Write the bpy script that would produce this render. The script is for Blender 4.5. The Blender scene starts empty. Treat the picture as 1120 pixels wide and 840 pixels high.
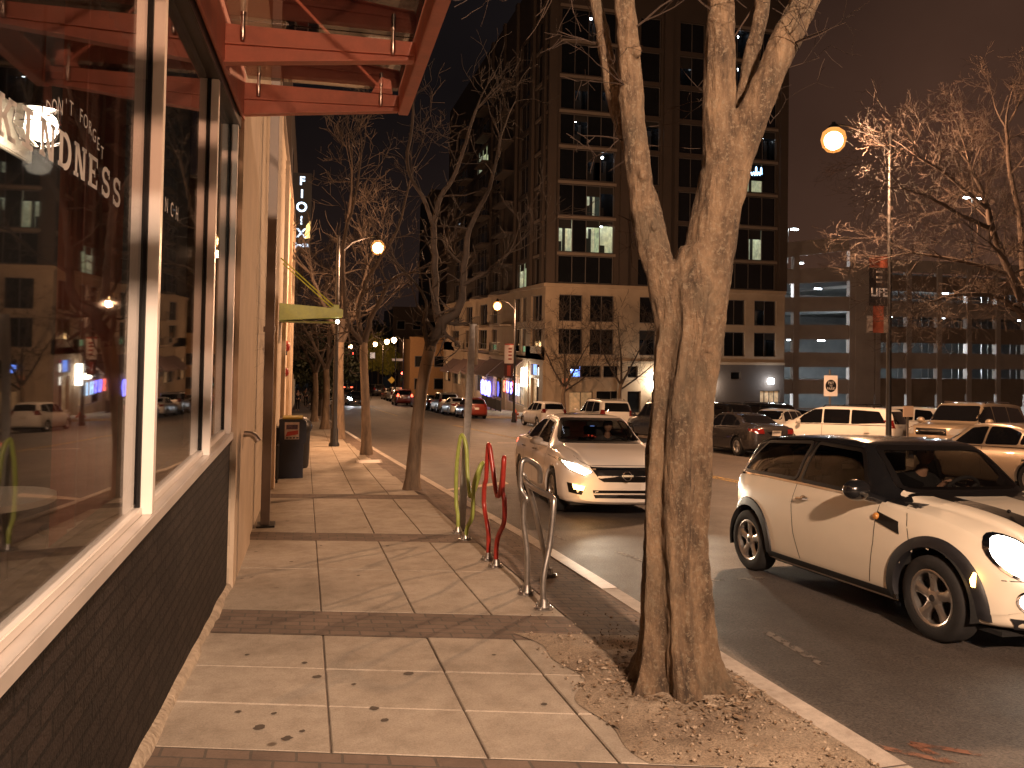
import bpy, bmesh, math, random
from mathutils import Vector, Matrix
from mathutils.bvhtree import BVHTree
from mathutils.geometry import delaunay_2d_cdt
random.seed(7)
PI = math.pi
scene = bpy.context.scene
col = scene.collection

# ------------------------------------------------------------------ terrain of the street
def G(y):
    if y < 0: return -.08*y
    yy = min(y, 222.0)
    return -.08*yy + .00018*yy*yy
def CX(x): return -.025*max(0.0, min(x-4.0, 30.0))
def GZ(x, y): return G(y) + CX(x)
def bend(y): return -.028*max(0.0, y-9.0)
def slope(y): return -.08 + .00036*max(0.0, min(y, 222.0)) if y > 0 else -.08
ROAD = -.13

# ------------------------------------------------------------------ bookkeeping helpers
def link(o, parent=None):
    col.objects.link(o)
    if parent is not None: o.parent = parent
    return o
def tag(o, label=None, cat=None, group=None, kind=None):
    if label: o['label'] = label
    if cat: o['category'] = cat
    if group: o['group'] = group
    if kind: o['kind'] = kind
    return o
def thing(name, label, cat, loc=(0, 0, 0), rotz=0.0, group=None):
    o = bpy.data.objects.new(name, None)
    o.empty_display_size = .2
    o.location = loc; o.rotation_euler = (0, 0, rotz)
    link(o); tag(o, label, cat, group)
    return o
def copy_tree(o, parent=None):
    c = o.copy(); col.objects.link(c)
    c.parent = parent
    for ch in list(o.children):
        copy_tree(ch, c)
    return c

# ------------------------------------------------------------------ mesh builder
class MB:
    def __init__(s): s.v = []; s.f = []; s.m = []
    def add(s, vs, fs, mi=0):
        o = len(s.v)
        s.v += [tuple(v) for v in vs]
        for f in fs:
            s.f.append(tuple(i+o for i in f)); s.m.append(mi)
        return s
    def quad(s, a, b, c, d, mi=0): return s.add([a, b, c, d], [(0, 1, 2, 3)], mi)
    def box(s, x0, x1, y0, y1, z0, z1, mi=0, M=None):
        vs = [(x0,y0,z0),(x1,y0,z0),(x1,y1,z0),(x0,y1,z0),(x0,y0,z1),(x1,y0,z1),(x1,y1,z1),(x0,y1,z1)]
        if M is not None: vs = [tuple(M @ Vector(v)) for v in vs]
        return s.add(vs, [(0,3,2,1),(4,5,6,7),(0,1,5,4),(1,2,6,5),(2,3,7,6),(3,0,4,7)], mi)
    def tube(s, pts, rads, n=8, mi=0, caps=True, closed=False):
        pts = [Vector(p) for p in pts]
        if not isinstance(rads, (list, tuple)): rads = [rads]*len(pts)
        rings = []; prev = None
        N = len(pts)
        for i, p in enumerate(pts):
            if closed: t = pts[(i+1) % N]-pts[i-1]
            elif i == 0: t = pts[1]-p
            elif i == N-1: t = p-pts[i-1]
            else: t = (pts[i+1]-p).normalized()+(p-pts[i-1]).normalized()
            if t.length < 1e-9: t = Vector((0, 0, 1))
            t.normalize()
            if prev is None:
                u = t.cross(Vector((0, 0, 1)))
                if u.length < .1: u = t.cross(Vector((1, 0, 0)))
            else:
                u = prev - t*prev.dot(t)
                if u.length < 1e-6: u = t.cross(Vector((1, .3, 0)))
            u.normalize(); prev = u
            w = t.cross(u)
            rings.append([p+(u*math.cos(2*PI*k/n)+w*math.sin(2*PI*k/n))*rads[i] for k in range(n)])
        vs = [v for r in rings for v in r]; fs = []
        for i in range(N if closed else N-1):
            a = i*n; b = ((i+1) % N)*n
            for k in range(n):
                k2 = (k+1) % n
                fs.append((a+k, a+k2, b+k2, b+k))
        if caps and not closed:
            fs.append(tuple(range(n-1, -1, -1))); fs.append(tuple((N-1)*n+k for k in range(n)))
        return s.add(vs, fs, mi)
    def lathe(s, prof, n=16, c=(0, 0, 0), axis='z', mi=0, caps=True):
        vs = []; fs = []
        for r, h in prof:
            for k in range(n):
                a = 2*PI*k/n; x = r*math.cos(a); y = r*math.sin(a)
                if axis == 'z': v = (x, y, h)
                elif axis == 'y': v = (x, h, y)
                else: v = (h, x, y)
                vs.append((v[0]+c[0], v[1]+c[1], v[2]+c[2]))
        for i in range(len(prof)-1):
            for k in range(n):
                k2 = (k+1) % n
                fs.append((i*n+k, i*n+k2, (i+1)*n+k2, (i+1)*n+k))
        if caps:
            if prof[0][0] > 1e-6: fs.append(tuple(range(n-1, -1, -1)))
            if prof[-1][0] > 1e-6: fs.append(tuple((len(prof)-1)*n+k for k in range(n)))
        return s.add(vs, fs, mi)
    def sphere(s, c, r, n=12, m=8, mi=0, sc=(1, 1, 1)):
        prof = [(max(1e-5, math.sin(PI*i/m)), -math.cos(PI*i/m)) for i in range(m+1)]
        vs = []; fs = []
        for rr, h in prof:
            for k in range(n):
                a = 2*PI*k/n
                vs.append((c[0]+r*sc[0]*rr*math.cos(a), c[1]+r*sc[1]*rr*math.sin(a), c[2]+r*sc[2]*h))
        for i in range(m):
            for k in range(n):
                k2 = (k+1) % n
                fs.append((i*n+k, i*n+k2, (i+1)*n+k2, (i+1)*n+k))
        return s.add(vs, fs, mi)
    def prism(s, poly, a, b, axis='z', mi=0):
        # poly: 2D list; extruded along axis from a to b
        def P(p, h):
            if axis == 'z': return (p[0], p[1], h)
            if axis == 'y': return (p[0], h, p[1])
            return (h, p[0], p[1])
        n = len(poly)
        vs = [P(p, a) for p in poly]+[P(p, b) for p in poly]
        fs = [tuple(range(n-1, -1, -1)), tuple(range(n, 2*n))]
        fs += [(i, (i+1) % n, n+(i+1) % n, n+i) for i in range(n)]
        return s.add(vs, fs, mi)
    def build(s, name, mat, parent=None, smooth=False, angle=40, bevel=0.0, recalc=True):
        me = bpy.data.meshes.new(name)
        me.from_pydata(s.v, [], s.f)
        if bevel > 0:
            bm = bmesh.new(); bm.from_mesh(me); bm.normal_update()
            es = [e for e in bm.edges if len(e.link_faces) == 2 and e.calc_face_angle(0) > .6]
            bmesh.ops.bevel(bm, geom=es, offset=bevel, segments=2, affect='EDGES', clamp_overlap=True)
            bm.to_mesh(me); bm.free()
        mats = mat if isinstance(mat, (list, tuple)) else [mat]
        for m in mats: me.materials.append(m)
        if len(mats) > 1: me.polygons.foreach_set('material_index', s.m)
        if recalc:
            bm = bmesh.new(); bm.from_mesh(me)
            bmesh.ops.recalc_face_normals(bm, faces=bm.faces)
            bm.to_mesh(me); bm.free()
        if smooth:
            me.shade_smooth()
            me.set_sharp_from_angle(angle=math.radians(angle))
        me.update()
        o = bpy.data.objects.new(name, me)
        link(o, parent)
        return o

tmp_scene = bpy.data.scenes.new('tmp')
def bake_mesh(o):
    tmp_scene.collection.objects.link(o)
    with bpy.context.temp_override(scene=tmp_scene, view_layer=tmp_scene.view_layers[0]):
        dg = bpy.context.evaluated_depsgraph_get(); dg.update()
    me = bpy.data.meshes.new_from_object(o.evaluated_get(dg))
    tmp_scene.collection.objects.unlink(o)
    return me
def realize(o, name=None):
    """bake the modifiers of o into its mesh"""
    me = bake_mesh(o)
    old = o.data
    o.modifiers.clear(); o.data = me
    me.name = name or o.name
    bpy.data.meshes.remove(old)
    return o

def text_obj(s, size, mat, name, parent=None, M=None, depth=0.004, bold=0.0, align='CENTER', shear=0.0):
    cu = bpy.data.curves.new(name, 'FONT'); cu.body = s; cu.size = size
    cu.align_x = align; cu.align_y = 'CENTER'; cu.extrude = depth; cu.offset = bold; cu.shear = shear
    cu.resolution_u = 3
    t = bpy.data.objects.new(name, cu)
    me = bake_mesh(t)
    bpy.data.objects.remove(t); bpy.data.curves.remove(cu)
    if M is not None: me.transform(M)
    me.materials.clear(); me.materials.append(mat)
    o = bpy.data.objects.new(name, me); link(o, parent)
    return o
def face_matrix(p, nrm_yaw):
    """text plane standing upright at p; its readable side faces direction yaw (0 = facing -Y, pi/2 = facing +X)"""
    return Matrix.Translation(p) @ Matrix.Rotation(nrm_yaw, 4, 'Z') @ Matrix.Rotation(PI/2, 4, 'X')

# ------------------------------------------------------------------ materials
def mat(name, c, rough=.6, metal=0.0, var=.0, vscale=4.0, bump=.0, bscale=60.0, emit=None, es=0.0, c2=None, spec=.5, coat=0.0, detail=5.0, stretch=None):
    m = bpy.data.materials.new(name); m.use_nodes = True
    nt = m.node_tree; N = nt.nodes; L = nt.links
    b = N['Principled BSDF']
    b.inputs['Roughness'].default_value = rough; b.inputs['Metallic'].default_value = metal
    b.inputs['Specular IOR Level'].default_value = spec
    b.inputs['Coat Weight'].default_value = coat; b.inputs['Coat Roughness'].default_value = .04
    b.inputs['Base Color'].default_value = (*c, 1)
    tc = N.new('ShaderNodeTexCoord')
    src = tc.outputs['Object']
    if stretch:
        mp = N.new('ShaderNodeMapping'); mp.inputs['Scale'].default_value = stretch
        L.new(src, mp.inputs['Vector']); src = mp.outputs['Vector']
    if var > 0 or c2:
        n = N.new('ShaderNodeTexNoise'); n.inputs['Scale'].default_value = vscale; n.inputs['Detail'].default_value = detail
        n.inputs['Roughness'].default_value = .65
        L.new(src, n.inputs['Vector'])
        r = N.new('ShaderNodeValToRGB')
        lo = c2 if c2 else tuple(x*(1-var) for x in c)
        hi = tuple(min(1, x*(1+var)) for x in c)
        r.color_ramp.elements[0].position = .32; r.color_ramp.elements[0].color = (*lo, 1)
        r.color_ramp.elements[1].position = .68; r.color_ramp.elements[1].color = (*hi, 1)
        L.new(n.outputs['Fac'], r.inputs['Fac']); L.new(r.outputs['Color'], b.inputs['Base Color'])
        mr = N.new('ShaderNodeMapRange'); mr.inputs['To Min'].default_value = max(.02, rough*.85); mr.inputs['To Max'].default_value = min(1, rough*1.2)
        L.new(n.outputs['Fac'], mr.inputs['Value']); L.new(mr.outputs['Result'], b.inputs['Roughness'])
    if bump > 0:
        n2 = N.new('ShaderNodeTexNoise'); n2.inputs['Scale'].default_value = bscale; n2.inputs['Detail'].default_value = 6
        L.new(src, n2.inputs['Vector'])
        bp = N.new('ShaderNodeBump'); bp.inputs['Strength'].default_value = bump; bp.inputs['Distance'].default_value = .02
        L.new(n2.outputs['Fac'], bp.inputs['Height']); L.new(bp.outputs['Normal'], b.inputs['Normal'])
    if emit:
        b.inputs['Emission Color'].default_value = (*emit, 1); b.inputs['Emission Strength'].default_value = es
    return m

def glass_mat(name, tint=(.85, .85, .85), f0=.06, rough=0.0, boost=1.0):
    m = bpy.data.materials.new(name); m.use_nodes = True
    nt = m.node_tree; N = nt.nodes; L = nt.links
    N.remove(N['Principled BSDF'])
    out = N['Material Output']
    tr = N.new('ShaderNodeBsdfTransparent'); tr.inputs['Color'].default_value = (*tint, 1)
    gl = N.new('ShaderNodeBsdfGlossy'); gl.inputs['Roughness'].default_value = rough
    # a little waviness and grime so that the reflection is not perfect
    tc = N.new('ShaderNodeTexCoord'); nz = N.new('ShaderNodeTexNoise'); nz.inputs['Scale'].default_value = 1.6; nz.inputs['Detail'].default_value = 1
    bp = N.new('ShaderNodeBump'); bp.inputs['Strength'].default_value = .015; bp.inputs['Distance'].default_value = .05
    L.new(tc.outputs['Object'], nz.inputs['Vector']); L.new(nz.outputs['Fac'], bp.inputs['Height']); L.new(bp.outputs['Normal'], gl.inputs['Normal'])
    lw = N.new('ShaderNodeLayerWeight'); lw.inputs['Blend'].default_value = .5
    pw = N.new('ShaderNodeMath'); pw.operation = 'POWER'; pw.inputs[1].default_value = 4.2; L.new(lw.outputs['Facing'], pw.inputs[0])
    mu = N.new('ShaderNodeMath'); mu.operation = 'MULTIPLY_ADD'; mu.use_clamp = True
    mu.inputs[1].default_value = (1-f0)*boost; mu.inputs[2].default_value = f0
    L.new(pw.outputs[0], mu.inputs[0])
    mx = N.new('ShaderNodeMixShader')
    L.new(mu.outputs[0], mx.inputs['Fac']); L.new(tr.outputs[0], mx.inputs[1]); L.new(gl.outputs[0], mx.inputs[2])
    L.new(mx.outputs[0], out.inputs['Surface'])
    return m

def brick_mat(name, c1, c2, mortar, bw, bh, ms=.008, axes='xy', skew=0.0, bump=.5, rough=.8, vscale=2.0, offset=.5, angle=0.0, dirt=.35):
    m = bpy.data.materials.new(name); m.use_nodes = True
    nt = m.node_tree; N = nt.nodes; L = nt.links
    b = N['Principled BSDF']; b.inputs['Roughness'].default_value = rough
    tc = N.new('ShaderNodeTexCoord'); sp = N.new('ShaderNodeSeparateXYZ'); L.new(tc.outputs['Object'], sp.inputs[0])
    cb = N.new('ShaderNodeCombineXYZ')
    ax = {'x': 'X', 'y': 'Y', 'z': 'Z'}
    L.new(sp.outputs[ax[axes[0]]], cb.inputs['X'])
    if skew:
        mm = N.new('ShaderNodeMath'); mm.operation = 'MULTIPLY_ADD'; mm.inputs[1].default_value = skew
        L.new(sp.outputs[ax[axes[0]]], mm.inputs[0]); L.new(sp.outputs[ax[axes[1]]], mm.inputs[2])
        L.new(mm.outputs[0], cb.inputs['Y'])
    else:
        L.new(sp.outputs[ax[axes[1]]], cb.inputs['Y'])
    src = cb.outputs[0]
    if angle:
        mp = N.new('ShaderNodeMapping'); mp.inputs['Rotation'].default_value = (0, 0, angle); L.new(src, mp.inputs['Vector']); src = mp.outputs[0]
    nz0 = N.new('ShaderNodeTexNoise'); nz0.inputs['Scale'].default_value = 9; nz0.inputs['Detail'].default_value = 2
    L.new(src, nz0.inputs['Vector'])
    va = N.new('ShaderNodeVectorMath'); va.operation = 'MULTIPLY_ADD'; va.inputs[1].default_value = (.008, .008, 0)
    L.new(nz0.outputs['Color'], va.inputs[0]); L.new(src, va.inputs[2]); src = va.outputs[0]
    br = N.new('ShaderNodeTexBrick'); br.offset = offset
    br.inputs['Scale'].default_value = 1; br.inputs['Brick Width'].default_value = bw; br.inputs['Row Height'].default_value = bh
    br.inputs['Mortar Size'].default_value = ms; br.inputs['Mortar Smooth'].default_value = .15; br.inputs['Bias'].default_value = 0
    br.inputs['Color1'].default_value = (*c1, 1); br.inputs['Color2'].default_value = (*c2, 1); br.inputs['Mortar'].default_value = (*mortar, 1)
    L.new(src, br.inputs['Vector'])
    nz = N.new('ShaderNodeTexNoise'); nz.inputs['Scale'].default_value = vscale; nz.inputs['Detail'].default_value = 7; nz.inputs['Roughness'].default_value = .7
    L.new(tc.outputs['Object'], nz.inputs['Vector'])
    mr = N.new('ShaderNodeMapRange'); mr.inputs['From Min'].default_value = .3; mr.inputs['From Max'].default_value = .7
    mr.inputs['To Min'].default_value = 1-dirt; mr.inputs['To Max'].default_value = 1+dirt*.6
    L.new(nz.outputs['Fac'], mr.inputs['Value'])
    mx = N.new('ShaderNodeMix'); mx.data_type = 'RGBA'; mx.blend_type = 'MULTIPLY'; mx.inputs['Factor'].default_value = 1
    L.new(br.outputs['Color'], mx.inputs['A']); L.new(mr.outputs['Result'], mx.inputs['B'])
    L.new(mx.outputs['Result'], b.inputs['Base Color'])
    bp = N.new('ShaderNodeBump'); bp.inputs['Strength'].default_value = bump; bp.inputs['Distance'].default_value = .022; bp.invert = True
    nzb = N.new('ShaderNodeTexNoise'); nzb.inputs['Scale'].default_value = 70; nzb.inputs['Detail'].default_value = 4
    L.new(tc.outputs['Object'], nzb.inputs['Vector'])
    ad = N.new('ShaderNodeMath'); ad.operation = 'MULTIPLY_ADD'; ad.inputs[1].default_value = .35
    L.new(nzb.outputs['Fac'], ad.inputs[0]); L.new(br.outputs['Fac'], ad.inputs[2])
    L.new(ad.outputs[0], bp.inputs['Height']); L.new(bp.outputs['Normal'], b.inputs['Normal'])
    return m

def ground_mat(name, c, dark, light, s1=.6, s2=6.0, grain=220.0, gamt=.5, rough=.85, bump=.35, spots=0.0, spec=.4, stretch=(1, 1, 1), glint=0.0):
    """layered ground: big stains, mid blotches, fine grain, optional dark gum spots"""
    m = bpy.data.materials.new(name); m.use_nodes = True
    nt = m.node_tree; N = nt.nodes; L = nt.links
    b = N['Principled BSDF']; b.inputs['Specular IOR Level'].default_value = spec
    tc = N.new('ShaderNodeTexCoord'); src = tc.outputs['Object']
    mp = N.new('ShaderNodeMapping'); mp.inputs['Scale'].default_value = stretch; L.new(src, mp.inputs[0])
    def noise(sc, det, vec=src, r=.6):
        n = N.new('ShaderNodeTexNoise'); n.inputs['Scale'].default_value = sc; n.inputs['Detail'].default_value = det; n.inputs['Roughness'].default_value = r
        L.new(vec, n.inputs['Vector']); return n.outputs['Fac']
    def ramp(f, stops):
        r = N.new('ShaderNodeValToRGB'); e = r.color_ramp.elements
        e[0].position = stops[0][0]; e[0].color = (*stops[0][1], 1)
        e[1].position = stops[-1][0]; e[1].color = (*stops[-1][1], 1)
        for p, c_ in stops[1:-1]:
            k = e.new(p); k.color = (*c_, 1)
        L.new(f, r.inputs['Fac']); return r.outputs['Color']
    def mul(a, b_, fac=1.0):
        x = N.new('ShaderNodeMix'); x.data_type = 'RGBA'; x.blend_type = 'MULTIPLY'; x.inputs['Factor'].default_value = fac
        L.new(a, x.inputs['A']); L.new(b_, x.inputs['B']); return x.outputs['Result']
    big = ramp(noise(s1, 4, mp.outputs[0]), [(.3, dark), (.5, c), (.72, light)])
    mid = ramp(noise(s2, 8, r=.75), [(.3, (.72, .70, .68)), (.55, (1, 1, 1)), (.75, (1.12, 1.12, 1.12))])
    fine = noise(grain, 3, r=.8)
    g = ramp(fine, [(.3, (1-gamt,)*3), (.5, (1, 1, 1)), (.72, (1+gamt*.8,)*3)])
    cc = mul(mul(big, mid), g)
    if spots > 0:
        vo = N.new('ShaderNodeTexVoronoi'); vo.inputs['Scale'].default_value = 2.2; vo.inputs['Randomness'].default_value = 1
        L.new(src, vo.inputs['Vector'])
        sp = ramp(vo.outputs['Distance'], [(.0, (.28, .25, .22)), (spots*.8, (.4, .36, .33)), (spots*1.25, (1, 1, 1))])
        gate = ramp(noise(.9, 2), [(.5, (0, 0, 0)), (.53, (1, 1, 1))])
        x = N.new('ShaderNodeMix'); x.data_type = 'RGBA'; x.blend_type = 'MULTIPLY'
        L.new(gate, x.inputs['Factor']); L.new(cc, x.inputs['A']); L.new(sp, x.inputs['B']); cc = x.outputs['Result']
    L.new(cc, b.inputs['Base Color'])
    mr = N.new('ShaderNodeMapRange'); mr.inputs['To Min'].default_value = rough-.16; mr.inputs['To Max'].default_value = min(1, rough+.12)
    L.new(noise(s2*.7, 4), mr.inputs['Value']); L.new(mr.outputs['Result'], b.inputs['Roughness'])
    bp = N.new('ShaderNodeBump'); bp.inputs['Strength'].default_value = bump; bp.inputs['Distance'].default_value = .01
    L.new(fine, bp.inputs['Height']); L.new(bp.outputs['Normal'], b.inputs['Normal'])
    return m

def amber_shell():
    m = bpy.data.materials.new('amber_lamp_diffuser'); m.use_nodes = True
    nt = m.node_tree; N = nt.nodes; L = nt.links; N.remove(N['Principled BSDF'])
    em = N.new('ShaderNodeEmission'); em.inputs['Color'].default_value = (1, .40, .10, 1); em.inputs['Strength'].default_value = 1.5
    tr = N.new('ShaderNodeBsdfTransparent'); tr.inputs['Color'].default_value = (1, .8, .6, 1)
    mx = N.new('ShaderNodeMixShader'); mx.inputs['Fac'].default_value = .55
    L.new(tr.outputs[0], mx.inputs[1]); L.new(em.outputs[0], mx.inputs[2]); L.new(mx.outputs[0], N['Material Output'].inputs['Surface'])
    return m
WARM = (1.0, .545, .29)
WARM_NEAR = (1.0, .675, .47)
M = {}
M['concrete'] = ground_mat('sidewalk_concrete', (.38, .325, .26), (.27, .228, .18), (.45, .395, .325), s1=.8, s2=5, grain=110, gamt=.26, rough=.82, bump=.15, spots=.05)
M['joint'] = mat('joint_dirt', (.13, .10, .078), .95, var=.4, vscale=8)
M['paver'] = brick_mat('paver_brick', (.185, .132, .10), (.135, .096, .073), (.10, .082, .066), .20, .10, .007, 'xy', .35, .6, .85, vscale=2.5)  # band bricks darkened to carry the shade lying across them
M['strip_paver'] = brick_mat('verge_paver_brick', (.215, .155, .12), (.16, .115, .09), (.10, .085, .07), .20, .10, .008, 'xy', .35, .7, .85, vscale=2.2, dirt=.5)
M['granite'] = ground_mat('kerb_granite', (.46, .40, .345), (.33, .285, .24), (.55, .49, .42), s1=1.5, s2=12, grain=240, gamt=.22, rough=.7, bump=.12)
M['white_paint'] = mat('kerb_white_paint', (.88, .86, .82), .55, var=.12, vscale=9, bump=.1)
M['asphalt'] = ground_mat('asphalt', (.085, .070, .060), (.052, .043, .037), (.115, .095, .081), s1=.35, s2=3, grain=62, gamt=.75, rough=.66, bump=.6, spec=.45, stretch=(1.6, .28, 1))
M['gravel'] = ground_mat('pit_gravel', (.34, .265, .19), (.19, .14, .10), (.44, .36, .27), s1=1.6, s2=9, grain=90, gamt=.55, rough=.95, bump=.9)
M['pebble'] = mat('pebble', (.31, .245, .18), .9, var=.5, vscale=35)
M['leaf_litter'] = mat('leaf_litter', (.17, .115, .07), .9, var=.5, vscale=20)
M['brick_dark'] = brick_mat('painted_dark_brick', (.031, .022, .019), (.017, .0125, .011), (.008, .006, .0055), .215, .075, .008, 'yz', 0, 1.0, .72, vscale=3, dirt=.35)
M['brick_dark'].node_tree.nodes['Principled BSDF'].inputs['Specular IOR Level'].default_value = .18
M['plinth'] = mat('rough_mortar_plinth', (.40, .33, .25), .95, var=.35, vscale=9, bump=.9, bscale=30)
M['alu'] = mat('brushed_aluminium', (.86, .80, .74), .38, .2, var=.05, vscale=2)
M['alu_sill'] = mat('satin_aluminium_sill', (.60, .55, .51), .42, .3, var=.08, vscale=3)
M['gasket'] = mat('black_gasket', (.006, .005, .005), .5, spec=.25)
M['bronze'] = mat('dark_bronze_frame', (.07, .055, .045), .4, .6)
M['red_steel'] = mat('red_painted_steel', (.56, .19, .125), .5, var=.14, vscale=5, bump=.03)
M['steel'] = mat('stainless_steel', (.62, .59, .55), .22, 1.0)
M['shop_glass'] = glass_mat('storefront_glass', (.86, .85, .84), .06, .022, 1.0)
M['canopy_glass'] = glass_mat('canopy_glass', (.60, .52, .48), .07, .02)
M['vinyl'] = mat('white_vinyl_lettering', (.30, .27, .24), .6, emit=(.8, .7, .6), es=.035)
M['cream_wall'] = mat('cream_painted_wall', (.54, .43, .32), .85, var=.10, vscale=1.4, bump=.2, bscale=14, c2=(.44, .34, .245))
M['cream_block'] = brick_mat('cream_painted_block', (.55, .445, .33), (.52, .42, .31), (.44, .35, .26), .40, .20, .006, 'yz', 0, .25, .8, vscale=1.2, dirt=.12)
M['tan_post'] = mat('taupe_painted_steel', (.20, .155, .125), .55, var=.1, vscale=4)
M['dark_metal'] = mat('dark_painted_metal', (.02, .018, .018), .45, .3, var=.2, vscale=8)
M['black_plastic'] = mat('black_plastic', (.016, .016, .019), .5, var=.2, vscale=12, bump=.05)
M['rubber'] = mat('tyre_rubber', (.014, .013, .013), .85, var=.3, vscale=18, bump=.1)
M['navy'] = mat('navy_enamel', (.012, .014, .028), .38, var=.2, vscale=7)
M['lime'] = mat('lime_painted_steel', (.36, .38, .045), .42, var=.15, vscale=9)
M['lime_tube'] = mat('lime_rack_enamel', (.34, .40, .09), .35, var=.15, vscale=20)
M['red_tube'] = mat('red_rack_enamel', (.33, .028, .018), .3, var=.2, vscale=20)
M['galv'] = mat('galvanised_steel', (.42, .39, .36), .35, .9, var=.15, vscale=25)
M['bark'] = None
M['bark_far'] = mat('street_tree_bark', (.17, .12, .08), .9, var=.45, vscale=7, bump=.5, bscale=25, stretch=(1, 1, .25))
M['twig'] = mat('winter_twig', (.050, .031, .021), .85, var=.4, vscale=3)
M['twig_dark'] = mat('brown_twig', (.055, .039, .029), .9, var=.4, vscale=3)  # dull brown twig colour, varied by noise
M['leaf_dark'] = mat('evergreen_leaf', (.028, .034, .014), .7, var=.5, vscale=1.5)
M['leaf_lit'] = mat('leaf_lamp_glow', (.22, .19, .03), .7, var=.4, vscale=1.5, emit=(.6, .42, .05), es=.015)  # yellow tint and faint own glow stand in for lamplight
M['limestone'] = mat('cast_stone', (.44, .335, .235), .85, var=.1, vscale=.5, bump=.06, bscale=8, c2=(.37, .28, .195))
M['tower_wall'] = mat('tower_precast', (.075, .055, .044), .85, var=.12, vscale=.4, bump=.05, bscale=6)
M['mullion_grey'] = mat('window_frame_grey', (.16, .14, .13), .5, .3)
M['pane_dark'] = mat('dark_pane', (.010, .011, .013), .06, spec=.6, var=.25, vscale=.5)
M['garage'] = mat('garage_precast', (.42, .36, .32), .9, var=.12, vscale=.4, bump=.06, bscale=5)
M['garage_in'] = mat('garage_inside', (.50, .49, .47), .9, var=.15, vscale=.5)
M['garage_panel'] = mat('garage_brown_panel', (.24, .185, .145), .85, var=.12, vscale=.5)
M['globe'] = mat('sodium_globe', (1, .85, .6), .3, emit=(1.0, .70, .36), es=60)
M['globe_amber'] = amber_shell()
M['globe_far'] = mat('sodium_globe_far', (1, .85, .6), .3, emit=(1.0, .58, .24), es=30)
M['cool_lamp'] = mat('cool_white_lens', (.9, .95, 1), .3, emit=(.80, .92, 1.0), es=26)
M['white_lamp'] = mat('warm_white_lens', (1, .96, .9), .3, emit=(1.0, .90, .74), es=22)
M['room_lit'] = mat('lit_room_wall', (.6, .6, .45), .8, var=.5, vscale=1.6, emit=(.72, .80, .58), es=.20)
M['room_blue'] = mat('lit_room_blue', (.3, .4, .7), .8, var=.5, vscale=1.4, emit=(.25, .42, 1.0), es=1.2)
M['shop_lit'] = mat('lit_shop_wall', (.5, .36, .22), .8, var=.6, vscale=1.6, emit=(1.0, .6, .28), es=.16)
M['neon_blue'] = mat('blue_neon', (.3, .3, 1), .4, emit=(.16, .16, 1.0), es=7)
M['neon_ice'] = mat('ice_neon', (.5, .7, 1), .4, emit=(.38, .66, 1.0), es=4)
M['neon_red'] = mat('red_neon', (1, .2, .1), .4, emit=(1.0, .16, .08), es=4)
M['neon_white'] = mat('white_sign_letter', (.8, .9, 1), .4, emit=(.55, .76, 1.0), es=2.2)
M['green_panel'] = mat('green_lit_transom', (.3, .6, .35), .4, emit=(.45, .8, .4), es=.5)
M['awning_cloth'] = mat('mauve_awning_cloth', (.20, .13, .12), .85, var=.12, vscale=3)
M['tail_red'] = mat('tail_lens_off', (.16, .012, .010), .15, coat=.5, spec=.6)
M['tail_on'] = mat('tail_lens_lit', (.5, .02, .02), .2, emit=(1.0, .09, .04), es=7)
M['head_off'] = mat('headlamp_clear', (.55, .52, .48), .08, .5, coat=1)
M['head_on'] = mat('headlamp_lit', (1, 1, 1), .2, emit=(1.0, .92, .76), es=22)
M['head_far'] = mat('headlamp_far_lit', (1, 1, 1), .2, emit=(.88, .94, 1.0), es=60)
M['amber_on'] = mat('amber_lens_lit', (1, .6, .2), .25, emit=(1.0, .50, .12), es=14)
M['amber'] = mat('amber_lens', (.55, .24, .06), .2, coat=.5)
M['plate'] = mat('number_plate', (.55, .50, .44), .5, var=.15, vscale=30)
M['chrome'] = mat('chrome', (.75, .72, .70), .07, 1.0)
M['rim'] = mat('alloy_rim', (.50, .47, .44), .28, .9, var=.08, vscale=9)
M['well'] = mat('wheel_well', (.008, .008, .008), .95)
M['car_glass_bg'] = mat('tinted_car_glass', (.006, .006, .007), .03, spec=.7, coat=.6)
M['car_glass'] = glass_mat('car_window_glass', (.52, .52, .50), .05)
M['car_glass_dark'] = glass_mat('privacy_glass', (.26, .26, .25), .05)
M['cabin'] = mat('cabin_trim', (.022, .020, .020), .8, var=.2, vscale=10)
M['seat_cloth'] = mat('seat_cloth', (.05, .043, .04), .9, var=.25, vscale=14)
M['skin'] = mat('skin', (.52, .30, .20), .55, var=.08, vscale=30)
M['cloth_black'] = mat('black_jacket', (.014, .013, .014), .9, var=.3, vscale=12)
M['cloth_blue'] = mat('dark_jeans', (.02, .024, .04), .9, var=.3, vscale=12)
M['cloth_grey'] = mat('grey_knit', (.09, .08, .075), .9, var=.3, vscale=12)
M['hair'] = mat('dark_hair', (.018, .012, .009), .6, var=.3, vscale=40)
def paint(name, c, rough=.28, metal=0.0):
    return mat(name, c, rough, metal, coat=.8, spec=.5, var=.03, vscale=1.5)
M['p_cream'] = paint('cream_car_paint', (.76, .68, .55), .3)
M['p_pearl'] = paint('pearl_white_car_paint', (.74, .67, .60), .3)
M['p_black'] = paint('black_car_paint', (.010, .010, .011), .2)
M['p_red'] = paint('red_car_paint', (.19, .026, .015), .3)
M['p_white'] = paint('white_car_paint', (.70, .66, .60), .3)
M['p_silver'] = paint('silver_car_paint', (.42, .38, .34), .3, .5)
M['p_dark'] = paint('charcoal_car_paint', (.045, .040, .040), .25, .4)
M['p_champ'] = paint('champagne_car_paint', (.36, .28, .20), .3, .4)

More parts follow.
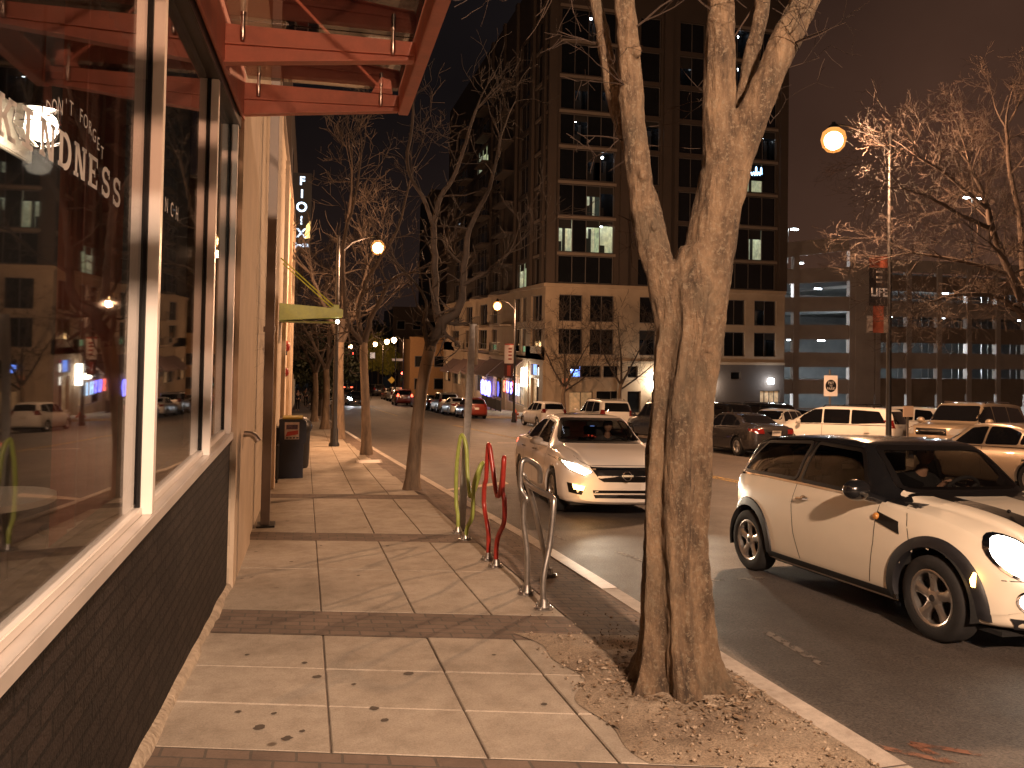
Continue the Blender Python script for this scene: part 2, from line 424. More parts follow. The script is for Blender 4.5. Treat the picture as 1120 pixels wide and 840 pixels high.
def make_bark():
    m = bpy.data.materials.new('near_tree_bark'); m.use_nodes = True
    nt = m.node_tree; N = nt.nodes; L = nt.links; b = N['Principled BSDF']
    b.inputs['Roughness'].default_value = .88
    tc = N.new('ShaderNodeTexCoord')
    mp = N.new('ShaderNodeMapping'); mp.inputs['Scale'].default_value = (1, 1, .34); L.new(tc.outputs['Object'], mp.inputs[0])
    def nz(sc, det, v, r=.65):
        n = N.new('ShaderNodeTexNoise'); n.inputs['Scale'].default_value = sc; n.inputs['Detail'].default_value = det; n.inputs['Roughness'].default_value = r
        L.new(v, n.inputs['Vector']); return n.outputs['Fac']
    a = nz(9, 8, mp.outputs[0], .72)
    r = N.new('ShaderNodeValToRGB'); e = r.color_ramp.elements
    e[0].position = .36; e[0].color = (.050, .033, .021, 1); e[1].position = .66; e[1].color = (.29, .195, .115, 1)
    k = e.new(.5); k.color = (.165, .108, .064, 1)
    L.new(a, r.inputs['Fac'])
    # pale lichen flecks
    f = nz(48, 3, tc.outputs['Object'], .7)
    r2 = N.new('ShaderNodeValToRGB'); r2.color_ramp.elements[0].position = .54; r2.color_ramp.elements[1].position = .62; r2.color_ramp.elements[1].color = (.62, .62, .62, 1)
    L.new(f, r2.inputs['Fac'])
    mx = N.new('ShaderNodeMix'); mx.data_type = 'RGBA'; L.new(r2.outputs['Color'], mx.inputs['Factor'])
    L.new(r.outputs['Color'], mx.inputs['A']); mx.inputs['B'].default_value = (.29, .23, .155, 1)
    # green grey moss, patchy
    g = nz(3.0, 4, tc.outputs['Object'])
    r3 = N.new('ShaderNodeValToRGB'); r3.color_ramp.elements[0].position = .5; r3.color_ramp.elements[1].position = .68; r3.color_ramp.elements[1].color = (.6, .6, .6, 1)
    L.new(g, r3.inputs['Fac'])
    mx2 = N.new('ShaderNodeMix'); mx2.data_type = 'RGBA'; L.new(r3.outputs['Color'], mx2.inputs['Factor'])
    L.new(mx.outputs['Result'], mx2.inputs['A']); mx2.inputs['B'].default_value = (.125, .098, .064, 1)
    L.new(mx2.outputs['Result'], b.inputs['Base Color'])
    bp = N.new('ShaderNodeBump'); bp.inputs['Strength'].default_value = 1.0; bp.inputs['Distance'].default_value = .035
    h = nz(38, 6, mp.outputs[0], .75); L.new(h, bp.inputs['Height']); L.new(bp.outputs['Normal'], b.inputs['Normal'])
    return m
M['bark'] = make_bark()
# ================================================================== THE GROUND
def frange(a, b, st):
    n = max(1, int(round((b-a)/st))); return [a+(b-a)*i/n for i in range(n+1)]
def sheet(name, xf, y0, y1, dz, m, st=1.0, lo=None, smooth=True):
    """sheet following the slope; xf(y) -> list of x positions across; lo = depth of skirts"""
    mb = MB(); ys = frange(y0, y1, st); rows = []
    for y in ys:
        xs = xf(y); rows.append([(x, y, GZ(x, y)+dz) for x in xs])
    n = len(rows[0])
    vs = [v for r in rows for v in r]; fs = []
    for i in range(len(rows)-1):
        for k in range(n-1):
            a = i*n+k; fs.append((a, a+1, a+n+1, a+n))
    mb.add(vs, fs)
    if lo:
        for k in (0, n-1):
            for i in range(len(rows)-1):
                p = rows[i][k]; q = rows[i+1][k]
                mb.quad(p, q, (q[0], q[1], q[2]-lo), (p[0], p[1], p[2]-lo))
        p, q = rows[0][0], rows[0][-1]
        for k in range(n-1):
            for r in (rows[0], rows[-1]):
                p, q = r[k], r[k+1]
                mb.quad(p, q, (q[0], q[1], q[2]-lo), (p[0], p[1], p[2]-lo))
    o = mb.build(name, m, smooth=smooth)
    return tag(o, kind='structure')
def far_kerb(y): return (16.3 if y < 44 else 16.3-1.9*min(1, (y-44)/2.0)) + bend(y)
YS, YE = -14.0, 330.0
XS = [-200, -60, -20, -6, 0, 2, 4, 6, 8, 10, 12, 14, 17, 20, 24, 28, 34, 60, 150, 400]
sheet('terrain', lambda y: XS, -60, 420, -.30, mat('terrain_dirt', (.05, .042, .035), .95, var=.3), st=4)
sheet('road', lambda y: [2.5+bend(y)+(8*max(0,-1)), 4, 6, 8, 10, 12, 14, 15.5, 16.6] if y < 43 else ([2.5+bend(y), 4, 6, 8, 10, 12, 14, 15, 16.6] if y < 400 else []), YS, 130, ROAD, M['asphalt'])
sheet('road', lambda y: [-60, -30, -6, 0, 4, 8, 12, 16, 20, 40, 120], 130, YE, ROAD, M['asphalt'], st=4)
sheet('cross_street', lambda y: [16.6, 18, 20, 24, 28, 34, 60, 120], 46.5, 58.5, ROAD-.004, M['asphalt'])
sheet('parking_lot', lambda y: [18.7, 22, 26, 30, 34, 50, 90], YS, 44.4, ROAD+.02, M['asphalt'])
sheet('far_sidewalk', lambda y: [far_kerb(y)+.16, 17.0, 18.7], YS, 46.3, 0, M['concrete'], lo=.14)
sheet('far_sidewalk', lambda y: [far_kerb(y)+.16, 14.6, 16, 19.5], 58.6, 128, 0, M['concrete'], lo=.14)
sheet('corner_sidewalk', lambda y: [19.5, 26, 34, 60], 58.6, 63.5, 0, M['concrete'], lo=.14)
sheet('far_kerb', lambda y: [far_kerb(y), far_kerb(y)+.156], YS, 46.3, .002, M['granite'], lo=.15)
sheet('far_kerb', lambda y: [far_kerb(y), far_kerb(y)+.156], 58.6, 128, .002, M['granite'], lo=.15)

# near sidewalk: a dark bed and individual slabs with open joints
SK = .35                                                     # the cross joints run askew to the kerb
def kx(y): return 2.45+bend(y)
sheet('sidewalk_bed', lambda y: [-1.2, 0, 1, kx(y)], YS, 128, -.014, M['joint'], lo=.12)
xcols = [-1.0, .15, .83, 1.38, 1.9]
def slab_rows(v0, v1, n):
    return [(v0+(v1-v0)*i/n, v0+(v1-v0)*(i+1)/n) for i in range(n)]
bands = [(-3.8, -3.2), (-.2, .42), (3.15, 3.80), (5.67, 6.30), (9.40, 9.95), (13.3, 13.9)]
edges = [(-12, -3.8, 6), (-3.2, -.2, 4), (.42, 3.15, 4), (6.30, 9.40, 2), (9.95, 13.3, 2)]
rows = [(3.80, 4.37), (4.37, 4.97), (4.97, 5.67)]
for a, b, n in edges: rows += slab_rows(a, b, n)
y = 13.9
while y < 60: rows.append((y, y+1.6)); y += 1.6
mb = MB(); g = .0045
rr = random.Random(3)
def clipx(xa, xb, v):
    return xa, xb
for va, vb in rows:
    for i in range(4):
        xa, xb = xcols[i]+g, xcols[i+1]-g
        if va >= 13.9:
            lim = kx(va)-.45
            if i == 3: xb = lim
            xb = min(xb, lim)
            if xb-xa < .08: continue
        dz = rr.uniform(-.002, .002)
        seg = 3
        for s in range(seg):
            pass
        P = lambda x, v, d: (x, v-SK*x, GZ(x, v-SK*x)+dz+d)
        c = .006
        A = [P(xa+c, va+g+c, 0), P(xb-c, va+g+c, 0), P(xb-c, vb-g-c, 0), P(xa+c, vb-g-c, 0)]
        B = [P(xa, va+g, -.006), P(xb, va+g, -.006), P(xb, vb-g, -.006), P(xa, vb-g, -.006)]
        Cc = [P(xa, va+g, -.05), P(xb, va+g, -.05), P(xb, vb-g, -.05), P(xa, vb-g, -.05)]
        mb.add(A+B+Cc, [(0,1,2,3)]+[(k, 4+k, 4+(k+1) % 4, (k+1) % 4) for k in range(4)]+[(4+k, 8+k, 8+(k+1) % 4, 4+(k+1) % 4) for k in range(4)])
tag(mb.build('sidewalk', M['concrete']), kind='structure')
mb = MB()
for va, vb in bands:
    n = 8; x0, x1 = -.98, 1.9
    for k in range(n):
        xa = x0+(x1-x0)*k/n; xb = x0+(x1-x0)*(k+1)/n
        mb.quad(*[(x, v-SK*x, GZ(x, v-SK*x)-.001) for x, v in ((xa, va), (xb, va), (xb, vb), (xa, vb))])
tag(mb.build('brick_band', M['paver']), kind='structure')
# brick verge beside the kerb, the tree pit left open in it
mb = MB()
def verge(v0, v1, x0=1.905, xr=None):
    n = max(1, int((v1-v0)/.6))
    for k in range(n):
        a = v0+(v1-v0)*k/n; b = v0+(v1-v0)*(k+1)/n
        q = []
        for v, side in ((a, 0), (a, 1), (b, 1), (b, 0)):
            yy = v-SK*2.2
            x = (x0 if side == 0 else 2.455)+ (bend(yy) if yy > 9 else 0)
            if side == 0 and v <= 13.9: x = x0
            q.append((x, v-SK*x, GZ(x, v-SK*x)-.002))
        mb.quad(*q)
verge(-12, 3.84); verge(5.75, 13.9); verge(13.9, 126, 1.98)
tag(mb.build('brick_verge', M['strip_paver']), kind='structure')
# near kerb, real step down to the road
def kerbrow(y): return [kx(y), kx(y)+.012, kx(y)+.14, kx(y)+.152]
mb = MB(); ys = frange(YS, 128, 1.0); R_ = []
for y in ys:
    x = kx(y); R_.append([(x, y, GZ(x, y)-.01), (x+.006, y, GZ(x, y)+.003), (x+.138, y, GZ(x, y)+.003), (x+.152, y, GZ(x, y)-.014), (x+.156, y, GZ(x, y)-.16)])
vs = [p for r in R_ for p in r]
fs = [(i*5+k, i*5+k+1, (i+1)*5+k+1, (i+1)*5+k) for i in range(len(R_)-1) for k in range(4)]
mb.add(vs, fs); tag(mb.build('kerb', M['granite'], smooth=True, angle=30), kind='structure')
mb = MB(); yk = YS+.5
while yk < 60:
    x = kx(yk); z = GZ(x, yk)
    mb.add([(x+.002, yk, z+.0055), (x+.14, yk, z+.0055), (x+.1545, yk, z-.012), (x+.1585, yk, z-.13), (x+.002, yk+.012, z+.0045), (x+.14, yk+.012, z+.0045), (x+.1545, yk+.012, z-.013), (x+.1585, yk+.012, z-.131)], [(0, 1, 5, 4), (1, 2, 6, 5), (2, 3, 7, 6)])
    yk += 1.83
tag(mb.build('kerb_joint', M['joint']), kind='structure')
mb = MB()
for y0, y1 in ((6.35, 8.15), (30.5, 36.0)):
    for k in range(8):
        a = y0+(y1-y0)*k/8; b = y0+(y1-y0)*(k+1)/8
        P = lambda y, dx, dz: (kx(y)+dx, y, GZ(kx(y), y)+dz)
        mb.quad(P(a, .004, .007), P(a, .140, .007), P(b, .140, .007), P(b, .004, .007))
        mb.quad(P(a, .140, .007), P(a, .1595, -.012), P(b, .1595, -.012), P(b, .140, .007))
        mb.quad(P(a, .1595, -.012), P(a, .1595, -.10), P(b, .1595, -.10), P(b, .1595, -.012))
tag(mb.build('kerb_paint', M['white_paint']), kind='structure')

# tree pit
from mathutils import noise as mnoise
mb = MB(); nx, nv = 26, 48
vs = []
for j in range(nv+1):
    v = 3.80+(5.82-3.80)*j/nv
    for i in range(nx+1):
        x0 = 1.50+.06*math.sin(v*4)+.04*math.sin(v*9.3)
        x = x0+(2.452-x0)*i/nx; y_ = v-SK*x
        e = min(i/4, (nx-i)/3, j/4, (nv-j)/4, 1)
        h = e*(.016+.030*mnoise.noise(Vector((x*3, y_*3, 0)))+.014*mnoise.noise(Vector((x*14, y_*14, 3)))) + .03*math.exp(-((x-2.03)**2+(y_-4.06)**2)/.12)
        vs.append((x, y_, GZ(x, y_)+.004+max(-.001, h)))
fs = [(j*(nx+1)+i, j*(nx+1)+i+1, (j+1)*(nx+1)+i+1, (j+1)*(nx+1)+i) for j in range(nv) for i in range(nx)]
mb.add(vs, fs); tag(mb.build('tree_pit', M['gravel'], smooth=True, angle=80), kind='structure')
# loose stones and leaf litter nobody could count
mb = MB(); rr = random.Random(11)
for k in range(1500):
    x = rr.uniform(1.45, 2.44); v = rr.gauss(4.75, .62)
    if not 3.7 < v < 6.4: continue
    if x < 1.6 and rr.random() < .6: continue
    y_ = v-SK*x
    r_ = rr.uniform(.003, .010)*(1.5 if rr.random() < .05 else 1)
    M4 = Matrix.Translation((x, y_, GZ(x, y_)+.02+.3*r_)) @ Matrix.Rotation(rr.uniform(0, 6.28), 4, 'Z') @ Matrix.Rotation(rr.uniform(0, 2), 4, 'X')
    a = [M4 @ Vector(q) for q in ((r_*rr.uniform(.8, 1.5), 0, 0), (0, r_, 0), (-r_, 0, 0), (0, -r_*rr.uniform(.7, 1.2), 0), (0, 0, r_*.8), (0, 0, -r_*.8))]
    mb.add(a, [(0,1,4),(1,2,4),(2,3,4),(3,0,4),(1,0,5),(2,1,5),(3,2,5),(0,3,5)], 0 if rr.random() < .7 else 1)
for k in range(600):
    a = rr.uniform(0, 6.283); d_ = .27+abs(rr.gauss(0, .16)); x = 2.03+d_*math.cos(a)*.9; y_ = 4.06+d_*math.sin(a)
    if x > 2.43 or y_+SK*x < 3.86: continue
    r_ = rr.uniform(.005, .016); M4 = Matrix.Translation((x, y_, GZ(x, y_)+.03+.035*math.exp(-(d_/.33)**2))) @ Matrix.Rotation(rr.uniform(0, 6.28), 4, 'Z') @ Matrix.Rotation(rr.uniform(-.7, .7), 4, 'X')
    mb.add([M4 @ Vector(q) for q in ((r_*1.5, 0, 0), (0, r_*.7, .003), (-r_*1.5, 0, 0), (0, -r_*.7, .003))], [(0, 1, 2, 3)], 1 if rr.random() < .75 else 0)
tag(mb.build('loose_gravel', [M['pebble'], M['leaf_litter']]), 'loose pale gravel and litter scattered in the tree pit around the big trunk', 'gravel', kind='stuff')

# painted marks on the asphalt
def road_paint(name, pts_list, m, dz=.004):
    mb = MB()
    for pts in pts_list:
        mb.add([(x, y, GZ(x, y)+ROAD+dz) for x, y in pts], [tuple(range(len(pts)))])
    return tag(mb.build(name, m), kind='structure')
def dash(x0, y0, x1, y1, w):
    d = Vector((x1-x0, y1-y0)).normalized(); n = Vector((-d.y, d.x))*w/2
    return [(x0+n.x, y0+n.y), (x1+n.x, y1+n.y), (x1-n.x, y1-n.y), (x0-n.x, y0-n.y)]
def faded_paint(name, c, thr):
    m = mat(name, c, .7, var=.2, vscale=20); nt = m.node_tree; N = nt.nodes; L = nt.links
    b = N['Principled BSDF']; tc = N.new('ShaderNodeTexCoord'); n = N.new('ShaderNodeTexNoise'); n.inputs['Scale'].default_value = 14; n.inputs['Detail'].default_value = 6
    L.new(tc.outputs['Object'], n.inputs['Vector']); r = N.new('ShaderNodeValToRGB'); r.color_ramp.elements[0].position = thr; r.color_ramp.elements[1].position = thr+.16
    L.new(n.outputs['Fac'], r.inputs['Fac']); L.new(r.outputs['Color'], b.inputs['Alpha']); return m
fp = faded_paint('worn_white_marking', (.17, .14, .115), .40)
op = faded_paint('orange_utility_paint', (.20, .082, .045), .36)
bay = [dash(4.35, y0, 3.55, y0+.05, .10) for y0 in (6.9, 14.0, 21.0)]
bay += [dash(3.3, 4.55, 3.35, 5.3, .07), dash(3.55, 7.6, 3.45, 8.5, .07), dash(2.75+.35, 9.3, 3.05, 10.2, .06)]
gum = []
rr = random.Random(8)
for gx_, gy_ in ((-.30, 4.35), (-.18, 4.12), (-.12, 4.28), (-.05, 3.95), (.02, 4.02), (.42, 4.05), (.38, 4.22), (.03, 5.05), (.10, 4.78), (.62, 4.70), (.30, 4.60), (1.25, 4.05), (1.18, 4.9), (-.32, 5.3), (.5, 7.4), (-.1, 8.2), (.9, 8.8), (.2, 9.0), (-.2, 10.9)):
    r_ = rr.uniform(.012, .030); gum.append([(gx_+r_*rr.uniform(.75, 1.25)*math.cos(a), gy_+r_*rr.uniform(.75, 1.25)*math.sin(a)) for a in [2*PI*i/11 for i in range(11)]])
road_paint('bay_marking', bay, fp)
road_paint('gum_stain', gum, mat('gum_stain', (.075, .058, .044), .8), .0035-ROAD)
big = [[(2.75, 10.9), (3.0, 11.2), (4.5, 13.2), (4.2, 13.4)]]
road_paint('lane_arrow_paint', [[(2.65, 14.8), (4.0, 15.6), (4.05, 16.1), (2.6, 15.0)], dash(7.6, 22, 9.8, 22.2, .18), dash(7.2, 30, 9.0, 30.1, .2)], faded_paint('stop_line_paint', (.5, .40, .31), .25))
# yellow centre line and crosswalk far away
yl = faded_paint('worn_yellow_line', (.42, .26, .05), .36)
road_paint('centre_line', [dash(9.4+bend(y), y, 9.4+bend(y+4), y+4, .11) for y in range(-10, 44, 4)]+[dash(9.6+bend(y), y, 9.6+bend(y+4), y+4, .11) for y in range(-10, 44, 4)]+[dash(8.1+bend(y), y, 8.1+bend(y+4), y+4, .11) for y in range(60, 112, 4)], yl)
road_paint('crosswalk', [dash(1.5+1.1*k, 113.5, 1.5+1.1*k, 116.5, .5) for k in range(11)], fp)
# orange spray mark (a slanted Z) in front of the small car
road_paint('spray_mark', [dash(2.80, 3.42, 3.02, 3.18, .045), dash(3.02, 3.16, 2.98, 3.42, .05), dash(2.98, 3.42, 3.22, 3.22, .045), dash(3.26, 2.98, 3.33, 2.86, .06)], op)
# ================================================================== STOREFRONT ON THE LEFT
shop = thing('storefront_building', 'dark brick storefront with large aluminium framed windows on the left', 'building', (-.60, 7.2, 0), -.0225)
T0, T1 = -10.5, 0.0                                    # along the wall; local x is outward
SILL, HEAD = .70, 3.36
GL = -.060                                             # glass plane
def lg(t): return G(7.2+t)
mb = MB()
ts = frange(T0, -.035, .7)
for i in range(len(ts)-1):
    a, b = ts[i], ts[i+1]
    mb.quad((-.012, a, lg(a)-.3), (-.012, b, lg(b)-.3), (-.012, b, SILL+.01), (-.012, a, SILL+.01))
mb.quad((-.012, -.035, lg(0)-.3), (-.30, -.035, lg(0)-.3), (-.30, -.035, SILL+.01), (-.012, -.035, SILL+.01))
mb.box(-.34, -.30, T0, -.035, -1.2, SILL)
mb.build('brick_wall', M['brick_dark'], shop)
mb = MB()                                              # a missing brick column: dark weep opening
for k in range(4): mb.box(-.0115, -.009, -4.93, -4.86, -.02+.085*k-.1, .045+.085*k-.1)
mb.build('weep_vent', M['gasket'], shop)
mb = MB(); rr = random.Random(5)                       # rough mortar footing
n = 90; prev = None; pts = []
for i in range(n+1):
    t = T0+(T1-T0)*i/n
    w = .035+.03*mnoise.noise(Vector((t*1.7, 0, 0)))+.018*mnoise.noise(Vector((t*7, 0, 1)))
    h = .045+.03*mnoise.noise(Vector((t*2.3, 5, 0)))
    pts.append((t, max(.012, w), max(.02, h)))
for (t, w, h), (t2, w2, h2) in zip(pts, pts[1:]):
    A = [(-.013, t, lg(t)+h), (w*.45, t, lg(t)+h*.7), (w, t, lg(t)-.01)]; B = [(-.013, t2, lg(t2)+h2), (w2*.45, t2, lg(t2)+h2*.7), (w2, t2, lg(t2)-.01)]
    mb.add(A+B, [(0, 1, 4, 3), (1, 2, 5, 4)])
mb.build('mortar_footing', M['plinth'], shop, smooth=True, angle=80)
# sill
mb = MB(); mb.box(-.12, .012, T0, -.012, SILL, SILL+.062); mb.build('sill', M['alu_sill'], shop, bevel=.006)
mb = MB(); mb.box(GL-.03, GL+.022, T0, -.10, SILL+.0623, SILL+.098); mb.build('sill_track', M['alu'], shop, bevel=.004)
# mullions
MUL = [-8.9, -7.2, -5.45, -3.21, -1.36, -.14]
for t in MUL:
    w = .060
    m_ = MB().box(GL+.012, .002, t-w/2, t+w/2, SILL+.0626, HEAD-.002).build('mullion', M['alu'], shop, bevel=.004)
    MB().box(GL-.004, GL+.0118, t-w/2-.016, t+w/2+.016, SILL+.10, HEAD-.004).build('gasket', M['gasket'], m_)
MB().box(-.10, .010, T0, -.012, HEAD, HEAD+.10).build('header', M['bronze'], shop, bevel=.005)
MB().box(GL-.02, -.012, -.10, -.013, SILL+.0627, HEAD-.002).build('jamb', M['alu'], shop, bevel=.004)
panes = []
tt = [T0]+MUL
for a, b in zip(tt, tt[1:]):
    p = MB().box(GL-.006, GL-.0005, a+.028, b-.028, SILL+.085, HEAD-.01).build('window_pane', M['shop_glass'], shop)
    panes.append(p)
# red steel fascia and wall above
MB().box(-.08, .03, T0, -.02, HEAD+.101, 3.92).build('fascia', M['red_steel'], shop, bevel=.006)
MB().box(-.32, -.02, T0, -.03, 3.925, 7.6).build('upper_wall', M['cream_wall'], shop)
# inside of the shop
MB().box(-7.0, -.345, T0, -.36, -.32, -.30).build('floor', mat('shop_floor', (.06, .045, .035), .5, var=.2), shop)
MB().box(-7.0, -.345, T0, -.36, 3.62, 3.66).build('ceiling', mat('shop_ceiling', (.10, .08, .07), .9), shop)
MB().box(-7.05, -7.0, T0, -.36, -.3, 3.62).build('back_wall', mat('shop_back_wall', (.045, .035, .03), .9, var=.2), shop)
MB().box(-7.0, -.345, -.355, -.30, -.3, 3.62).build('party_wall', mat('shop_party_wall', (.055, .045, .04), .9, var=.2), shop)
MB().box(-7.0, -.345, T0-.05, T0, -.3, 3.62).build('end_wall', mat('shop_end_wall', (.06, .05, .045), .9, var=.2), shop)
RW = mat('red_curtain', (.20, .048, .030), .75, var=.2, vscale=3, stretch=(8, 8, .3))
mb = MB()
for k in range(24):
    a = -2.58+1.22*k/24; b = -2.58+1.22*(k+1)/24
    mb.quad((-.62+.03*math.sin(k*1.9), a, -.25), (-.62+.03*math.sin(k*1.9+1.9), b, -.25), (-.62+.03*math.sin(k*1.9+1.9), b, 3.58), (-.62+.03*math.sin(k*1.9), a, 3.58))
o = mb.build('red_curtain', RW, None, smooth=True, angle=80); tag(o, 'tall dark red curtain hanging inside the storefront behind the window glass', 'curtain')
o.matrix_world = Matrix.Translation(shop.location) @ Matrix.Rotation(shop.rotation_euler.z, 4, 'Z')

# lettering on the glass: slab serif KINDNESS
def slab_letter(ch, w, h):
    t = .24*w; s = .12*h; R = []
    def bar(x0, x1, z0, z1): R.append([(x0, z0), (x1, z0), (x1, z1), (x0, z1)])
    def diag(x0, z0, x1, z1, tw): R.append([(x0-tw/2, z0), (x0+tw/2, z0), (x1+tw/2, z1), (x1-tw/2, z1)])
    def ser(xc, z0, ww=.42): bar(xc-ww*w/2, xc+ww*w/2, z0, z0+s)
    def arc(cx, cz, rx, rz, a0, a1, tw, n=12):
        for i in range(n):
            p = [math.radians(a0+(a1-a0)*(i+j)/n) for j in (0, 1)]
            R.append([(cx+(rx-tw/2)*math.cos(p[0]), cz+(rz-tw/3)*math.sin(p[0])), (cx+(rx+tw/2)*math.cos(p[0]), cz+(rz+tw/3)*math.sin(p[0])), (cx+(rx+tw/2)*math.cos(p[1]), cz+(rz+tw/3)*math.sin(p[1])), (cx+(rx-tw/2)*math.cos(p[1]), cz+(rz-tw/3)*math.sin(p[1]))])
    L_ = .18*w; Rr = .82*w
    if ch == 'I': bar(.5*w-t/2, .5*w+t/2, 0, h); ser(.5*w, 0, .6); ser(.5*w, h-s, .6)
    if ch == 'K':
        bar(L_-t/2+.04*w, L_+t/2+.04*w, 0, h); ser(.22*w, 0, .46); ser(.22*w, h-s, .46)
        diag(.36*w, .42*h, .82*w, h, t*.75); diag(.80*w, 0, .44*w, .56*h, t); ser(.84*w, 0, .42); ser(.84*w, h-s, .40)
    if ch == 'N':
        bar(L_-.35*t, L_+.35*t, 0, h); bar(Rr-.35*t, Rr+.35*t, 0, h); diag(Rr-.1*w, 0, L_+.06*w, h, t); ser(L_, 0, .36); ser(Rr-.0*w, h-s, .36); ser(L_-.02*w, h-s, .3)
    if ch == 'D':
        bar(.22*w-t/2, .22*w+t/2, 0, h); bar(.02*w, .5*w, 0, s); bar(.02*w, .5*w, h-s, h); arc(.46*w, h/2, .40*w, h/2-s*.4, -90, 90, t*.95)
    if ch == 'E':
        bar(.22*w-t/2, .22*w+t/2, 0, h); bar(.02*w, .84*w, 0, s); bar(.02*w, .84*w, h-s, h); bar(.3*w, .62*w, h/2-s/2, h/2+s/2)
        bar(.84*w-t*.35, .84*w, 0, .3*h); bar(.84*w-t*.35, .84*w, .7*h, h); bar(.62*w-t*.2, .62*w, .36*h, .64*h)
    if ch == 'S':
        arc(.5*w, .72*h, .30*w, .22*h, 20, 270, t*.8); arc(.5*w, .28*h, .32*w, .22*h, -160, 90, t*.8); bar(.78*w, .86*w, .66*h, .98*h); bar(.12*w, .20*w, .02*h, .34*h)
    return R
def lettering(word, t0, z0, w, h, adv, arch, name, pane, x=GL+.0012):
    t = t0
    for i, ch in enumerate(word):
        f = (i+.5)/len(word)*2-1
        mb = MB()
        for poly in slab_letter(ch, w, h):
            mb.add([(x, t+p[0], z0+p[1]+arch*(1-f*f)) for p in poly], [tuple(range(len(poly)))])
        t += adv
        mb.build(name, M['vinyl'], pane, recalc=False)
lettering('KINDNESS', -4.96, 2.088, .136, .112, .161, .026, 'letter', panes[3])
Mt = Matrix.Translation((GL+.0012, -4.28, 2.262)) @ Matrix.Rotation(PI/2, 4, 'Z') @ Matrix.Rotation(PI/2, 4, 'X')
for i, ch in enumerate("DON'T FORGET"):
    if ch != ' ': text_obj(ch, .068, M['vinyl'], 'letter', panes[3], Mt @ Matrix.Translation(((i-5.5)*.053, .06-.0022*(i-5.5)**2, 0)), depth=0)
Mt = Matrix.Translation((GL+.0012, -2.62, 2.255)) @ Matrix.Rotation(PI/2, 4, 'Z') @ Matrix.Rotation(PI/2, 4, 'X')
for i, ch in enumerate("NCH"): text_obj(ch, .11, M['vinyl'], 'letter', panes[4], Mt @ Matrix.Translation(((i-1)*.15, 0, 0)), depth=0)

# things inside
def to_shop(o):
    o.matrix_world = Matrix.Translation(shop.location) @ Matrix.Rotation(shop.rotation_euler.z, 4, 'Z') @ Matrix.Translation(o.location)
lamp = thing('pendant_lamp', 'glowing caged pendant lamp hanging inside the storefront behind the lettering', 'lamp', (-.98, -1.75, 2.86))
mb = MB().lathe([(.01, .75), (.01, .28), (.05, .26), (.055, .14), (.16, .10), (.16, .085), (.05, .09)], 20)
mb.build('fitting', M['steel'], lamp, smooth=True)
mb = MB()
for k in range(10):
    a = 2*PI*k/10; c, s = math.cos(a), math.sin(a)
    mb.tube([(c*.15, s*.15, .09), (c*.16, s*.16, 0), (c*.12, s*.12, -.09), (c*.03, s*.03, -.13)], .004, 5)
mb.tube([(.155*math.cos(a*PI/12), .155*math.sin(a*PI/12), .0) for a in range(24)], .004, 5, closed=True)
mb.build('wire_cage', M['steel'], lamp)
MB().sphere((0, 0, 0), .095, 16, 10).build('bulb', M['white_lamp'], lamp, smooth=True)
to_shop(lamp)
mb = MB().box(-.02, .02, -.48, .42, -.16, .16)
bd = mb.build('wall_board', mat('pale_board', (.62, .56, .46), .7, var=.1), None, bevel=.01)
tag(bd, 'pale rectangular board hanging behind the glowing pendant lamp in the storefront', 'board'); bd.location = (-1.25, -1.55, 2.90); to_shop(bd)
tb = thing('cafe_table', 'pale round cafe table on splayed metal legs inside the storefront', 'table', (-.85, -2.75, -.30))
MB().lathe([(.0, 1.04), (.30, 1.04), (.30, 1.07), (.0, 1.07)], 28).build('table_top', mat('table_laminate', (.45, .38, .30), .5), tb)
for k in range(4):
    a = PI/4+PI/2*k; c, s = math.cos(a), math.sin(a)
    MB().tube([(c*.07, s*.07, 1.03), (c*.09, s*.09, .55), (c*.26, s*.26, 0)], .017, 8).build('leg', M['galv'], tb, smooth=True)
to_shop(tb)
st = thing('bar_stool', 'pale metal bar stool beside the cafe table inside the storefront', 'stool', (-.62, -2.15, -.30))
MB().lathe([(.0, .76), (.17, .76), (.18, .775), (.17, .79), (.0, .79)], 20).build('seat', M['galv'], st, smooth=True)
for k in range(4):
    a = PI/4+PI/2*k; c, s = math.cos(a), math.sin(a)
    MB().tube([(c*.13, s*.13, .765), (c*.24, s*.24, 0)], .013, 8).build('leg', M['galv'], st, smooth=True)
MB().tube([(.2*math.cos(a*PI/10), .2*math.sin(a*PI/10), .28) for a in range(20)], .009, 6, closed=True).build('foot_ring', M['galv'], st)
to_shop(st)

# ------------------------------------------------------------------ red canopy with glass plates
can = thing('glass_canopy', 'red steel canopy with glass plates bolted above the storefront windows', 'canopy', tuple(shop.location), shop.rotation_euler.z)
OUT = 1.40; ZT = 3.72
BT = [-6.9, -5.55, -4.15, -2.80, -1.47, -.16]
for t in BT:
    zb0, zb1 = 3.44, 3.575
    mb = MB()
    mb.prism([(.031, zb0), (OUT-.06, zb1), (OUT-.06, ZT), (.031, ZT)], t-.006, t+.006, 'y')           # web
    bm_ = mb.build('beam', M['red_steel'], can)
    mb = MB()                                                        # stiffener bars on both faces and top flange
    mb.prism([(.032, 3.575), (OUT-.07, 3.615), (OUT-.07, 3.630), (.032, 3.592)], t-.026, t+.026, 'y')
    mb.prism([(.032, zb0), (OUT-.07, zb1), (OUT-.07, zb1+.012), (.032, zb0+.012)], t-.045, t+.045, 'y')
    mb.build('flange', M['red_steel'], bm_)
    for xx in (.16, OUT-.22):
        mb = MB().lathe([(.0, 3.60), (.014, 3.605), (.019, 3.63), (.019, 3.70), (.014, 3.705), (.014, 3.775), (.022, 3.78), (.022, 3.80), (0, 3.80)], 12, (xx, t-.025, 0))
        mb.build('glass_clamp', M['steel'], bm_, smooth=True)
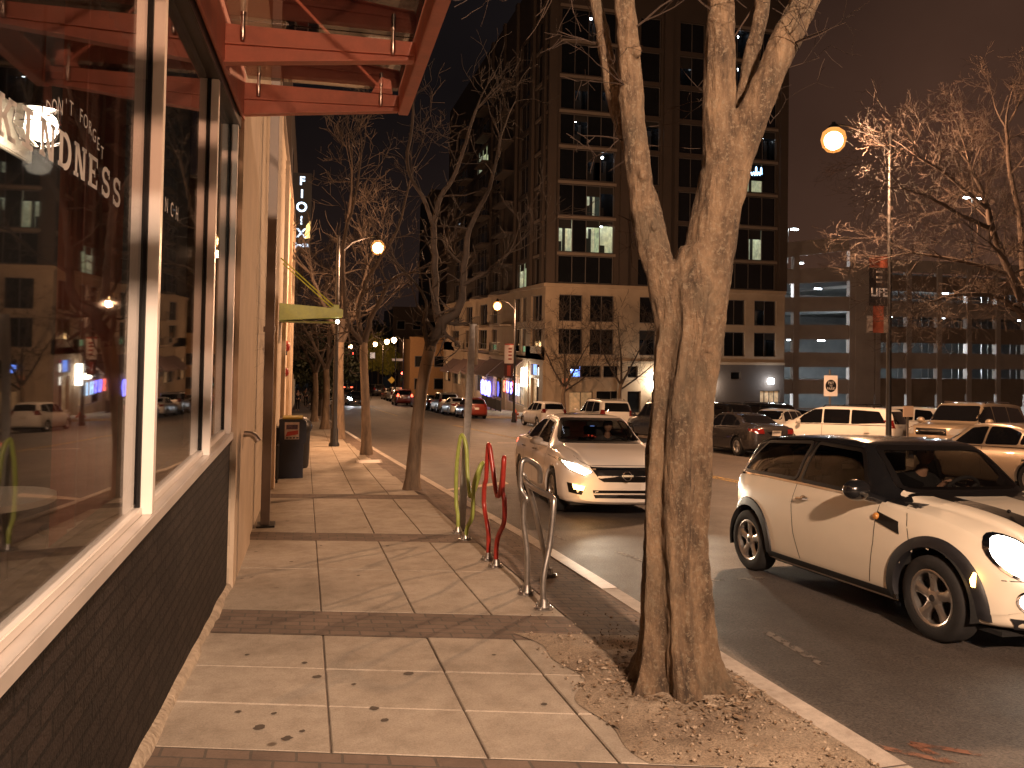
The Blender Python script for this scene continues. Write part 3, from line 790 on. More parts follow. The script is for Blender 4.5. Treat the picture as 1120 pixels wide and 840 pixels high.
MB().box(OUT-.06, OUT+.03, BT[0]-.1, BT[-1]+.06, 3.565, 3.80).build('outer_beam', M['red_steel'], can, bevel=.006)
MB().box(.0305, .045, BT[0]-.1, BT[-1]+.08, 3.42, 3.82).build('wall_plate', M['red_steel'], can, bevel=.003)
for a, b in zip(BT, BT[1:]):
    MB().box(.07, OUT-.075, a+.012, b-.012, 3.752, 3.766).build('glass_plate', M['canopy_glass'], can)
for t in (BT[-1]-.02, BT[-3]):
    r_ = MB().tube([(OUT-.20, t, 3.74), (.06, t-.25, 4.75)], .014, 8).build('tie_rod', M['red_steel'], can, smooth=True)
    MB().prism([(OUT-.30, 3.722), (OUT-.12, 3.722), (OUT-.14, 3.84), (OUT-.22, 3.86)], t-.016, t+.016, 'y').build('rod_bracket', M['red_steel'], r_)

# ------------------------------------------------------------------ cream wall beyond
cw = thing('cream_building', 'cream painted block building continuing the left side beyond the storefront', 'building', (-.60, 7.2, 0))
def wall_quads(mb, x, y0, y1, ztop, zlow=-.4, st=1.5):
    ys = frange(y0, y1, st)
    for a, b in zip(ys, ys[1:]):
        mb.quad((x, a, G(7.2+a)+zlow), (x, b, G(7.2+b)+zlow), (x, b, ztop), (x, a, ztop))
mb = MB(); wall_quads(mb, 0, .0, 27.5, 6.05); mb.quad((0, .0, -1.2), (-.6, .0, -1.2), (-.6, .0, 6.05), (0, .0, 6.05)); mb.quad((0, 0, 6.05), (0, 27.5, 6.05), (-9, 27.5, 6.05), (-9, 0, 6.05))
mb.quad((0, 27.5, -4), (-9, 27.5, -4), (-9, 27.5, 6.05), (0, 27.5, 6.05))
mb.build('wall', M['cream_block'], cw)
mb = MB()
for a, b, d in ((.002, 2.15, .035), (2.15, 2.22, .02)):
    mb.box(.001, d, a, b, -1.6, 6.0)
mb.build('pilaster', M['cream_wall'], cw)
for y in (7.5, 13.2, 18.7, 24.2):
    MB().box(.002, .09, y, y+.55, -2.6, 5.9).build('pilaster', M['cream_wall'], cw, bevel=.01)
MB().box(-.5, .06, 0, 27.5, 6.052, 6.18).build('parapet_cap', M['tan_post'], cw)
MB().box(.002, .012, 5.55, 6.35, G(13)-.1, G(13)+2.15).build('door', mat('cream_door', (.36, .25, .15), .6, var=.1), cw)
MB().box(.003, .02, 9.6, 10.5, G(17)-.1, G(17)+1.0).build('vent_panel', M['tan_post'], cw)
MB().box(.003, .035, 14.9, 15.1, .65, .95).build('wall_light', M['white_lamp'], cw)

dp = thing('downpipe', 'flat taupe steel downpipe standing against the cream wall', 'downpipe', (-.46, 10.55, G(10.55)))
MB().box(-.055, .055, -.06, .06, .0, 6.9).build('pipe', M['tan_post'], dp, bevel=.008)
MB().box(-.075, .065, -.08, .08, 2.45, 2.52).build('collar', M['tan_post'], dp)
MB().box(-.10, .12, -.14, .14, -.02, .03).build('base', M['dark_metal'], dp)
hb = thing('hose_bib', 'short grey pipe spout sticking out of the cream wall', 'pipe', (-.56, 8.05, .62))
MB().tube([(-.05, 0, .02), (.06, 0, .015), (.10, -.02, -.01), (.13, -.03, -.05)], [.03, .03, .032, .035], 10).build('spout', M['galv'], hb, smooth=True)
MB().lathe([(.055, -.012), (.055, .012)], 14, (-.03, 0, .02), 'x').build('wall_flange', M['galv'], hb)
for lab, y, z, s in (('small red fire alarm bell on the cream wall, upper one', 24.0, 1.25, .16), ('small red alarm box on the cream wall below the bell', 23.0, .55, .13)):
    b = thing('fire_alarm', lab, 'alarm', (-.595, y, z))
    MB().lathe([(s, 0), (s, .05), (s*.7, .11), (.0, .13)], 16, (0, 0, 0), 'x').build('bell', mat('alarm_red', (.32, .03, .02), .4), b, smooth=True)
    MB().box(0, .04, -s*.5, s*.5, -s*1.6, -s*.6).build('box', M['dark_metal'], b)

aw = thing('lime_awning', 'lime green flat metal awning projecting from the cream wall on tie rods', 'awning', (-.60, 18.9, 1.98))
MB().prism([(.0, -.08), (1.36, .02), (1.36, .20), (.0, .30)], -.9, .9, 'y').build('awning_box', M['lime'], aw, bevel=.012)
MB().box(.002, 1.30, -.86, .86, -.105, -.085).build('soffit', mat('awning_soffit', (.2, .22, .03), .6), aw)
for y in (-.7, .7):
    MB().tube([(1.22, y, .22), (.0, y, 1.30)], .016, 6).build('tie_rod', M['lime'], aw)
    MB().box(1.16, 1.28, y-.05, y+.05, .20, .30).build('rod_clamp', M['lime'], aw)
MB().sphere((1.25, -.7, -.08), .045, 10, 8).build('lamp', M['white_lamp'], aw, smooth=True)

# taller dark building further along on the left with the vertical sign
tb_ = thing('left_brick_building', 'tall brown building beyond the cream wall carrying the vertical sign', 'building', (-.85, 35.2, 0))
mb = MB(); wall_quads(mb, 0, 0, 34, 12.5); mb.quad((0, 0, -5), (-9, 0, -5), (-9, 0, 12.5), (0, 0, 12.5)); mb.quad((0, 34, -6), (-9, 34, -6), (-9, 34, 12.5), (0, 34, 12.5)); mb.quad((0,0,12.5),(0,34,12.5),(-9,34,12.5),(-9,0,12.5))
mb.build('wall', M['tower_wall'], tb_)
for k in range(6):
    w_ = MB().box(.002, .05, 1.5+5.4*k, 4.6+5.4*k, G(38+5.4*k)+.6, G(38+5.4*k)+2.9).build('shop_window', M['bronze'], tb_)
    MB().box(.051, .056, 1.6+5.4*k, 4.5+5.4*k, G(38+5.4*k)+.7, G(38+5.4*k)+2.8).build('pane', M['shop_lit'] if k in (1, 3, 4) else M['pane_dark'], w_)
for k in range(5):
    for r_ in range(3):
        w_ = MB().box(.002, .04, 2.0+6.4*k, 3.6+6.4*k, 1.6+3.3*r_, 3.5+3.3*r_).build('window', M['mullion_grey'], tb_)
        MB().box(.041, .046, 2.1+6.4*k, 3.5+6.4*k, 1.7+3.3*r_, 3.4+3.3*r_).build('pane', M['pane_dark'], w_)
sg = thing('blade_sign', 'tall black projecting sign reading FIOIX in lit white letters with an arrow', 'sign', (-.38, 40.0, 7.5))
MB().box(-.44, .44, -.12, .12, -1.95, 1.95).build('sign_box', M['dark_metal'], sg, bevel=.02)
for z in (1.0, -1.0): MB().box(-.9, -.44, -.04, .04, z-.05, z+.05).build('bracket', M['dark_metal'], sg)
for ch, z, s in (('F', 1.55, .56), ('I', .92, .56), ('O', .27, .66), ('I', -.38, .56), ('X', -1.0, .60)):
    text_obj(ch, s, M['neon_white'], 'sign_letter', sg, Matrix.Translation((-.02, -.125, z)) @ Matrix.Rotation(PI/2, 4, 'X'), depth=.02, bold=.015)
mb = MB(); mb.prism([(-.40, -1.58), (-.24, -1.44), (-.24, -1.53), (.02, -1.53), (.02, -1.63), (-.24, -1.63), (-.24, -1.72)], -.145, -.125, 'y')
for k in range(3): mb.box(.06+.11*k, .13+.11*k, -.145, -.125, -1.65, -1.49)
mb.build('sign_arrow', M['neon_white'], sg)
mb = MB(); mb.prism([(.12, -1.25), (.40, -1.2), (.40, -.35), (.22, -.6)], -.14, -.126, 'y')
mb.build('yellow_patch', mat('warm_sign_patch', (1, .8, .4), .5, emit=(1.0, .68, .24), es=1.6, var=.4, vscale=3), sg)
# ================================================================== STREET FURNITURE
LIGHTS = []
def point_light(loc, power, color=WARM, size=.18, name='lamp_light'):
    l = bpy.data.lights.new(name, 'POINT'); l.energy = power; l.color = color; l.shadow_soft_size = size
    o = bpy.data.objects.new(name, l); o.location = loc; col.objects.link(o); return o
def spot_light(loc, d, power, color, ang=70, blend=.6, size=.05, name='head_light'):
    l = bpy.data.lights.new(name, 'SPOT'); l.energy = power; l.color = color; l.spot_size = math.radians(ang); l.spot_blend = blend; l.shadow_soft_size = size
    o = bpy.data.objects.new(name, l); o.location = loc
    o.rotation_euler = Vector(d).to_track_quat('-Z', 'Y').to_euler(); col.objects.link(o); return o
def street_lamp(x, y, h, arm, lab, power, globe='globe', gr=.24, group='street lamps along the road', color=WARM, zoff=0.0, ang=0.0):
    z0 = GZ(x, y)+zoff
    t = thing('street_lamp', lab, 'street lamp', (x, y, z0), ang, group)
    MB().lathe([(.17, -.05), (.17, .08), (.13, .14), (.12, .55), (.085, .62), (.075, 2), (.055, h-.1), (.05, h+.06), (.0, h+.1)], 14).build('pole', M['dark_metal'], t, smooth=True)
    s = -1 if arm < 0 else 1; a = abs(arm)
    MB().tube([(0, 0, h-.55), (s*a*.35, 0, h-.12), (s*a*.75, 0, h+.08), (s*a, 0, h+.10)], [.035, .03, .028, .03], 8).build('arm', M['dark_metal'], t, smooth=True)
    MB().lathe([(.0, .20), (.05, .19), (.07, .12), (gr*.40, .07), (gr*.5, .0)], 16, (s*a, 0, h-.03)).build('hood', M['dark_metal'], t, smooth=True)
    MB().lathe([(gr*.5, .0), (gr*.86, -.10), (gr, -gr*.85), (gr*.86, -gr*1.45), (gr*.5, -gr*1.85), (.0, -gr*2.0)], 16, (s*a, 0, h-.035)).build('globe', M['globe_amber' if globe == 'globe' else globe], t, smooth=True)
    if globe == 'globe': MB().sphere((s*a, 0, h-.035-gr*.98), gr*.74, 14, 10).build('bulb', M['globe'], t, smooth=True)
    if power:
        c, sn = math.cos(ang), math.sin(ang)
        point_light((x+s*a*c, y+s*a*sn, z0+h-.2-gr*2.0), power, color, .16)
    return t
# across the street, the brightest one in the photo
L1 = street_lamp(16.72, 20.1, 9.78, -1.95, 'tall street lamp with bright globe and a LIFE banner, right of the big tree', 8000, gr=.36)
street_lamp(12.95+.1, 49.9, 7.75, -1.22, 'street lamp with white and red banner at the far street corner', 3600, gr=.30)
street_lamp(.92, 26.4, 6.75, 1.27, 'street lamp half hidden behind the sidewalk trees on the left', 2300, gr=.24)
street_lamp(2.25, -5.2, 6.4, -1.05, 'street lamp standing beside the near sidewalk', 9300, gr=.24, color=WARM_NEAR)
for i, (x, y, h, a) in enumerate(((10.6, 90.4, 7.4, -1.1), (10.55, 98.0, 7.5, -1.1), (10.3, 112.0, 7.6, -1.1), (7.9, 131, 7.6, -1.1))):
    street_lamp(x, y, h, a, 'distant street lamp glowing near the traffic signals down the street', 1600 if i in (0, 2) else 0, 'globe_far', .30)

def banner(lamp_xyz, z0, z1, w, kind, lab):
    x, y, z = lamp_xyz
    t = thing('banner', lab, 'banner', (x, y, z))
    for zz in (z0+.03, z1-.03): MB().tube([(0, 0, zz), (-w-.12, 0, zz)], .016, 6).build('bracket', M['dark_metal'], t)
    def cloth(a, b, c, d, m, name='panel', yy=-.02):
        mb = MB(); n = 8
        for k in range(n):
            u0, u1 = a+(b-a)*k/n, a+(b-a)*(k+1)/n
            f = lambda u: yy-.02*math.sin((u+.3)*7)
            mb.quad((u0, f(u0), c), (u1, f(u1), c), (u1, f(u1), d), (u0, f(u0), d))
        mb.build(name, m, t, smooth=True)
    H = z1-z0
    if kind == 'life':
        dk = mat('banner_black', (.025, .02, .02), .8); rd = mat('banner_rust', (.34, .09, .05), .8, var=.2, vscale=6); wh = mat('banner_white', (.52, .45, .40), .8)
        cloth(-w-.1, -.1, z0+.35*H, z1-.15*H, dk); cloth(-w-.1, -.1, z1-.15*H, z1, rd)
        cloth(-w-.18, -.02, z0, z0+.22*H, wh); cloth(-w+.03, -.24, z0, z0+.35*H, rd, yy=-.05)
        text_obj('LIFE', .34, mat('banner_letter', (.62, .56, .50), .8, emit=(1, .9, .8), es=.05), 'banner_lettering', t, Matrix.Translation((-w/2-.1, -.075, z0+.52*H)) @ Matrix.Rotation(PI/2, 4, 'X'), depth=.003, bold=.008)
        for zz, s in ((.66, .10), (.72, .09), (.79, .10)): MB().box(-w/2-.1-s, -w/2-.1+s, -.08, -.07, z0+zz*H-.03, z0+zz*H+.03).build('small_line', mat('banner_small', (.45, .4, .36), .8), t)
    else:
        wh = mat('banner_cream', (.55, .45, .38), .8, emit=(1, .7, .5), es=.04); rd = mat('banner_red', (.30, .05, .035), .8)
        cloth(-w-.1, -.1, z0+.42*H, z1, wh); cloth(-w-.1, -.1, z0, z0+.42*H, mat('banner_dark', (.06, .02, .02), .8)); cloth(-w+.08, -.28, z0+.06*H, z0+.36*H, rd, yy=-.05)
        cloth(-w-.1, -.1, z1-.04*H, z1, rd, yy=-.04)
        for zz in (.55, .66, .76, .85): MB().box(-w*.75, -w*.38, -.07, -.05, z0+zz*H-.05, z0+zz*H+.05).build('small_line', rd, t)
    return t
banner((16.72, 20.1, 0), 1.95, 4.22, .62, 'life', 'dark banner reading LIFE with rust red foot on the tall lamp pole')
banner((13.05, 49.9, 0), -.95, 1.25, .60, 'fest', 'cream banner with red square hanging on the far corner lamp pole')

# leaning sign post by the kerb
sp = thing('sign_post', 'slightly leaning grey steel sign post by the kerb behind the lime bike rack', 'sign post', (1.88, 9.62, GZ(1.9, 9.6)))
P0, P1 = Vector((0, 0, 0)), Vector((.10, .02, 2.52))
mb = MB()
for dx, dy in ((-.035, 0), (.035, 0)):
    mb.tube([P0+Vector((dx, .012, 0)), P1+Vector((dx, .012, 0))], .012, 4)
mb.add([P0+Vector((-.042, -.008, 0)), P0+Vector((.042, -.008, 0)), P1+Vector((.042, -.008, 0)), P1+Vector((-.042, -.008, 0)),
        P0+Vector((-.042, .02, 0)), P0+Vector((.042, .02, 0)), P1+Vector((.042, .02, 0)), P1+Vector((-.042, .02, 0))],
       [(0,1,2,3), (4,7,6,5), (0,3,7,4), (1,5,6,2), (3,2,6,7), (0,4,5,1)])
mb.build('post', M['galv'], sp)
MB().box(.125, .130, -.14, .16, 2.02, 2.50).build('sign_plate', mat('sign_plate_white', (.5, .46, .4), .5, var=.1), sp)

# ------------------------------------------------------------------ bike racks
def foot(mb, x, y, z):
    mb.lathe([(.075, 0), (.075, .012), (.045, .02), (.034, .06), (.03, .075)], 16, (x, y, z))
    for k in range(4):
        a = PI/4+k*PI/2
        mb.lathe([(.014, .012), (.014, .032), (.0, .034)], 6, (x+.055*math.cos(a), y+.055*math.sin(a), z))
def smooth_path(pts, n=6):
    P = [Vector(p) for p in pts]; P = [P[0]*2-P[1]]+P+[P[-1]*2-P[-2]]
    out = []
    for i in range(1, len(P)-2):
        for k in range(n):
            t = k/n; a, b, c, d = P[i-1], P[i], P[i+1], P[i+2]
            out.append(.5*((2*b)+(c-a)*t+(2*a-5*b+4*c-d)*t*t+(3*b-a-3*c+d)*t**3))
    out.append(P[-2]); return out
def rack(name, lab, y, m, tubes, feet, x=1.80, footmat='galv'):
    t = thing('bike_rack', lab, 'bike rack', (x, y, GZ(x, y)), 0, 'tube bike racks in a row by the kerb')
    for p in tubes: MB().tube(smooth_path(p), .0235, 10).build('tube', M[m], t, smooth=True, angle=60)
    for fx, fy in feet:
        mb = MB(); foot(mb, fx, fy, GZ(x+fx, y+fy)-GZ(x, y)); mb.build('foot', M[footmat], t, smooth=True, angle=35)
    return t
def gy(x, y, dy): return GZ(x, y+dy)-GZ(x, y)
Yr = 7.63
rack('red', 'red tulip shaped tube bike rack, middle of the three racks', Yr, 'red_tube',
     [[(0, .17, gy(1.8, Yr, .17)), (0, .17, .22), (-.01, .20, .34), (-.02, .31, .50), (-.02, .31, .70), (-.01, .28, .78), (0, .27, 1.08), (.01, .235, 1.10), (.03, .17, .90), (.05, .11, .70), (.05, .04, .645)],
      [(0, -.17, gy(1.8, Yr, -.17)), (0, -.17, .20), (.01, -.21, .32), (.03, -.34, .48), (.03, -.33, .68), (.02, -.30, .76), (.03, -.29, 1.03), (.04, -.25, 1.05), (.05, -.16, .86), (.05, -.06, .68), (.05, .04, .645)]],
     [(0, .17), (0, -.17)])
Yl = 9.20
rack('lime', 'lime green tulip shaped tube bike rack, farthest of the three racks', Yl, 'lime_tube',
     [[(0, .23, gy(1.8, Yl, .23)), (.0, .25, .18), (-.01, .33, .34), (-.01, .34, .75), (.02, .30, 1.10), (.05, .27, 1.13), (.08, .22, 1.0), (.09, .16, .70), (.10, .05, .45)],
      [(0, -.23, gy(1.8, Yl, -.23)), (.01, -.27, .16), (.05, -.36, .32), (.06, -.36, .66), (.12, -.38, .86), (.17, -.32, .90), (.16, -.22, .80), (.13, -.08, .55), (.10, .05, .45)]],
     [(0, .23), (0, -.23)])
Ys = 6.12
rack('silver', 'bare silver bent tube bike rack, nearest of the three racks', Ys, 'galv',
     [[(0, .24, gy(1.8, Ys, .24)), (.0, .25, .30), (-.03, .27, .56), (-.03, .27, .72), (-.01, .25, .76), (-.05, .30, .84), (-.05, .30, 1.02), (-.02, .31, 1.07), (.05, .34, 1.05), (.13, .38, .98), (.15, .42, .86)],
      [(0, -.24, gy(1.8, Ys, -.24)), (.0, -.22, .25), (.06, -.18, .50), (.09, -.16, .78), (.09, -.12, .84), (.04, .0, .86), (.0, .25, .88), (.02, .55, .90), (.10, .72, .84), (.22, .80, .55), (.37, .82, gy(1.8, Ys, .82)-.0)]],
     [(0, .24), (0, -.24), (.37, .82)])

# ------------------------------------------------------------------ newspaper box, trash can
nb = thing('newspaper_box', 'dark navy newspaper box with poster and yellow top edge against the cream wall', 'newspaper box', (-.24, 16.8, GZ(0, 16.8)))
MB().box(-.26, .22, -.20, .22, 0, .72).build('pedestal', M['navy'], nb, bevel=.012)
mb = MB(); mb.prism([(-.26, .70), (.24, .70), (.27, .78), (.27, 1.14), (.20, 1.20), (-.26, 1.20)], -.26, .24, 'y', 0)
mb.build('cabinet', M['navy'], nb, bevel=.012)
MB().box(-.20, .20, -.27, .20, 1.203, 1.235).build('top_edge', mat('yellow_top_edge', (.45, .33, .03), .5), nb, bevel=.006)
po = MB().box(-.15, .13, -.268, -.2605, .80, 1.14).build('poster', mat('poster_paper', (.55, .46, .42), .6, var=.25, vscale=14), nb)
mb = MB()
mb.box(-.12, .10, -.2715, -.2685, 1.00, 1.09)
mb.build('poster_picture', mat('poster_dark', (.10, .06, .10), .6, var=.6, vscale=30), po)
MB().prism([(-.13, .86), (.11, .90), (.11, .98), (-.10, .95)], -.2715, -.2685, 'y').build('poster_picture', mat('poster_red', (.45, .06, .05), .6), po)
for k in range(4): MB().box(-.12+.065*k, -.075+.065*k, -.2715, -.2685, .815, .845).build('poster_mark', mat('poster_dark_mark', (.07, .05, .05), .6), po)
MB().box(-.33, -.265, -.16, .18, 0, 1.02).build('side_cabinet', M['dark_metal'], nb, bevel=.008)
for y in (-.5, -.75): pass
tc_ = thing('trash_can', 'black round trash can with domed lid behind the newspaper box', 'trash can', (-.20, 19.0, GZ(0, 19.0)))
MB().lathe([(.27, 0), (.30, .05), (.32, .82), (.34, .84), (.34, .90), (.30, .91)], 24).build('bin', M['black_plastic'], tc_, smooth=True, angle=35)
MB().lathe([(.365, .885), (.37, .96), (.34, 1.05), (.24, 1.14), (.10, 1.18), (0, 1.185)], 24).build('lid', M['dark_metal'], tc_, smooth=True, angle=50)
MB().box(-.14, .14, -.365, -.32, .95, 1.06).build('flap', M['gasket'], tc_)
hr = thing('railing', 'low dark steel railing stub beside the newspaper box at the cream wall', 'railing', (-.50, 16.0, GZ(0, 16)))
for y in (-.2, .35): MB().tube([(0, y, -.02), (0, y, .72)], .02, 8).build('post', M['dark_metal'], hr)
MB().tube([(0, -.2, .70), (0, .35, .67)], .02, 8).build('rail', M['dark_metal'], hr)
# short parking post beside fourth tree
bo = thing('bollard', 'thin dark post standing next to the sidewalk tree by the kerb', 'bollard', (.98, 29.2, GZ(1, 29.2)))
MB().lathe([(.10, 0), (.09, .05), (.06, .08), (.055, .95), (.10, 1.0), (.11, 1.3), (.06, 1.42), (0, 1.44)], 12).build('post', M['dark_metal'], bo, smooth=True)
ut = thing('utility_cover', 'pale rectangular utility cover set in the sidewalk by the trees', 'utility cover', (1.55, 20.0, GZ(1.55, 20)+.003))
MB().box(-.25, .28, -.35, .35, -.02, .006).build('lid', M['alu_sill'], ut, bevel=.004)
MB().box(-.30, .33, -.40, .40, -.03, .003).build('frame', M['granite'], ut)

# pay to park sign, traffic lights, hydrant, signs down the street
pp = thing('parking_sign', 'white parking sign with black disc reading PAY TO PARK in the lot', 'sign', (19.6, 26.75, GZ(19.6, 26.75)))
MB().box(-.03, .03, 0, .05, 0, 3.0).build('post', M['galv'], pp)
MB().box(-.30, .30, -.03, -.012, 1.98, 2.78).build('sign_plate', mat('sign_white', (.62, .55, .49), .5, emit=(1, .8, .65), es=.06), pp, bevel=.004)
MB().lathe([(.24, -.036), (.24, -.031)], 28, (0, 0, 2.38), 'y').build('disc', M['gasket'], pp)
for s, z, k in (('PAY', 2.49, .15), ('TO', 2.38, .09), ('PARK', 2.27, .15)):
    text_obj(s, k, M['vinyl'], 'sign_lettering', pp, Matrix.Translation((0, -.038, z)) @ Matrix.Rotation(PI/2, 4, 'X'), depth=.001, bold=.004)
ps = thing('lot_sign', 'small tan blank board standing at the edge of the parking lot beside the lamp pole', 'sign', (18.35, 21.2, GZ(18.3, 21.2)))
MB().box(-.03, .03, 0, .04, 0, 1.45).build('post', M['galv'], ps)
MB().box(-.19, .19, -.02, -.002, 1.32, 1.66).build('board', mat('tan_board', (.50, .36, .26), .6), ps)
hy = thing('fire_hydrant', 'orange red fire hydrant on the far corner sidewalk', 'hydrant', (13.45, 52.3-1.2, GZ(13.4, 51)))
MB().lathe([(.16, 0), (.16, .05), (.11, .07), (.11, .50), (.15, .52), (.15, .57), (.11, .62), (.06, .72), (.03, .74), (.03, .79), (0, .8)], 16).build('barrel', mat('hydrant_paint', (.38, .075, .03), .5), hy, smooth=True)
for s in (-1, 1): MB().lathe([(.055, 0), (.055, s*.10), (.07, s*.10), (.07, s*.14)], 10, (s*.09, 0, .42), 'x').build('nozzle', mat('hydrant_cap', (.38, .075, .03), .5), hy)

def traffic_light(x, y, z, lab, lit='red', post=True, arm=0.0, s=1.0):
    z0 = GZ(x+arm, y)
    t = thing('traffic_light', lab, 'traffic light', (x, y, z), 0, 'traffic signals at the distant crossing')
    MB().box(-.20*s, .20*s, -.15, .15, -.60*s, .60*s).build('housing', M['dark_metal'], t, bevel=.03)
    for k, (cn, zz) in enumerate((('red', .38), ('amber', 0), ('green', -.38))):
        on = cn == lit
        mm = mat('signal_'+cn+('_lit' if on else '_off'), {'red': (.2, .01, .01), 'amber': (.15, .08, .01), 'green': (.01, .10, .05)}[cn], .3, emit=({'red': (1, .05, .03), 'amber': (1, .5, .1), 'green': (.1, 1, .5)}[cn] if on else None), es=28 if on else 0)
        MB().lathe([(.0, -.20), (.10, -.19), (.145*s, -.155)], 14, (0, 0, zz*s), 'y').build('signal_lens', mm, t, smooth=True)
        mb = MB(); mb.tube([(.16*s*math.cos(a), -.16, zz*s+.16*s*math.sin(a)) for a in [PI*i/8 for i in range(9)]], .02, 4); mb.build('visor', M['dark_metal'], t)
    if post:
        MB().tube([(arm, .25, z0-z), (arm, .25, .9)], .08, 8).build('post', M['dark_metal'], t)
        if arm: MB().tube([(arm, .25, .8), (0, .22, .75)], .05, 8).build('arm', M['dark_metal'], t)
        else: MB().box(-.05, .05, .1, .25, -.1, .1).build('bracket', M['dark_metal'], t)
traffic_light(4.05, 114, -2.70, 'red traffic signal on a mast arm above the road, left one', 'red', True, -3.6)
traffic_light(6.4, 116, -1.2, 'dim red traffic signal higher and farther beyond the sidewalk trees', 'red', True, -6.0, .7)
traffic_light(12.9, 111, -3.95, 'bright red traffic signal on a post at the right end of the street', 'red', True, 0, 1.15)
def small_sign(name, x, y, z, w, h, m, lab, diamond=False):
    z0 = GZ(x, y); t = thing(name, lab, 'sign', (x, y, z0))
    MB().tube([(0, .05, 0), (0, .05, z-z0+h/2)], .04, 6).build('post', M['dark_metal'], t)
    if diamond: MB().prism([(0, z-z0-h/2), (w/2, z-z0), (0, z-z0+h/2), (-w/2, z-z0)], -.02, 0, 'y').build('sign_plate', m, t)
    else: MB().box(-w/2, w/2, -.02, 0, z-z0-h/2, z-z0+h/2).build('sign_plate', m, t)
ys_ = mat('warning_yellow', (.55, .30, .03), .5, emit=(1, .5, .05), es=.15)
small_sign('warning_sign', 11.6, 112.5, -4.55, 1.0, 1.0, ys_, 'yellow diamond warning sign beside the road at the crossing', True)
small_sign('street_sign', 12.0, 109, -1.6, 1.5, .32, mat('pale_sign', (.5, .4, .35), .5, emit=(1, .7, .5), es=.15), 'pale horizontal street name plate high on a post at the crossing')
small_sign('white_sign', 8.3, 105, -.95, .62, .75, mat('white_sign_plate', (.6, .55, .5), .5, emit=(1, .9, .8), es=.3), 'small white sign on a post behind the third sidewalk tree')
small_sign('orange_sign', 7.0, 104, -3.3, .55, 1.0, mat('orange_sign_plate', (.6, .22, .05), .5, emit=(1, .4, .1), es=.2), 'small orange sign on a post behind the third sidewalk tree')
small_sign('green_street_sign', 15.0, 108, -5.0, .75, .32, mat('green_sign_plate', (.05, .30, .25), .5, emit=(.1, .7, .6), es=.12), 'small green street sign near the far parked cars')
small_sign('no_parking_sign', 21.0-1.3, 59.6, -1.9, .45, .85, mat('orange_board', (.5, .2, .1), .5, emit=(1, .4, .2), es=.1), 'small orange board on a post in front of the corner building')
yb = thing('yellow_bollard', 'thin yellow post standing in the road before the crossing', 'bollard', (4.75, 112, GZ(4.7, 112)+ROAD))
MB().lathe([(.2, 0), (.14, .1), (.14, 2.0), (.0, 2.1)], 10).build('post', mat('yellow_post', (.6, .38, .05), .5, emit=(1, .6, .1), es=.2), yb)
# ================================================================== TREES
def rvec(rr): 
    while True:
        v = Vector((rr.uniform(-1, 1), rr.uniform(-1, 1), rr.uniform(-1, 1)))
        if .05 < v.length < 1: return v.normalized()
def grow(mb, rr, p, d, L, r, depth, up=.12, spread=.75, nseg=3, sides=4, minr=.0025, fork=(2, 3)):
    """recursive bare winter branching"""
    pts = [p]; rs = [r]; q = p.copy(); dd = d.copy()
    for i in range(nseg):
        dd = (dd+rvec(rr)*.22+Vector((0, 0, up*.5))).normalized()
        q = q+dd*(L/nseg); pts.append(q.copy()); rs.append(max(minr, r*(1-.55*(i+1)/nseg)))
    mb.tube(pts, rs, sides if depth > 1 else 3, caps=False)
    if depth <= 0: return
    for k in range(rr.randint(*fork)):
        i = rr.randint(1, nseg); b = pts[i]
        nd = (dd*.75+rvec(rr)*spread+Vector((0, 0, up))).normalized()
        grow(mb, rr, b, nd, L*rr.uniform(.55, .85), max(minr, rs[i]*.62), depth-1, up, spread, nseg, sides, minr, fork)
def limb_tree(name, lab, trunk, limbs, seed, twig_depth=3, twig_L=.8, per=3, minr=.003, thin=1.0, group=None, bark='bark_far', twig='twig', flare=1.35, grown=True, spread=.75, up=.12, fork=(2, 3), base=None):
    rr = random.Random(seed)
    b = base or trunk[0][:3]
    t = thing(name, lab, 'tree', b, 0, group)
    B = Vector(b)
    def rel(P): return [Vector(p[:3])-B for p in P]
    T = smooth_path(rel(trunk), 4)
    R = []
    rad = [p[3]*.5 for p in trunk]
    for i in range(len(T)):
        f = i/(len(T)-1)*(len(rad)-1); k = min(int(f), len(rad)-2); R.append(rad[k]+(rad[k+1]-rad[k])*(f-k))
    R[0] *= flare
    T[0].z -= .05
    mb = MB(); mb.tube(T, R, 12, caps=False)
    tr = mb.build('trunk', M[bark], t, smooth=True, angle=80)
    mb = MB()
    for lim in limbs:
        P = smooth_path(rel(lim), 4); rad = [p[3]*.5 for p in lim]; R = []
        for i in range(len(P)):
            f = i/(len(P)-1)*(len(rad)-1); k = min(int(f), len(rad)-2); R.append(rad[k]+(rad[k+1]-rad[k])*(f-k))
        # gentle crookedness
        for i in range(1, len(P)): P[i] = P[i]+rvec(rr)*R[i]*.35
        mb.tube(P, R, 8, caps=False)
        n = len(P)
        if twig_depth >= 0:
            for i in range(2, n):
                if rr.random() < per/6:
                    d = (P[i]-P[i-1]).normalized()
                    nd = (d*.4+rvec(rr)*.9+Vector((0, 0, .15))).normalized()
                    grow(mb, rr, P[i], nd, twig_L*rr.uniform(.5, 1.1), max(minr, R[i]*.42), twig_depth-1, up, spread, minr=minr, fork=fork)
            d = (P[-1]-P[-2]).normalized()
            for k in range(3): grow(mb, rr, P[-1], (d+rvec(rr)*.5).normalized(), twig_L, max(minr, R[-1]*.7), twig_depth, up, spread, minr=minr, fork=fork)
    mb.build('crown', M[twig], t, smooth=True, angle=80)
    return t

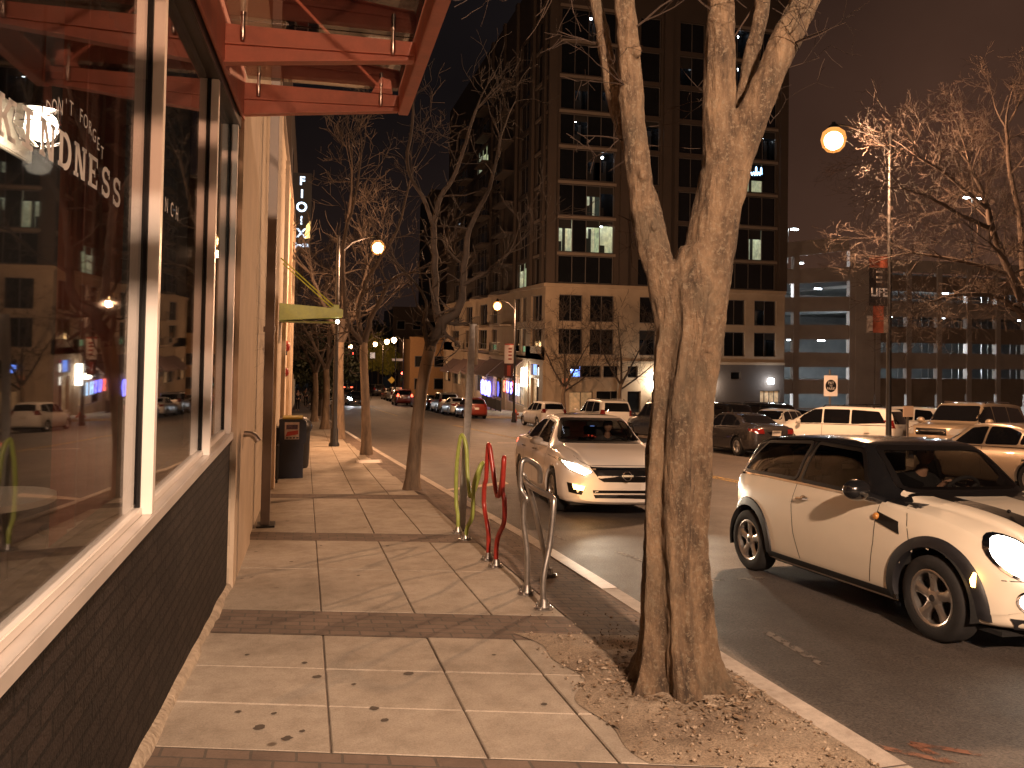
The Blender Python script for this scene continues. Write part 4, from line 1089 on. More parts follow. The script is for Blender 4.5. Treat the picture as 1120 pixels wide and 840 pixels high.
# ---- the big fluted trunk in the foreground: lofted lobed rings, limbs, one remeshed skin
def near_tree():
    rr = random.Random(4)
    B = Vector((2.03, 4.06, GZ(2.03, 4.06)))
    t = thing('street_tree', 'big fluted pale tree trunk forking into several limbs in the foreground', 'tree', B)
    mb = MB()
    tr = [(2.03, 4.06, -.42, .30), (2.03, 4.06, -.32, .285), (2.025, 4.06, -.22, .24), (2.005, 4.06, -.02, .195), (1.985, 4.05, .46, .170), (1.99, 4.03, .96, .166), (2.01, 4.02, 1.36, .166), (2.045, 4.01, 1.67, .176), (2.06, 3.995, 1.87, .185), (2.08, 3.99, 1.98, .165), (2.10, 3.985, 2.12, .13)]
    n = 56; rings = []
    # interpolate more rings
    P = smooth_path([p[:3] for p in tr], 6); m = len(P)
    for i, p in enumerate(P):
        f = i/(m-1)*(len(tr)-1); k = min(int(f), len(tr)-2); r = tr[k][3]+(tr[k+1][3]-tr[k][3])*(f-k)
        h = p.z+.35
        amp = .15+.17*math.exp(-max(0, h)/.30)
        amp *= 1.0 if p.z < 1.5 else max(.25, 1-(p.z-1.5)*1.6)
        ring = []
        for j in range(n):
            a = 2*PI*j/n
            tw = a+.30*math.sin(p.z*1.3)*.4
            lob = .62*math.sin(6*tw+.2)+.40*math.sin(9*tw+1.9+p.z*.4)+.22*math.sin(15*tw+.3)
            lob = abs(lob)**.8*(1 if lob > 0 else -1.25)
            nz = mnoise.noise(Vector((math.cos(a)*2.2, math.sin(a)*2.2, p.z*1.6)))*.05+mnoise.noise(Vector((math.cos(a)*6, math.sin(a)*6, p.z*7)))*.018
            rad = r*(1+amp*lob+nz)
            ring.append((p.x+rad*math.cos(a)-B.x, p.y+rad*math.sin(a)-B.y, p.z-B.z))
        rings.append(ring)
    vs = [v for r in rings for v in r]
    fs = [(i*n+k, i*n+(k+1) % n, (i+1)*n+(k+1) % n, (i+1)*n+k) for i in range(m-1) for k in range(n)]
    fs.append(tuple(range(n-1, -1, -1))); fs.append(tuple((m-1)*n+k for k in range(n)))
    mb.add(vs, fs)
    L_ = {
     'right': [(2.07, 4.0, 1.55, .150), (2.10, 3.99, 1.82, .150), (2.13, 3.98, 2.05, .142), (2.17, 3.96, 2.32, .135), (2.215, 3.94, 2.55, .13)],
     'left': [(1.98, 4.03, 1.50, .10), (1.925, 4.04, 1.80, .098), (1.88, 4.04, 1.97, .090), (1.82, 4.05, 2.17, .084), (1.745, 4.06, 2.52, .074), (1.69, 4.06, 3.02, .065), (1.66, 4.06, 3.37, .06), (1.62, 4.05, 3.9, .055), (1.50, 4.0, 4.6, .045), (1.42, 3.9, 5.4, .032)],
     'left2': [(1.99, 4.10, 1.75, .055), (1.95, 4.13, 2.0, .048), (1.90, 4.15, 2.29, .042), (1.845, 4.18, 2.55, .032), (1.80, 4.2, 2.72, .022)],
     'left3': [(1.76, 4.12, 2.55, .05), (1.70, 4.22, 2.85, .047), (1.64, 4.27, 3.19, .045), (1.58, 4.33, 3.58, .040), (1.46, 4.5, 4.2, .034), (1.25, 4.7, 5.0, .025)],
     'mid': [(2.19, 3.95, 2.40, .105), (2.185, 3.95, 2.62, .10), (2.165, 3.95, 2.9, .092), (2.165, 3.94, 3.23, .084), (2.165, 3.92, 3.7, .075), (2.13, 3.85, 4.5, .06), (2.05, 3.8, 5.4, .042)],
     'r2': [(2.20, 3.945, 2.42, .105), (2.27, 3.93, 2.64, .100), (2.36, 3.9, 2.87, .092), (2.48, 3.86, 3.17, .088), (2.61, 3.82, 3.49, .084), (2.78, 3.76, 3.95, .07), (3.05, 3.65, 4.7, .055), (3.25, 3.5, 5.5, .038)],
     'small': [(2.33, 4.02, 2.70, .058), (2.39, 4.09, 2.92, .054), (2.47, 4.12, 3.25, .050), (2.56, 4.14, 3.67, .045), (2.72, 4.3, 4.4, .034), (2.9, 4.5, 5.2, .022)]}
    tips = []
    for k, P0 in L_.items():
        P = smooth_path([Vector(p[:3])-B for p in P0], 5); R = []
        for i in range(len(P)):
            f = i/(len(P)-1)*(len(P0)-1); q = min(int(f), len(P0)-2); R.append((P0[q][3]+(P0[q+1][3]-P0[q][3])*(f-q))*(1+.05*mnoise.noise(P[i]*5)))
        mb.tube(P, R, 18)
        tips.append((P, R))
    for kx_, ky, kz, kr in ((1.70, 3.985, 3.17, .030), (1.745, 3.98, 2.50, .032), (1.80, 3.97, 2.22, .024), (2.11, 3.84, 2.02, .026)):  # knots
        mb.sphere((kx_-B.x, ky-B.y, kz-B.z), kr, 10, 8, sc=(1, .9, 1.3))
    tr_ = mb.build('trunk', M['bark'], t)
    rm = tr_.modifiers.new('r', 'REMESH'); rm.mode = 'VOXEL'; rm.voxel_size = .009; rm.use_smooth_shade = True
    sm = tr_.modifiers.new('s', 'SMOOTH'); sm.iterations = 1; sm.factor = .5
    realize(tr_, 'trunk')
    me = tr_.data
    nv = len(me.vertices); cos = [0.0]*(3*nv); nos = [0.0]*(3*nv)
    me.vertices.foreach_get('co', cos); me.vertex_normals.foreach_get('vector', nos)
    for i in range(nv):
        p = Vector(cos[3*i:3*i+3])
        q = Vector((p.x*9, p.y*9, p.z*2.2)); q2 = Vector((p.x*26, p.y*26, p.z*13))
        d = mnoise.noise(q)*.013+mnoise.noise(q2)*.006-.016*abs(mnoise.noise(Vector((p.x*16, p.y*16, p.z*1.4))))
        for k in range(3): cos[3*i+k] += nos[3*i+k]*d
    me.vertices.foreach_set('co', cos)
    me.shade_smooth(); me.update()
    mb = MB()
    for P, R in tips:
        for i in range(6, len(P)):
            if P[i].z+B.z > 3.2 and rr.random() < .16:
                d = (P[i]-P[i-1]).normalized()
                grow(mb, rr, P[i], (d*.5+rvec(rr)).normalized(), rr.uniform(.35, .7), .007, 3, .1, .8, nseg=4, minr=.0016)
        if P[-1].z+B.z > 4.5:
            for k in range(3): grow(mb, rr, P[-1], ((P[-1]-P[-2]).normalized()+rvec(rr)*.45).normalized(), 1.1, R[-1]*.7, 4, .1, .7, minr=.002)
    # small dead sprouts on the left limb
    for a in ((1.70, 4.0, 2.95), (1.72, 4.1, 2.7), (1.62, 4.3, 3.3), (1.93, 4.16, 2.2)):
        grow(mb, rr, Vector(a)-B, Vector((rr.uniform(-1, -.2), .3, .35)).normalized(), .28, .005, 3, .02, .9, nseg=4, minr=.0013)
    mb.build('twigs', M['twig'], t, smooth=True, angle=80)
near_tree()

G3 = 'bare street trees along the near sidewalk'
limb_tree('street_tree', 'bare forked street tree rising from the brick verge beyond the bike racks', [(1.85, 14.11, -1.13, .28), (1.9, 14.08, -.2, .23), (1.99, 14.03, .77, .21), (2.12, 13.99, 1.45, .22)],
 [[(2.1, 13.99, 1.35, .22), (2.31, 13.92, 1.87, .20), (2.58, 13.84, 2.12, .155), (2.66, 13.81, 2.88, .12), (2.73, 13.78, 3.52, .095), (3.05, 13.67, 4.26, .075), (3.23, 13.6, 5.15, .05)],
  [(2.25, 13.94, 1.70, .15), (2.22, 14.14, 2.23, .135), (2.19, 14.23, 3.06, .12), (2.19, 14.32, 3.65, .11), (2.29, 14.28, 4.15, .09), (2.55, 14.1, 4.63, .07), (2.83, 13.9, 5.68, .05)],
  [(2.19, 14.32, 3.6, .085), (1.98, 14.46, 4.16, .075), (1.71, 14.62, 4.76, .065), (1.81, 14.67, 5.8, .05), (1.61, 14.9, 6.89, .035)],
  [(2.07, 13.95, 1.4, .09), (1.96, 13.75, 1.81, .075), (1.96, 13.59, 2.2, .055), (1.76, 13.43, 2.5, .04)],
  [(2.62, 13.82, 2.5, .07), (3.0, 13.6, 2.75, .055), (3.4, 13.5, 3.1, .04)]], 21, 3, .75, 2, .0045, G3, fork=(2, 3), twig='twig_dark')
limb_tree('street_tree', 'slim bare street tree with pale limbs next to the white painted kerb', [(1.69, 22.69, -1.77, .32), (1.64, 22.67, -.52, .24), (1.56, 22.66, .76, .22), (1.54, 22.65, 1.42, .22)],
 [[(1.54, 22.65, 1.35, .2), (1.7, 22.59, 2.04, .17), (1.94, 22.52, 2.56, .14), (2.3, 22.41, 3.21, .10), (2.79, 22.28, 3.39, .06)],
  [(1.54, 22.65, 1.35, .17), (1.4, 22.98, 2.17, .15), (1.58, 23.01, 3.09, .13), (1.96, 23.0, 3.76, .10), (2.45, 22.95, 4.7, .075), (2.81, 22.92, 6.3, .05)],
  [(1.55, 22.65, 1.32, .15), (1.2, 22.42, 1.78, .13), (1.01, 22.35, 2.27, .125), (.89, 22.23, 4.02, .10), (1.17, 22.03, 5.26, .075), (1.31, 21.86, 6.49, .05)]], 22, 4, 1.2, 3, .0045, G3, twig='twig_dark')
limb_tree('street_tree', 'dark bare street tree farther along the sidewalk behind a thin post', [(1.22, 30.58, -2.37, .52), (1.23, 30.55, -1.25, .36), (1.19, 30.52, .46, .30), (1.2, 30.49, 1.35, .29)],
 [[(1.2, 30.49, 1.25, .26), (1.3, 30.43, 2.86, .18), (1.26, 30.7, 4.95, .13), (1.47, 30.71, 6.52, .10), (1.51, 30.77, 7.76, .07)],
  [(1.2, 30.5, 1.15, .2), (.84, 30.26, 2.16, .17), (.43, 30.14, 2.99, .13), (.08, 30.0, 3.81, .10)],
  [(1.2, 30.5, 1.22, .2), (1.6, 30.68, 2.18, .17), (1.95, 30.67, 3.23, .13), (2.17, 30.69, 4.29, .10)]], 23, 4, 1.5, 4, .009, G3, twig='twig_dark')
for i, (x, y, h, lab) in enumerate(((.9, 38.5, 7.4, 'bare twiggy street tree beyond the fourth trunk on the left sidewalk'), (.5, 47, 6.8, 'farthest bare twiggy tree over the left sidewalk'))):
    z = GZ(x, y); w = h/7
    limb_tree('street_tree', lab, [(x, y, z, .4), (x+.05, y, z+1.5, .3), (x, y, z+2.8, .28)],
     [[(x, y, z+2.7, .25), (x+.5*w, y+.2, z+4.2, .17), (x+1.1*w, y+.4, z+5.6, .1), (x+1.6*w, y, z+6.6*w, .06)], [(x, y, z+2.7, .22), (x-.6*w, y, z+4, .15), (x-1.2*w, y-.2, z+5.2, .1), (x-1.5*w, y, z+6.2*w, .06)], [(x, y, z+2.7, .22), (x+.1, y+.3, z+4.5, .15), (x-.2, y, z+6, .1), (x+.2, y, z+7*w, .06)]], 40+i, 4, 1.5, 5, .010, G3, twig='twig_dark')
# the big winter crown at the right edge
limb_tree('street_tree', 'large bare tree with a dense crown of orange lit twigs at the right edge', [(20.21, 17.59, -2.0, .62), (20.15, 17.59, -.5, .5), (20.05, 17.58, 1.1, .42), (19.65, 17.65, 2.61, .34), (19.09, 17.77, 3.61, .27)],
 [[(19.11, 17.78, 2.86, .22), (18.64, 17.88, 3.86, .19), (18.25, 17.95, 4.86, .165), (17.99, 18.0, 5.87, .13), (17.6, 18.08, 6.62, .09)],
  [(19.92, 17.61, 1.61, .24), (18.64, 17.29, 2.45, .18), (17.58, 17.14, 2.91, .13), (16.33, 17.05, 2.94, .09), (15.3, 16.95, 2.71, .05)],
  [(19.14, 17.76, 3.5, .2), (19.41, 18.16, 5.21, .16), (19.39, 18.45, 6.56, .13), (19.4, 18.61, 7.92, .09)],
  [(18.25, 17.95, 4.86, .13), (16.99, 17.75, 5.14, .11), (15.85, 17.57, 5.52, .08), (14.9, 17.38, 5.65, .05)],
  [(18.1, 17.97, 5.4, .11), (17.0, 18.2, 6.3, .09), (16.2, 18.4, 6.8, .06)],
  [(18.64, 17.3, 2.5, .12), (17.4, 16.6, 3.7, .1), (16.4, 16.2, 4.2, .06)],
  [(18.7, 17.8, 3.6, .12), (17.5, 18.4, 4.0, .1), (16.4, 18.8, 4.2, .06)],
  [(19.5, 17.7, 2.8, .14), (20.3, 17.2, 4.2, .11), (20.9, 17.0, 5.6, .08)]], 31, 5, 1.0, 7, .0028, None, spread=.6, up=.02, fork=(2, 4))
# two small trees in front of the corner building and one further down
for i, (x, y, s, lab) in enumerate(((19.6, 59.4, 1.0, 'small bare tree in front of the corner building, nearer its corner'), (24.4, 59.6, 1.15, 'small bare tree with crooked trunk right of the bright wall lamp'))):
    z = GZ(x, y)
    limb_tree('street_tree', lab, [(x, y, z, .42), (x-.1*s, y, z+1.6*s, .3), (x, y, z+2.4*s, .26)],
     [[(x, y, z+2.3*s, .22), (x+.9*s, y+.2, z+3.8*s, .14), (x+1.7*s, y, z+5.4*s, .08)], [(x, y, z+2.3*s, .2), (x-.9*s, y, z+3.7*s, .13), (x-1.7*s, y-.2, z+5.2*s, .08)], [(x, y, z+2.3*s, .2), (x+.1, y+.3, z+4.2*s, .14), (x-.3, y, z+6.2*s, .07)], [(x-.05, y, z+2*s, .15), (x+1.2*s, y-.3, z+2.9*s, .1), (x+2.3*s, y-.4, z+3.8*s, .06)]], 50+i, 4, 1.5, 6, .009, 'small trees at the corner building', twig='twig_dark')

# leafy crowns
def leafy(name, lab, x, y, z0, zc, rx, ry, rz, m, n, seed, ls=.16, group=None):
    rr = random.Random(seed); zb = GZ(x, y) if z0 is None else z0
    t = thing(name, lab, 'tree', (x, y, zb), 0, group)
    mb = MB(); top = zc-zb
    mb.tube([(0, 0, -.1), (.05, 0, top*.5), (0, 0, top)], [.22, .16, .1], 8)
    for k in range(7):
        d = rvec(rr); mb.tube([(0, 0, top*.6), (d.x*rx*.4, d.y*ry*.4, top+d.z*rz*.3), (d.x*rx*.75, d.y*ry*.75, top+d.z*rz*.7)], [.08, .05, .02], 5)
    mb.build('trunk', M['twig_dark'], t)
    mb = MB(); clumps = []
    for k in range(34):
        d = rvec(rr)*rr.uniform(.3, .95); clumps.append((Vector((d.x*rx, d.y*ry, top+d.z*rz)), rr.uniform(.18, .42)*rx))
    for k in range(n):
        c, r_ = rr.choice(clumps); p = c+rvec(rr)*r_*rr.uniform(.5, 1.05)
        a = rvec(rr)*ls*rr.uniform(.6, 1.3); b = a.cross(rvec(rr)).normalized()*ls*.45
        mb.add([p-a, p+b, p+a, p-b], [(0, 1, 2, 3)])
    mb.build('crown', m, t, recalc=False)
leafy('evergreen_tree', 'dark evergreen street tree over the left sidewalk far away', 1.0, 56, None, -.2, 2.5, 2.6, 2.4, M['leaf_dark'], 5200, 61, .17, 'dark leafy trees on the left far sidewalk')
leafy('evergreen_tree', 'dark evergreen street tree behind the first one near the pedestrians', .6, 68, None, -.6, 2.7, 2.6, 2.6, M['leaf_dark'], 4200, 62, .20, 'dark leafy trees on the left far sidewalk')
leafy('evergreen_tree', 'dark leafy tree beside the parked white car on the left', 1.0, 92, None, -1.5, 3.2, 3, 3.0, M['leaf_dark'], 3600, 63, .26, 'dark leafy trees on the left far sidewalk')
leafy('lamplit_tree', 'yellow lamplit leafy tree at the end of the street', 11.4, 132, None, -1.6, 3.6, 3, 3.0, M['leaf_lit'], 3600, 64, .28)
for i, (x, y, r_) in enumerate(((4, 150, 6), (16, 155, 7), (-8, 140, 6), (22, 190, 9), (2, 215, 9), (12, 240, 11), (-12, 200, 9))):
    leafy('distant_tree', 'dark tree mass beyond the far crossing', x, y, None, GZ(x, y)+r_*1.0, r_, r_*.8, r_*.75, M['leaf_dark'], 1500, 70+i, .55, 'dark trees beyond the far crossing')
# ================================================================== CARS   (local: x forward, y left, z up; origin on the ground at mid wheelbase)
def lerp(a, b, t): return a+(b-a)*t
def interp_table(tab, x):
    """monotone-ish cubic through the station table"""
    n = len(tab)
    if x <= tab[0][0]: return tab[0][1:]
    if x >= tab[-1][0]: return tab[-1][1:]
    for i in range(n-1):
        if tab[i][0] <= x <= tab[i+1][0]: break
    x0, x1 = tab[i][0], tab[i+1][0]; h = x1-x0; t = (x-x0)/h
    out = []
    for c in range(1, len(tab[0])):
        y0, y1 = tab[i][c], tab[i+1][c]; dl = (y1-y0)/h
        def sl(j):
            if j <= 0 or j >= n-1: return dl
            a = (tab[j][c]-tab[j-1][c])/(tab[j][0]-tab[j-1][0]); b = (tab[j+1][c]-tab[j][c])/(tab[j+1][0]-tab[j][0])
            return 0 if a*b <= 0 else 2*a*b/(a+b)
        m0, m1 = sl(i), sl(i+1)
        out.append((2*t**3-3*t*t+1)*y0+(t**3-2*t*t+t)*h*m0+(-2*t**3+3*t*t)*y1+(t**3-t*t)*h*m1)
    return out
def section(s):
    zb, zl, zt, w, wb, wr = s
    h = max(zt-zl, .02); cr = min(.075, .5*h)
    P = [(0, zb), (.55*w, zb), (.90*w, zb+.012), (.975*w, zb+.07), (.998*w, zb+.25*(zl-zb)), (1.0*w, zb+.52*(zl-zb)), (lerp(w, wb, .38), zb+.83*(zl-zb)), (wb, zl)]
    for t in (.25, .5, .75, 1): P.append((lerp(wb-.012, wr, t)+.02*math.sin(PI*t)*(h > .2), lerp(zl+.006, zt-cr, t)))
    P += [(wr*.93, zt-.38*cr), (wr*.72, zt-.12*cr), (wr*.38, zt-.02*cr), (0, zt)]
    return P
BELT = 7
def subdiv2(P, k=2):
    # Catmull-Rom refinement of the half section (keeps index*k mapping)
    n = len(P); out = []
    for i in range(n-1):
        a = P[i-1] if i > 0 else (2*P[0][0]-P[1][0], 2*P[0][1]-P[1][1]); b, c = P[i], P[i+1]; d = P[i+2] if i+2 < n else (2*P[-1][0]-P[-2][0], 2*P[-1][1]-P[-2][1])
        for j in range(k):
            t = j/k
            if t == 0: out.append(b); continue
            if i in (BELT-1, BELT): out.append((lerp(b[0], c[0], t), lerp(b[1], c[1], t))); continue
            out.append(tuple(.5*((2*b[q])+(c[q]-a[q])*t+(2*a[q]-5*b[q]+4*c[q]-d[q])*t*t+(3*b[q]-a[q]-3*c[q]+d[q])*t**3) for q in (0, 1)))
    out.append(P[-1]); return out
def loft(tab, step=.04, nose=.25, tail=.12, K=3, pw=2.4):
    x0, x1 = tab[0][0], tab[-1][0]; n = int((x1-x0)/step); xs = [x0+(x1-x0)*i/n for i in range(n+1)]
    xs = sorted(set(xs+[t[0] for t in tab]))
    wm = max(t[4] for t in tab); rows = []
    for x in xs:
        P = subdiv2(section(interp_table(tab, x)), K)
        fr = max(0, min(1, (x-(x1-.85))/.85)); fb = max(0, min(1, ((x0+.6)-x)/.6))
        rows.append([(x-nose*fr*(abs(y)/wm)**pw+tail*fb*(abs(y)/wm)**pw, y, z) for y, z in P])
    return xs, rows
def loft_mesh(xs, rows):
    """full mirrored vertex grid: ring goes bottom centre -> left side -> top centre -> right side"""
    n = len(rows[0]); m = 2*n-2
    V = []
    for r in rows:
        V += r; V += [(p[0], -p[1], p[2]) for p in reversed(r[1:-1])]
    F = []; info = []
    for i in range(len(rows)-1):
        for k in range(m):
            k2 = (k+1) % m
            F.append((i*m+k, i*m+k2, (i+1)*m+k2, (i+1)*m+k))
            row = k if k < n-1 else m-1-k
            info.append((i, row))
    caps = [tuple(range(m-1, -1, -1)), tuple((len(rows)-1)*m+k for k in range(m))]
    return V, F, info, caps, m
def inpoly(p, poly):
    x, y = p; c = False; n = len(poly)
    for i in range(n):
        a, b = poly[i], poly[i-1]
        if (a[1] > y) != (b[1] > y) and x < (b[0]-a[0])*(y-a[1])/(b[1]-a[1])+a[0]: c = not c
    return c
def rounded(poly, r=.04, n=3):
    out = []; N = len(poly)
    for i in range(N):
        a, b, c = Vector(poly[i-1]), Vector(poly[i]), Vector(poly[(i+1) % N])
        la, lc = (a-b).length, (c-b).length; q = min(r, la*.45, lc*.45)
        p0 = b+(a-b).normalized()*q; p1 = b+(c-b).normalized()*q
        for k in range(n+1):
            t = k/n; out.append(tuple((1-t)**2*p0+2*t*(1-t)*b+t*t*p1))
    return out
def densify(poly, st=.05):
    out = []; N = len(poly)
    for i in range(N):
        a, b = Vector(poly[i]), Vector(poly[(i+1) % N]); k = max(1, int((b-a).length/st))
        for j in range(k): out.append(tuple(a.lerp(b, j/k)))
    return out
def offset_poly(poly, d):
    # positive d grows; poly orientation detected
    N = len(poly); A = sum(poly[i-1][0]*poly[i][1]-poly[i][0]*poly[i-1][1] for i in range(N))
    sg = 1 if A > 0 else -1; out = []
    for i in range(N):
        a, b, c = Vector(poly[i-1]), Vector(poly[i]), Vector(poly[(i+1) % N])
        e = ((b-a).normalized()+(c-b).normalized())
        if e.length < 1e-6: e = b-a
        e.normalize(); nrm = Vector((e.y, -e.x))*sg
        out.append(tuple(b+nrm*d))
    return out
class Shell:
    """projection surface for panels"""
    def __init__(s, V, F): s.b = BVHTree.FromPolygons([Vector(v) for v in V], F)
    def hit(s, view, side, a, b):
        if view == 'side': o, d = Vector((a, side*3, b)), Vector((0, -side, 0))
        elif view == 'front': o, d = Vector((5, a, b)), Vector((-1, 0, 0))
        elif view == 'rear': o, d = Vector((-5, a, b)), Vector((1, 0, 0))
        else: o, d = Vector((a, b, 4)), Vector((0, 0, -1))
        h = s.b.ray_cast(o, d)
        if h[0] is None:
            q = {'side': Vector((a, side*.8, b)), 'front': Vector((2, a, b)), 'rear': Vector((-2, a, b)), 'top': Vector((a, b, 1.3))}[view]
            h = s.b.find_nearest(q)
            nrm = h[1]
        else: nrm = h[1]
        if nrm.dot(d) > 0: nrm = -nrm
        return h[0], nrm
    def panel(s, mb, view, poly, off=.004, grid=.06, side=1, mi=0, dens=.05):
        P = densify(poly, dens); n = len(P)
        xs = [p[0] for p in P]; ys = [p[1] for p in P]
        pts = [Vector(p) for p in P]
        inner = offset_poly(P, -grid*.45)
        gx = min(xs)
        while gx < max(xs):
            gy_ = min(ys)
            while gy_ < max(ys):
                if inpoly((gx, gy_), inner): pts.append(Vector((gx, gy_)))
                gy_ += grid
            gx += grid
        r = delaunay_2d_cdt(pts, [(i, (i+1) % n) for i in range(n)], [], 1, 1e-5)
        vs = []
        for q in r[0]:
            h, nr = s.hit(view, side, q.x, q.y); vs.append(h+nr*off)
        fs = [tuple(f) for f in r[2]]
        if len(vs) and fs: mb.add(vs, fs, mi)
    def ring(s, mb, view, poly, win, wout, off=.006, side=1, mi=0, dens=.04, lip=.0):
        P = densify(poly, dens); A = offset_poly(P, wout); B = offset_poly(P, -win); n = len(P)
        rows = []
        for a, b in zip(A, B):
            m_ = ((a[0]+b[0])/2, (a[1]+b[1])/2)
            q = []
            for k, (p, o) in enumerate(((a, .0005), (a, off), (m_, off*1.1), (b, off), (b, .0005-lip))):
                h, nr = s.hit(view, side, *p); q.append(h+nr*o)
            rows += q
        fs = [(i*5+k, i*5+k+1, ((i+1) % n)*5+k+1, ((i+1) % n)*5+k) for i in range(n) for k in range(4)]
        mb.add(rows, fs, mi)
    def strip(s, mb, view, pts, w, off=.002, side=1, mi=0, dens=.04):
        Q = []
        for i in range(len(pts)-1):
            a, b = Vector(pts[i]), Vector(pts[i+1]); k = max(1, int((b-a).length/dens))
            Q += [a.lerp(b, j/k) for j in range(k)]
        Q.append(Vector(pts[-1])); rows = []
        for i, p in enumerate(Q):
            t = (Q[min(i+1, len(Q)-1)]-Q[max(i-1, 0)]).normalized(); nn = Vector((-t.y, t.x))*w/2
            for q in (p+nn, p-nn):
                h, nr = s.hit(view, side, q.x, q.y); rows.append(h+nr*off)
        mb.add(rows, [(2*i, 2*i+1, 2*i+3, 2*i+2) for i in range(len(Q)-1)], mi)

def make_wheel(parent, x, y, r, rr_, w, side, style='five', quality=1, steer=0.0, rimmat='rim'):
    n = 32 if quality else 18
    M4 = Matrix.Translation((x, y, r)) @ Matrix.Rotation(steer, 4, 'Z')
    mb = MB(); h = w/2; s = side
    mb.lathe([(rr_-.015, -s*h*.8), (rr_+.01, -s*h), (r-.03, -s*h), (r-.004, -s*h*.8), (r, -s*h*.45), (r-.004, 0), (r, s*h*.45), (r-.004, s*h*.8), (r-.025, s*h*.98), (rr_+.035, s*h*1.02), (rr_+.006, s*h*.93), (rr_-.012, s*h*.80)], n, (0, 0, 0), 'y', caps=False)
    o = mb.build('wheel', M['rubber'], parent, smooth=True, angle=50)
    mb = MB()
    o0 = s*h
    mb.lathe([(rr_+.004, o0*.90), (rr_-.008, o0*.93), (rr_-.022, o0*.84), (rr_-.03, o0*.2), (rr_-.03, -o0*.7)], n, (0, 0, 0), 'y', caps=False)
    mb.lathe([(.0, o0*.80), (.030, o0*.80), (.048, o0*.74), (.075, o0*.60), (.075, o0*.3)], 20, (0, 0, 0), 'y')
    ns = {'five': 5, 'ten': 10, 'multi': 8}[style]
    for k in range(ns):
        a = 2*PI*k/ns+.3; c, sn = math.cos(a), math.sin(a)
        wi, wo = (.038, .058) if style == 'five' else (.016, .022)
        def pt(rad, ww, yy): return (c*rad-sn*ww, yy, sn*rad+c*ww)
        q = []
        R0, R1, R2 = .05, rr_*.6, rr_-.012
        prof = [(R0, wi*.9, o0*.74), (R1, wi*.85, o0*.78), (R2, wo, o0*.80)]
        for rad, ww, yy in prof: q += [pt(rad, ww, yy-s*.012), pt(rad, ww*.55, yy), pt(rad, -ww*.55, yy), pt(rad, -ww, yy-s*.012), pt(rad, -ww, yy-s*.045), pt(rad, ww, yy-s*.045)]
        fs = [(i*6+j, i*6+(j+1) % 6, (i+1)*6+(j+1) % 6, (i+1)*6+j) for i in range(2) for j in range(6)]+[(0,1,2,3,4,5), (12,13,14,15,16,17)]
        mb.add(q, fs)
    rim = mb.build('rim', M[rimmat], o, smooth=True, angle=35)
    mb = MB(); mb.lathe([(rr_-.03, o0*.12), (.0, o0*.12)], 20, (0, 0, 0), 'y', caps=False)
    mb.lathe([(.0, o0*.83), (.024, o0*.83), (.026, o0*.79)], 14, (0, 0, 0), 'y')
    mb.build('hub', M['cabin'], rim, smooth=True, angle=35)
    o.matrix_local = M4
    return o

def arch_cut(V, cx, cz, r, cell=.04):
    """snap side vertices to the arch circle"""
    for i, v in enumerate(V):
        if abs(v[1]) < .45: continue
        dx, dz = v[0]-cx, v[2]-cz; d = math.hypot(dx, dz)
        if abs(d-r) < cell*.62 and d > 1e-4:
            f = r/d; V[i] = (cx+dx*f, v[1], cz+dz*f)
def place_car(t, X, Y, h, dz=ROAD):
    fwd = Vector((math.sin(h), -math.cos(h), 0))
    z0 = GZ(X, Y)+dz; e = .8
    zf = GZ(X+fwd.x*e, Y+fwd.y*e)+dz; zb_ = GZ(X-fwd.x*e, Y-fwd.y*e)+dz
    left = Vector((-fwd.y, fwd.x, 0))
    zl = GZ(X+left.x*e, Y+left.y*e)+dz; zr = GZ(X-left.x*e, Y-left.y*e)+dz
    f = Vector((fwd.x, fwd.y, (zf-zb_)/(2*e))).normalized(); l = Vector((left.x, left.y, (zl-zr)/(2*e)))
    u = f.cross(l).normalized(); l = u.cross(f).normalized()
    R = Matrix((f, l, u)).transposed().to_4x4()
    t.matrix_world = Matrix.Translation((X, Y, z0)) @ R
    return t

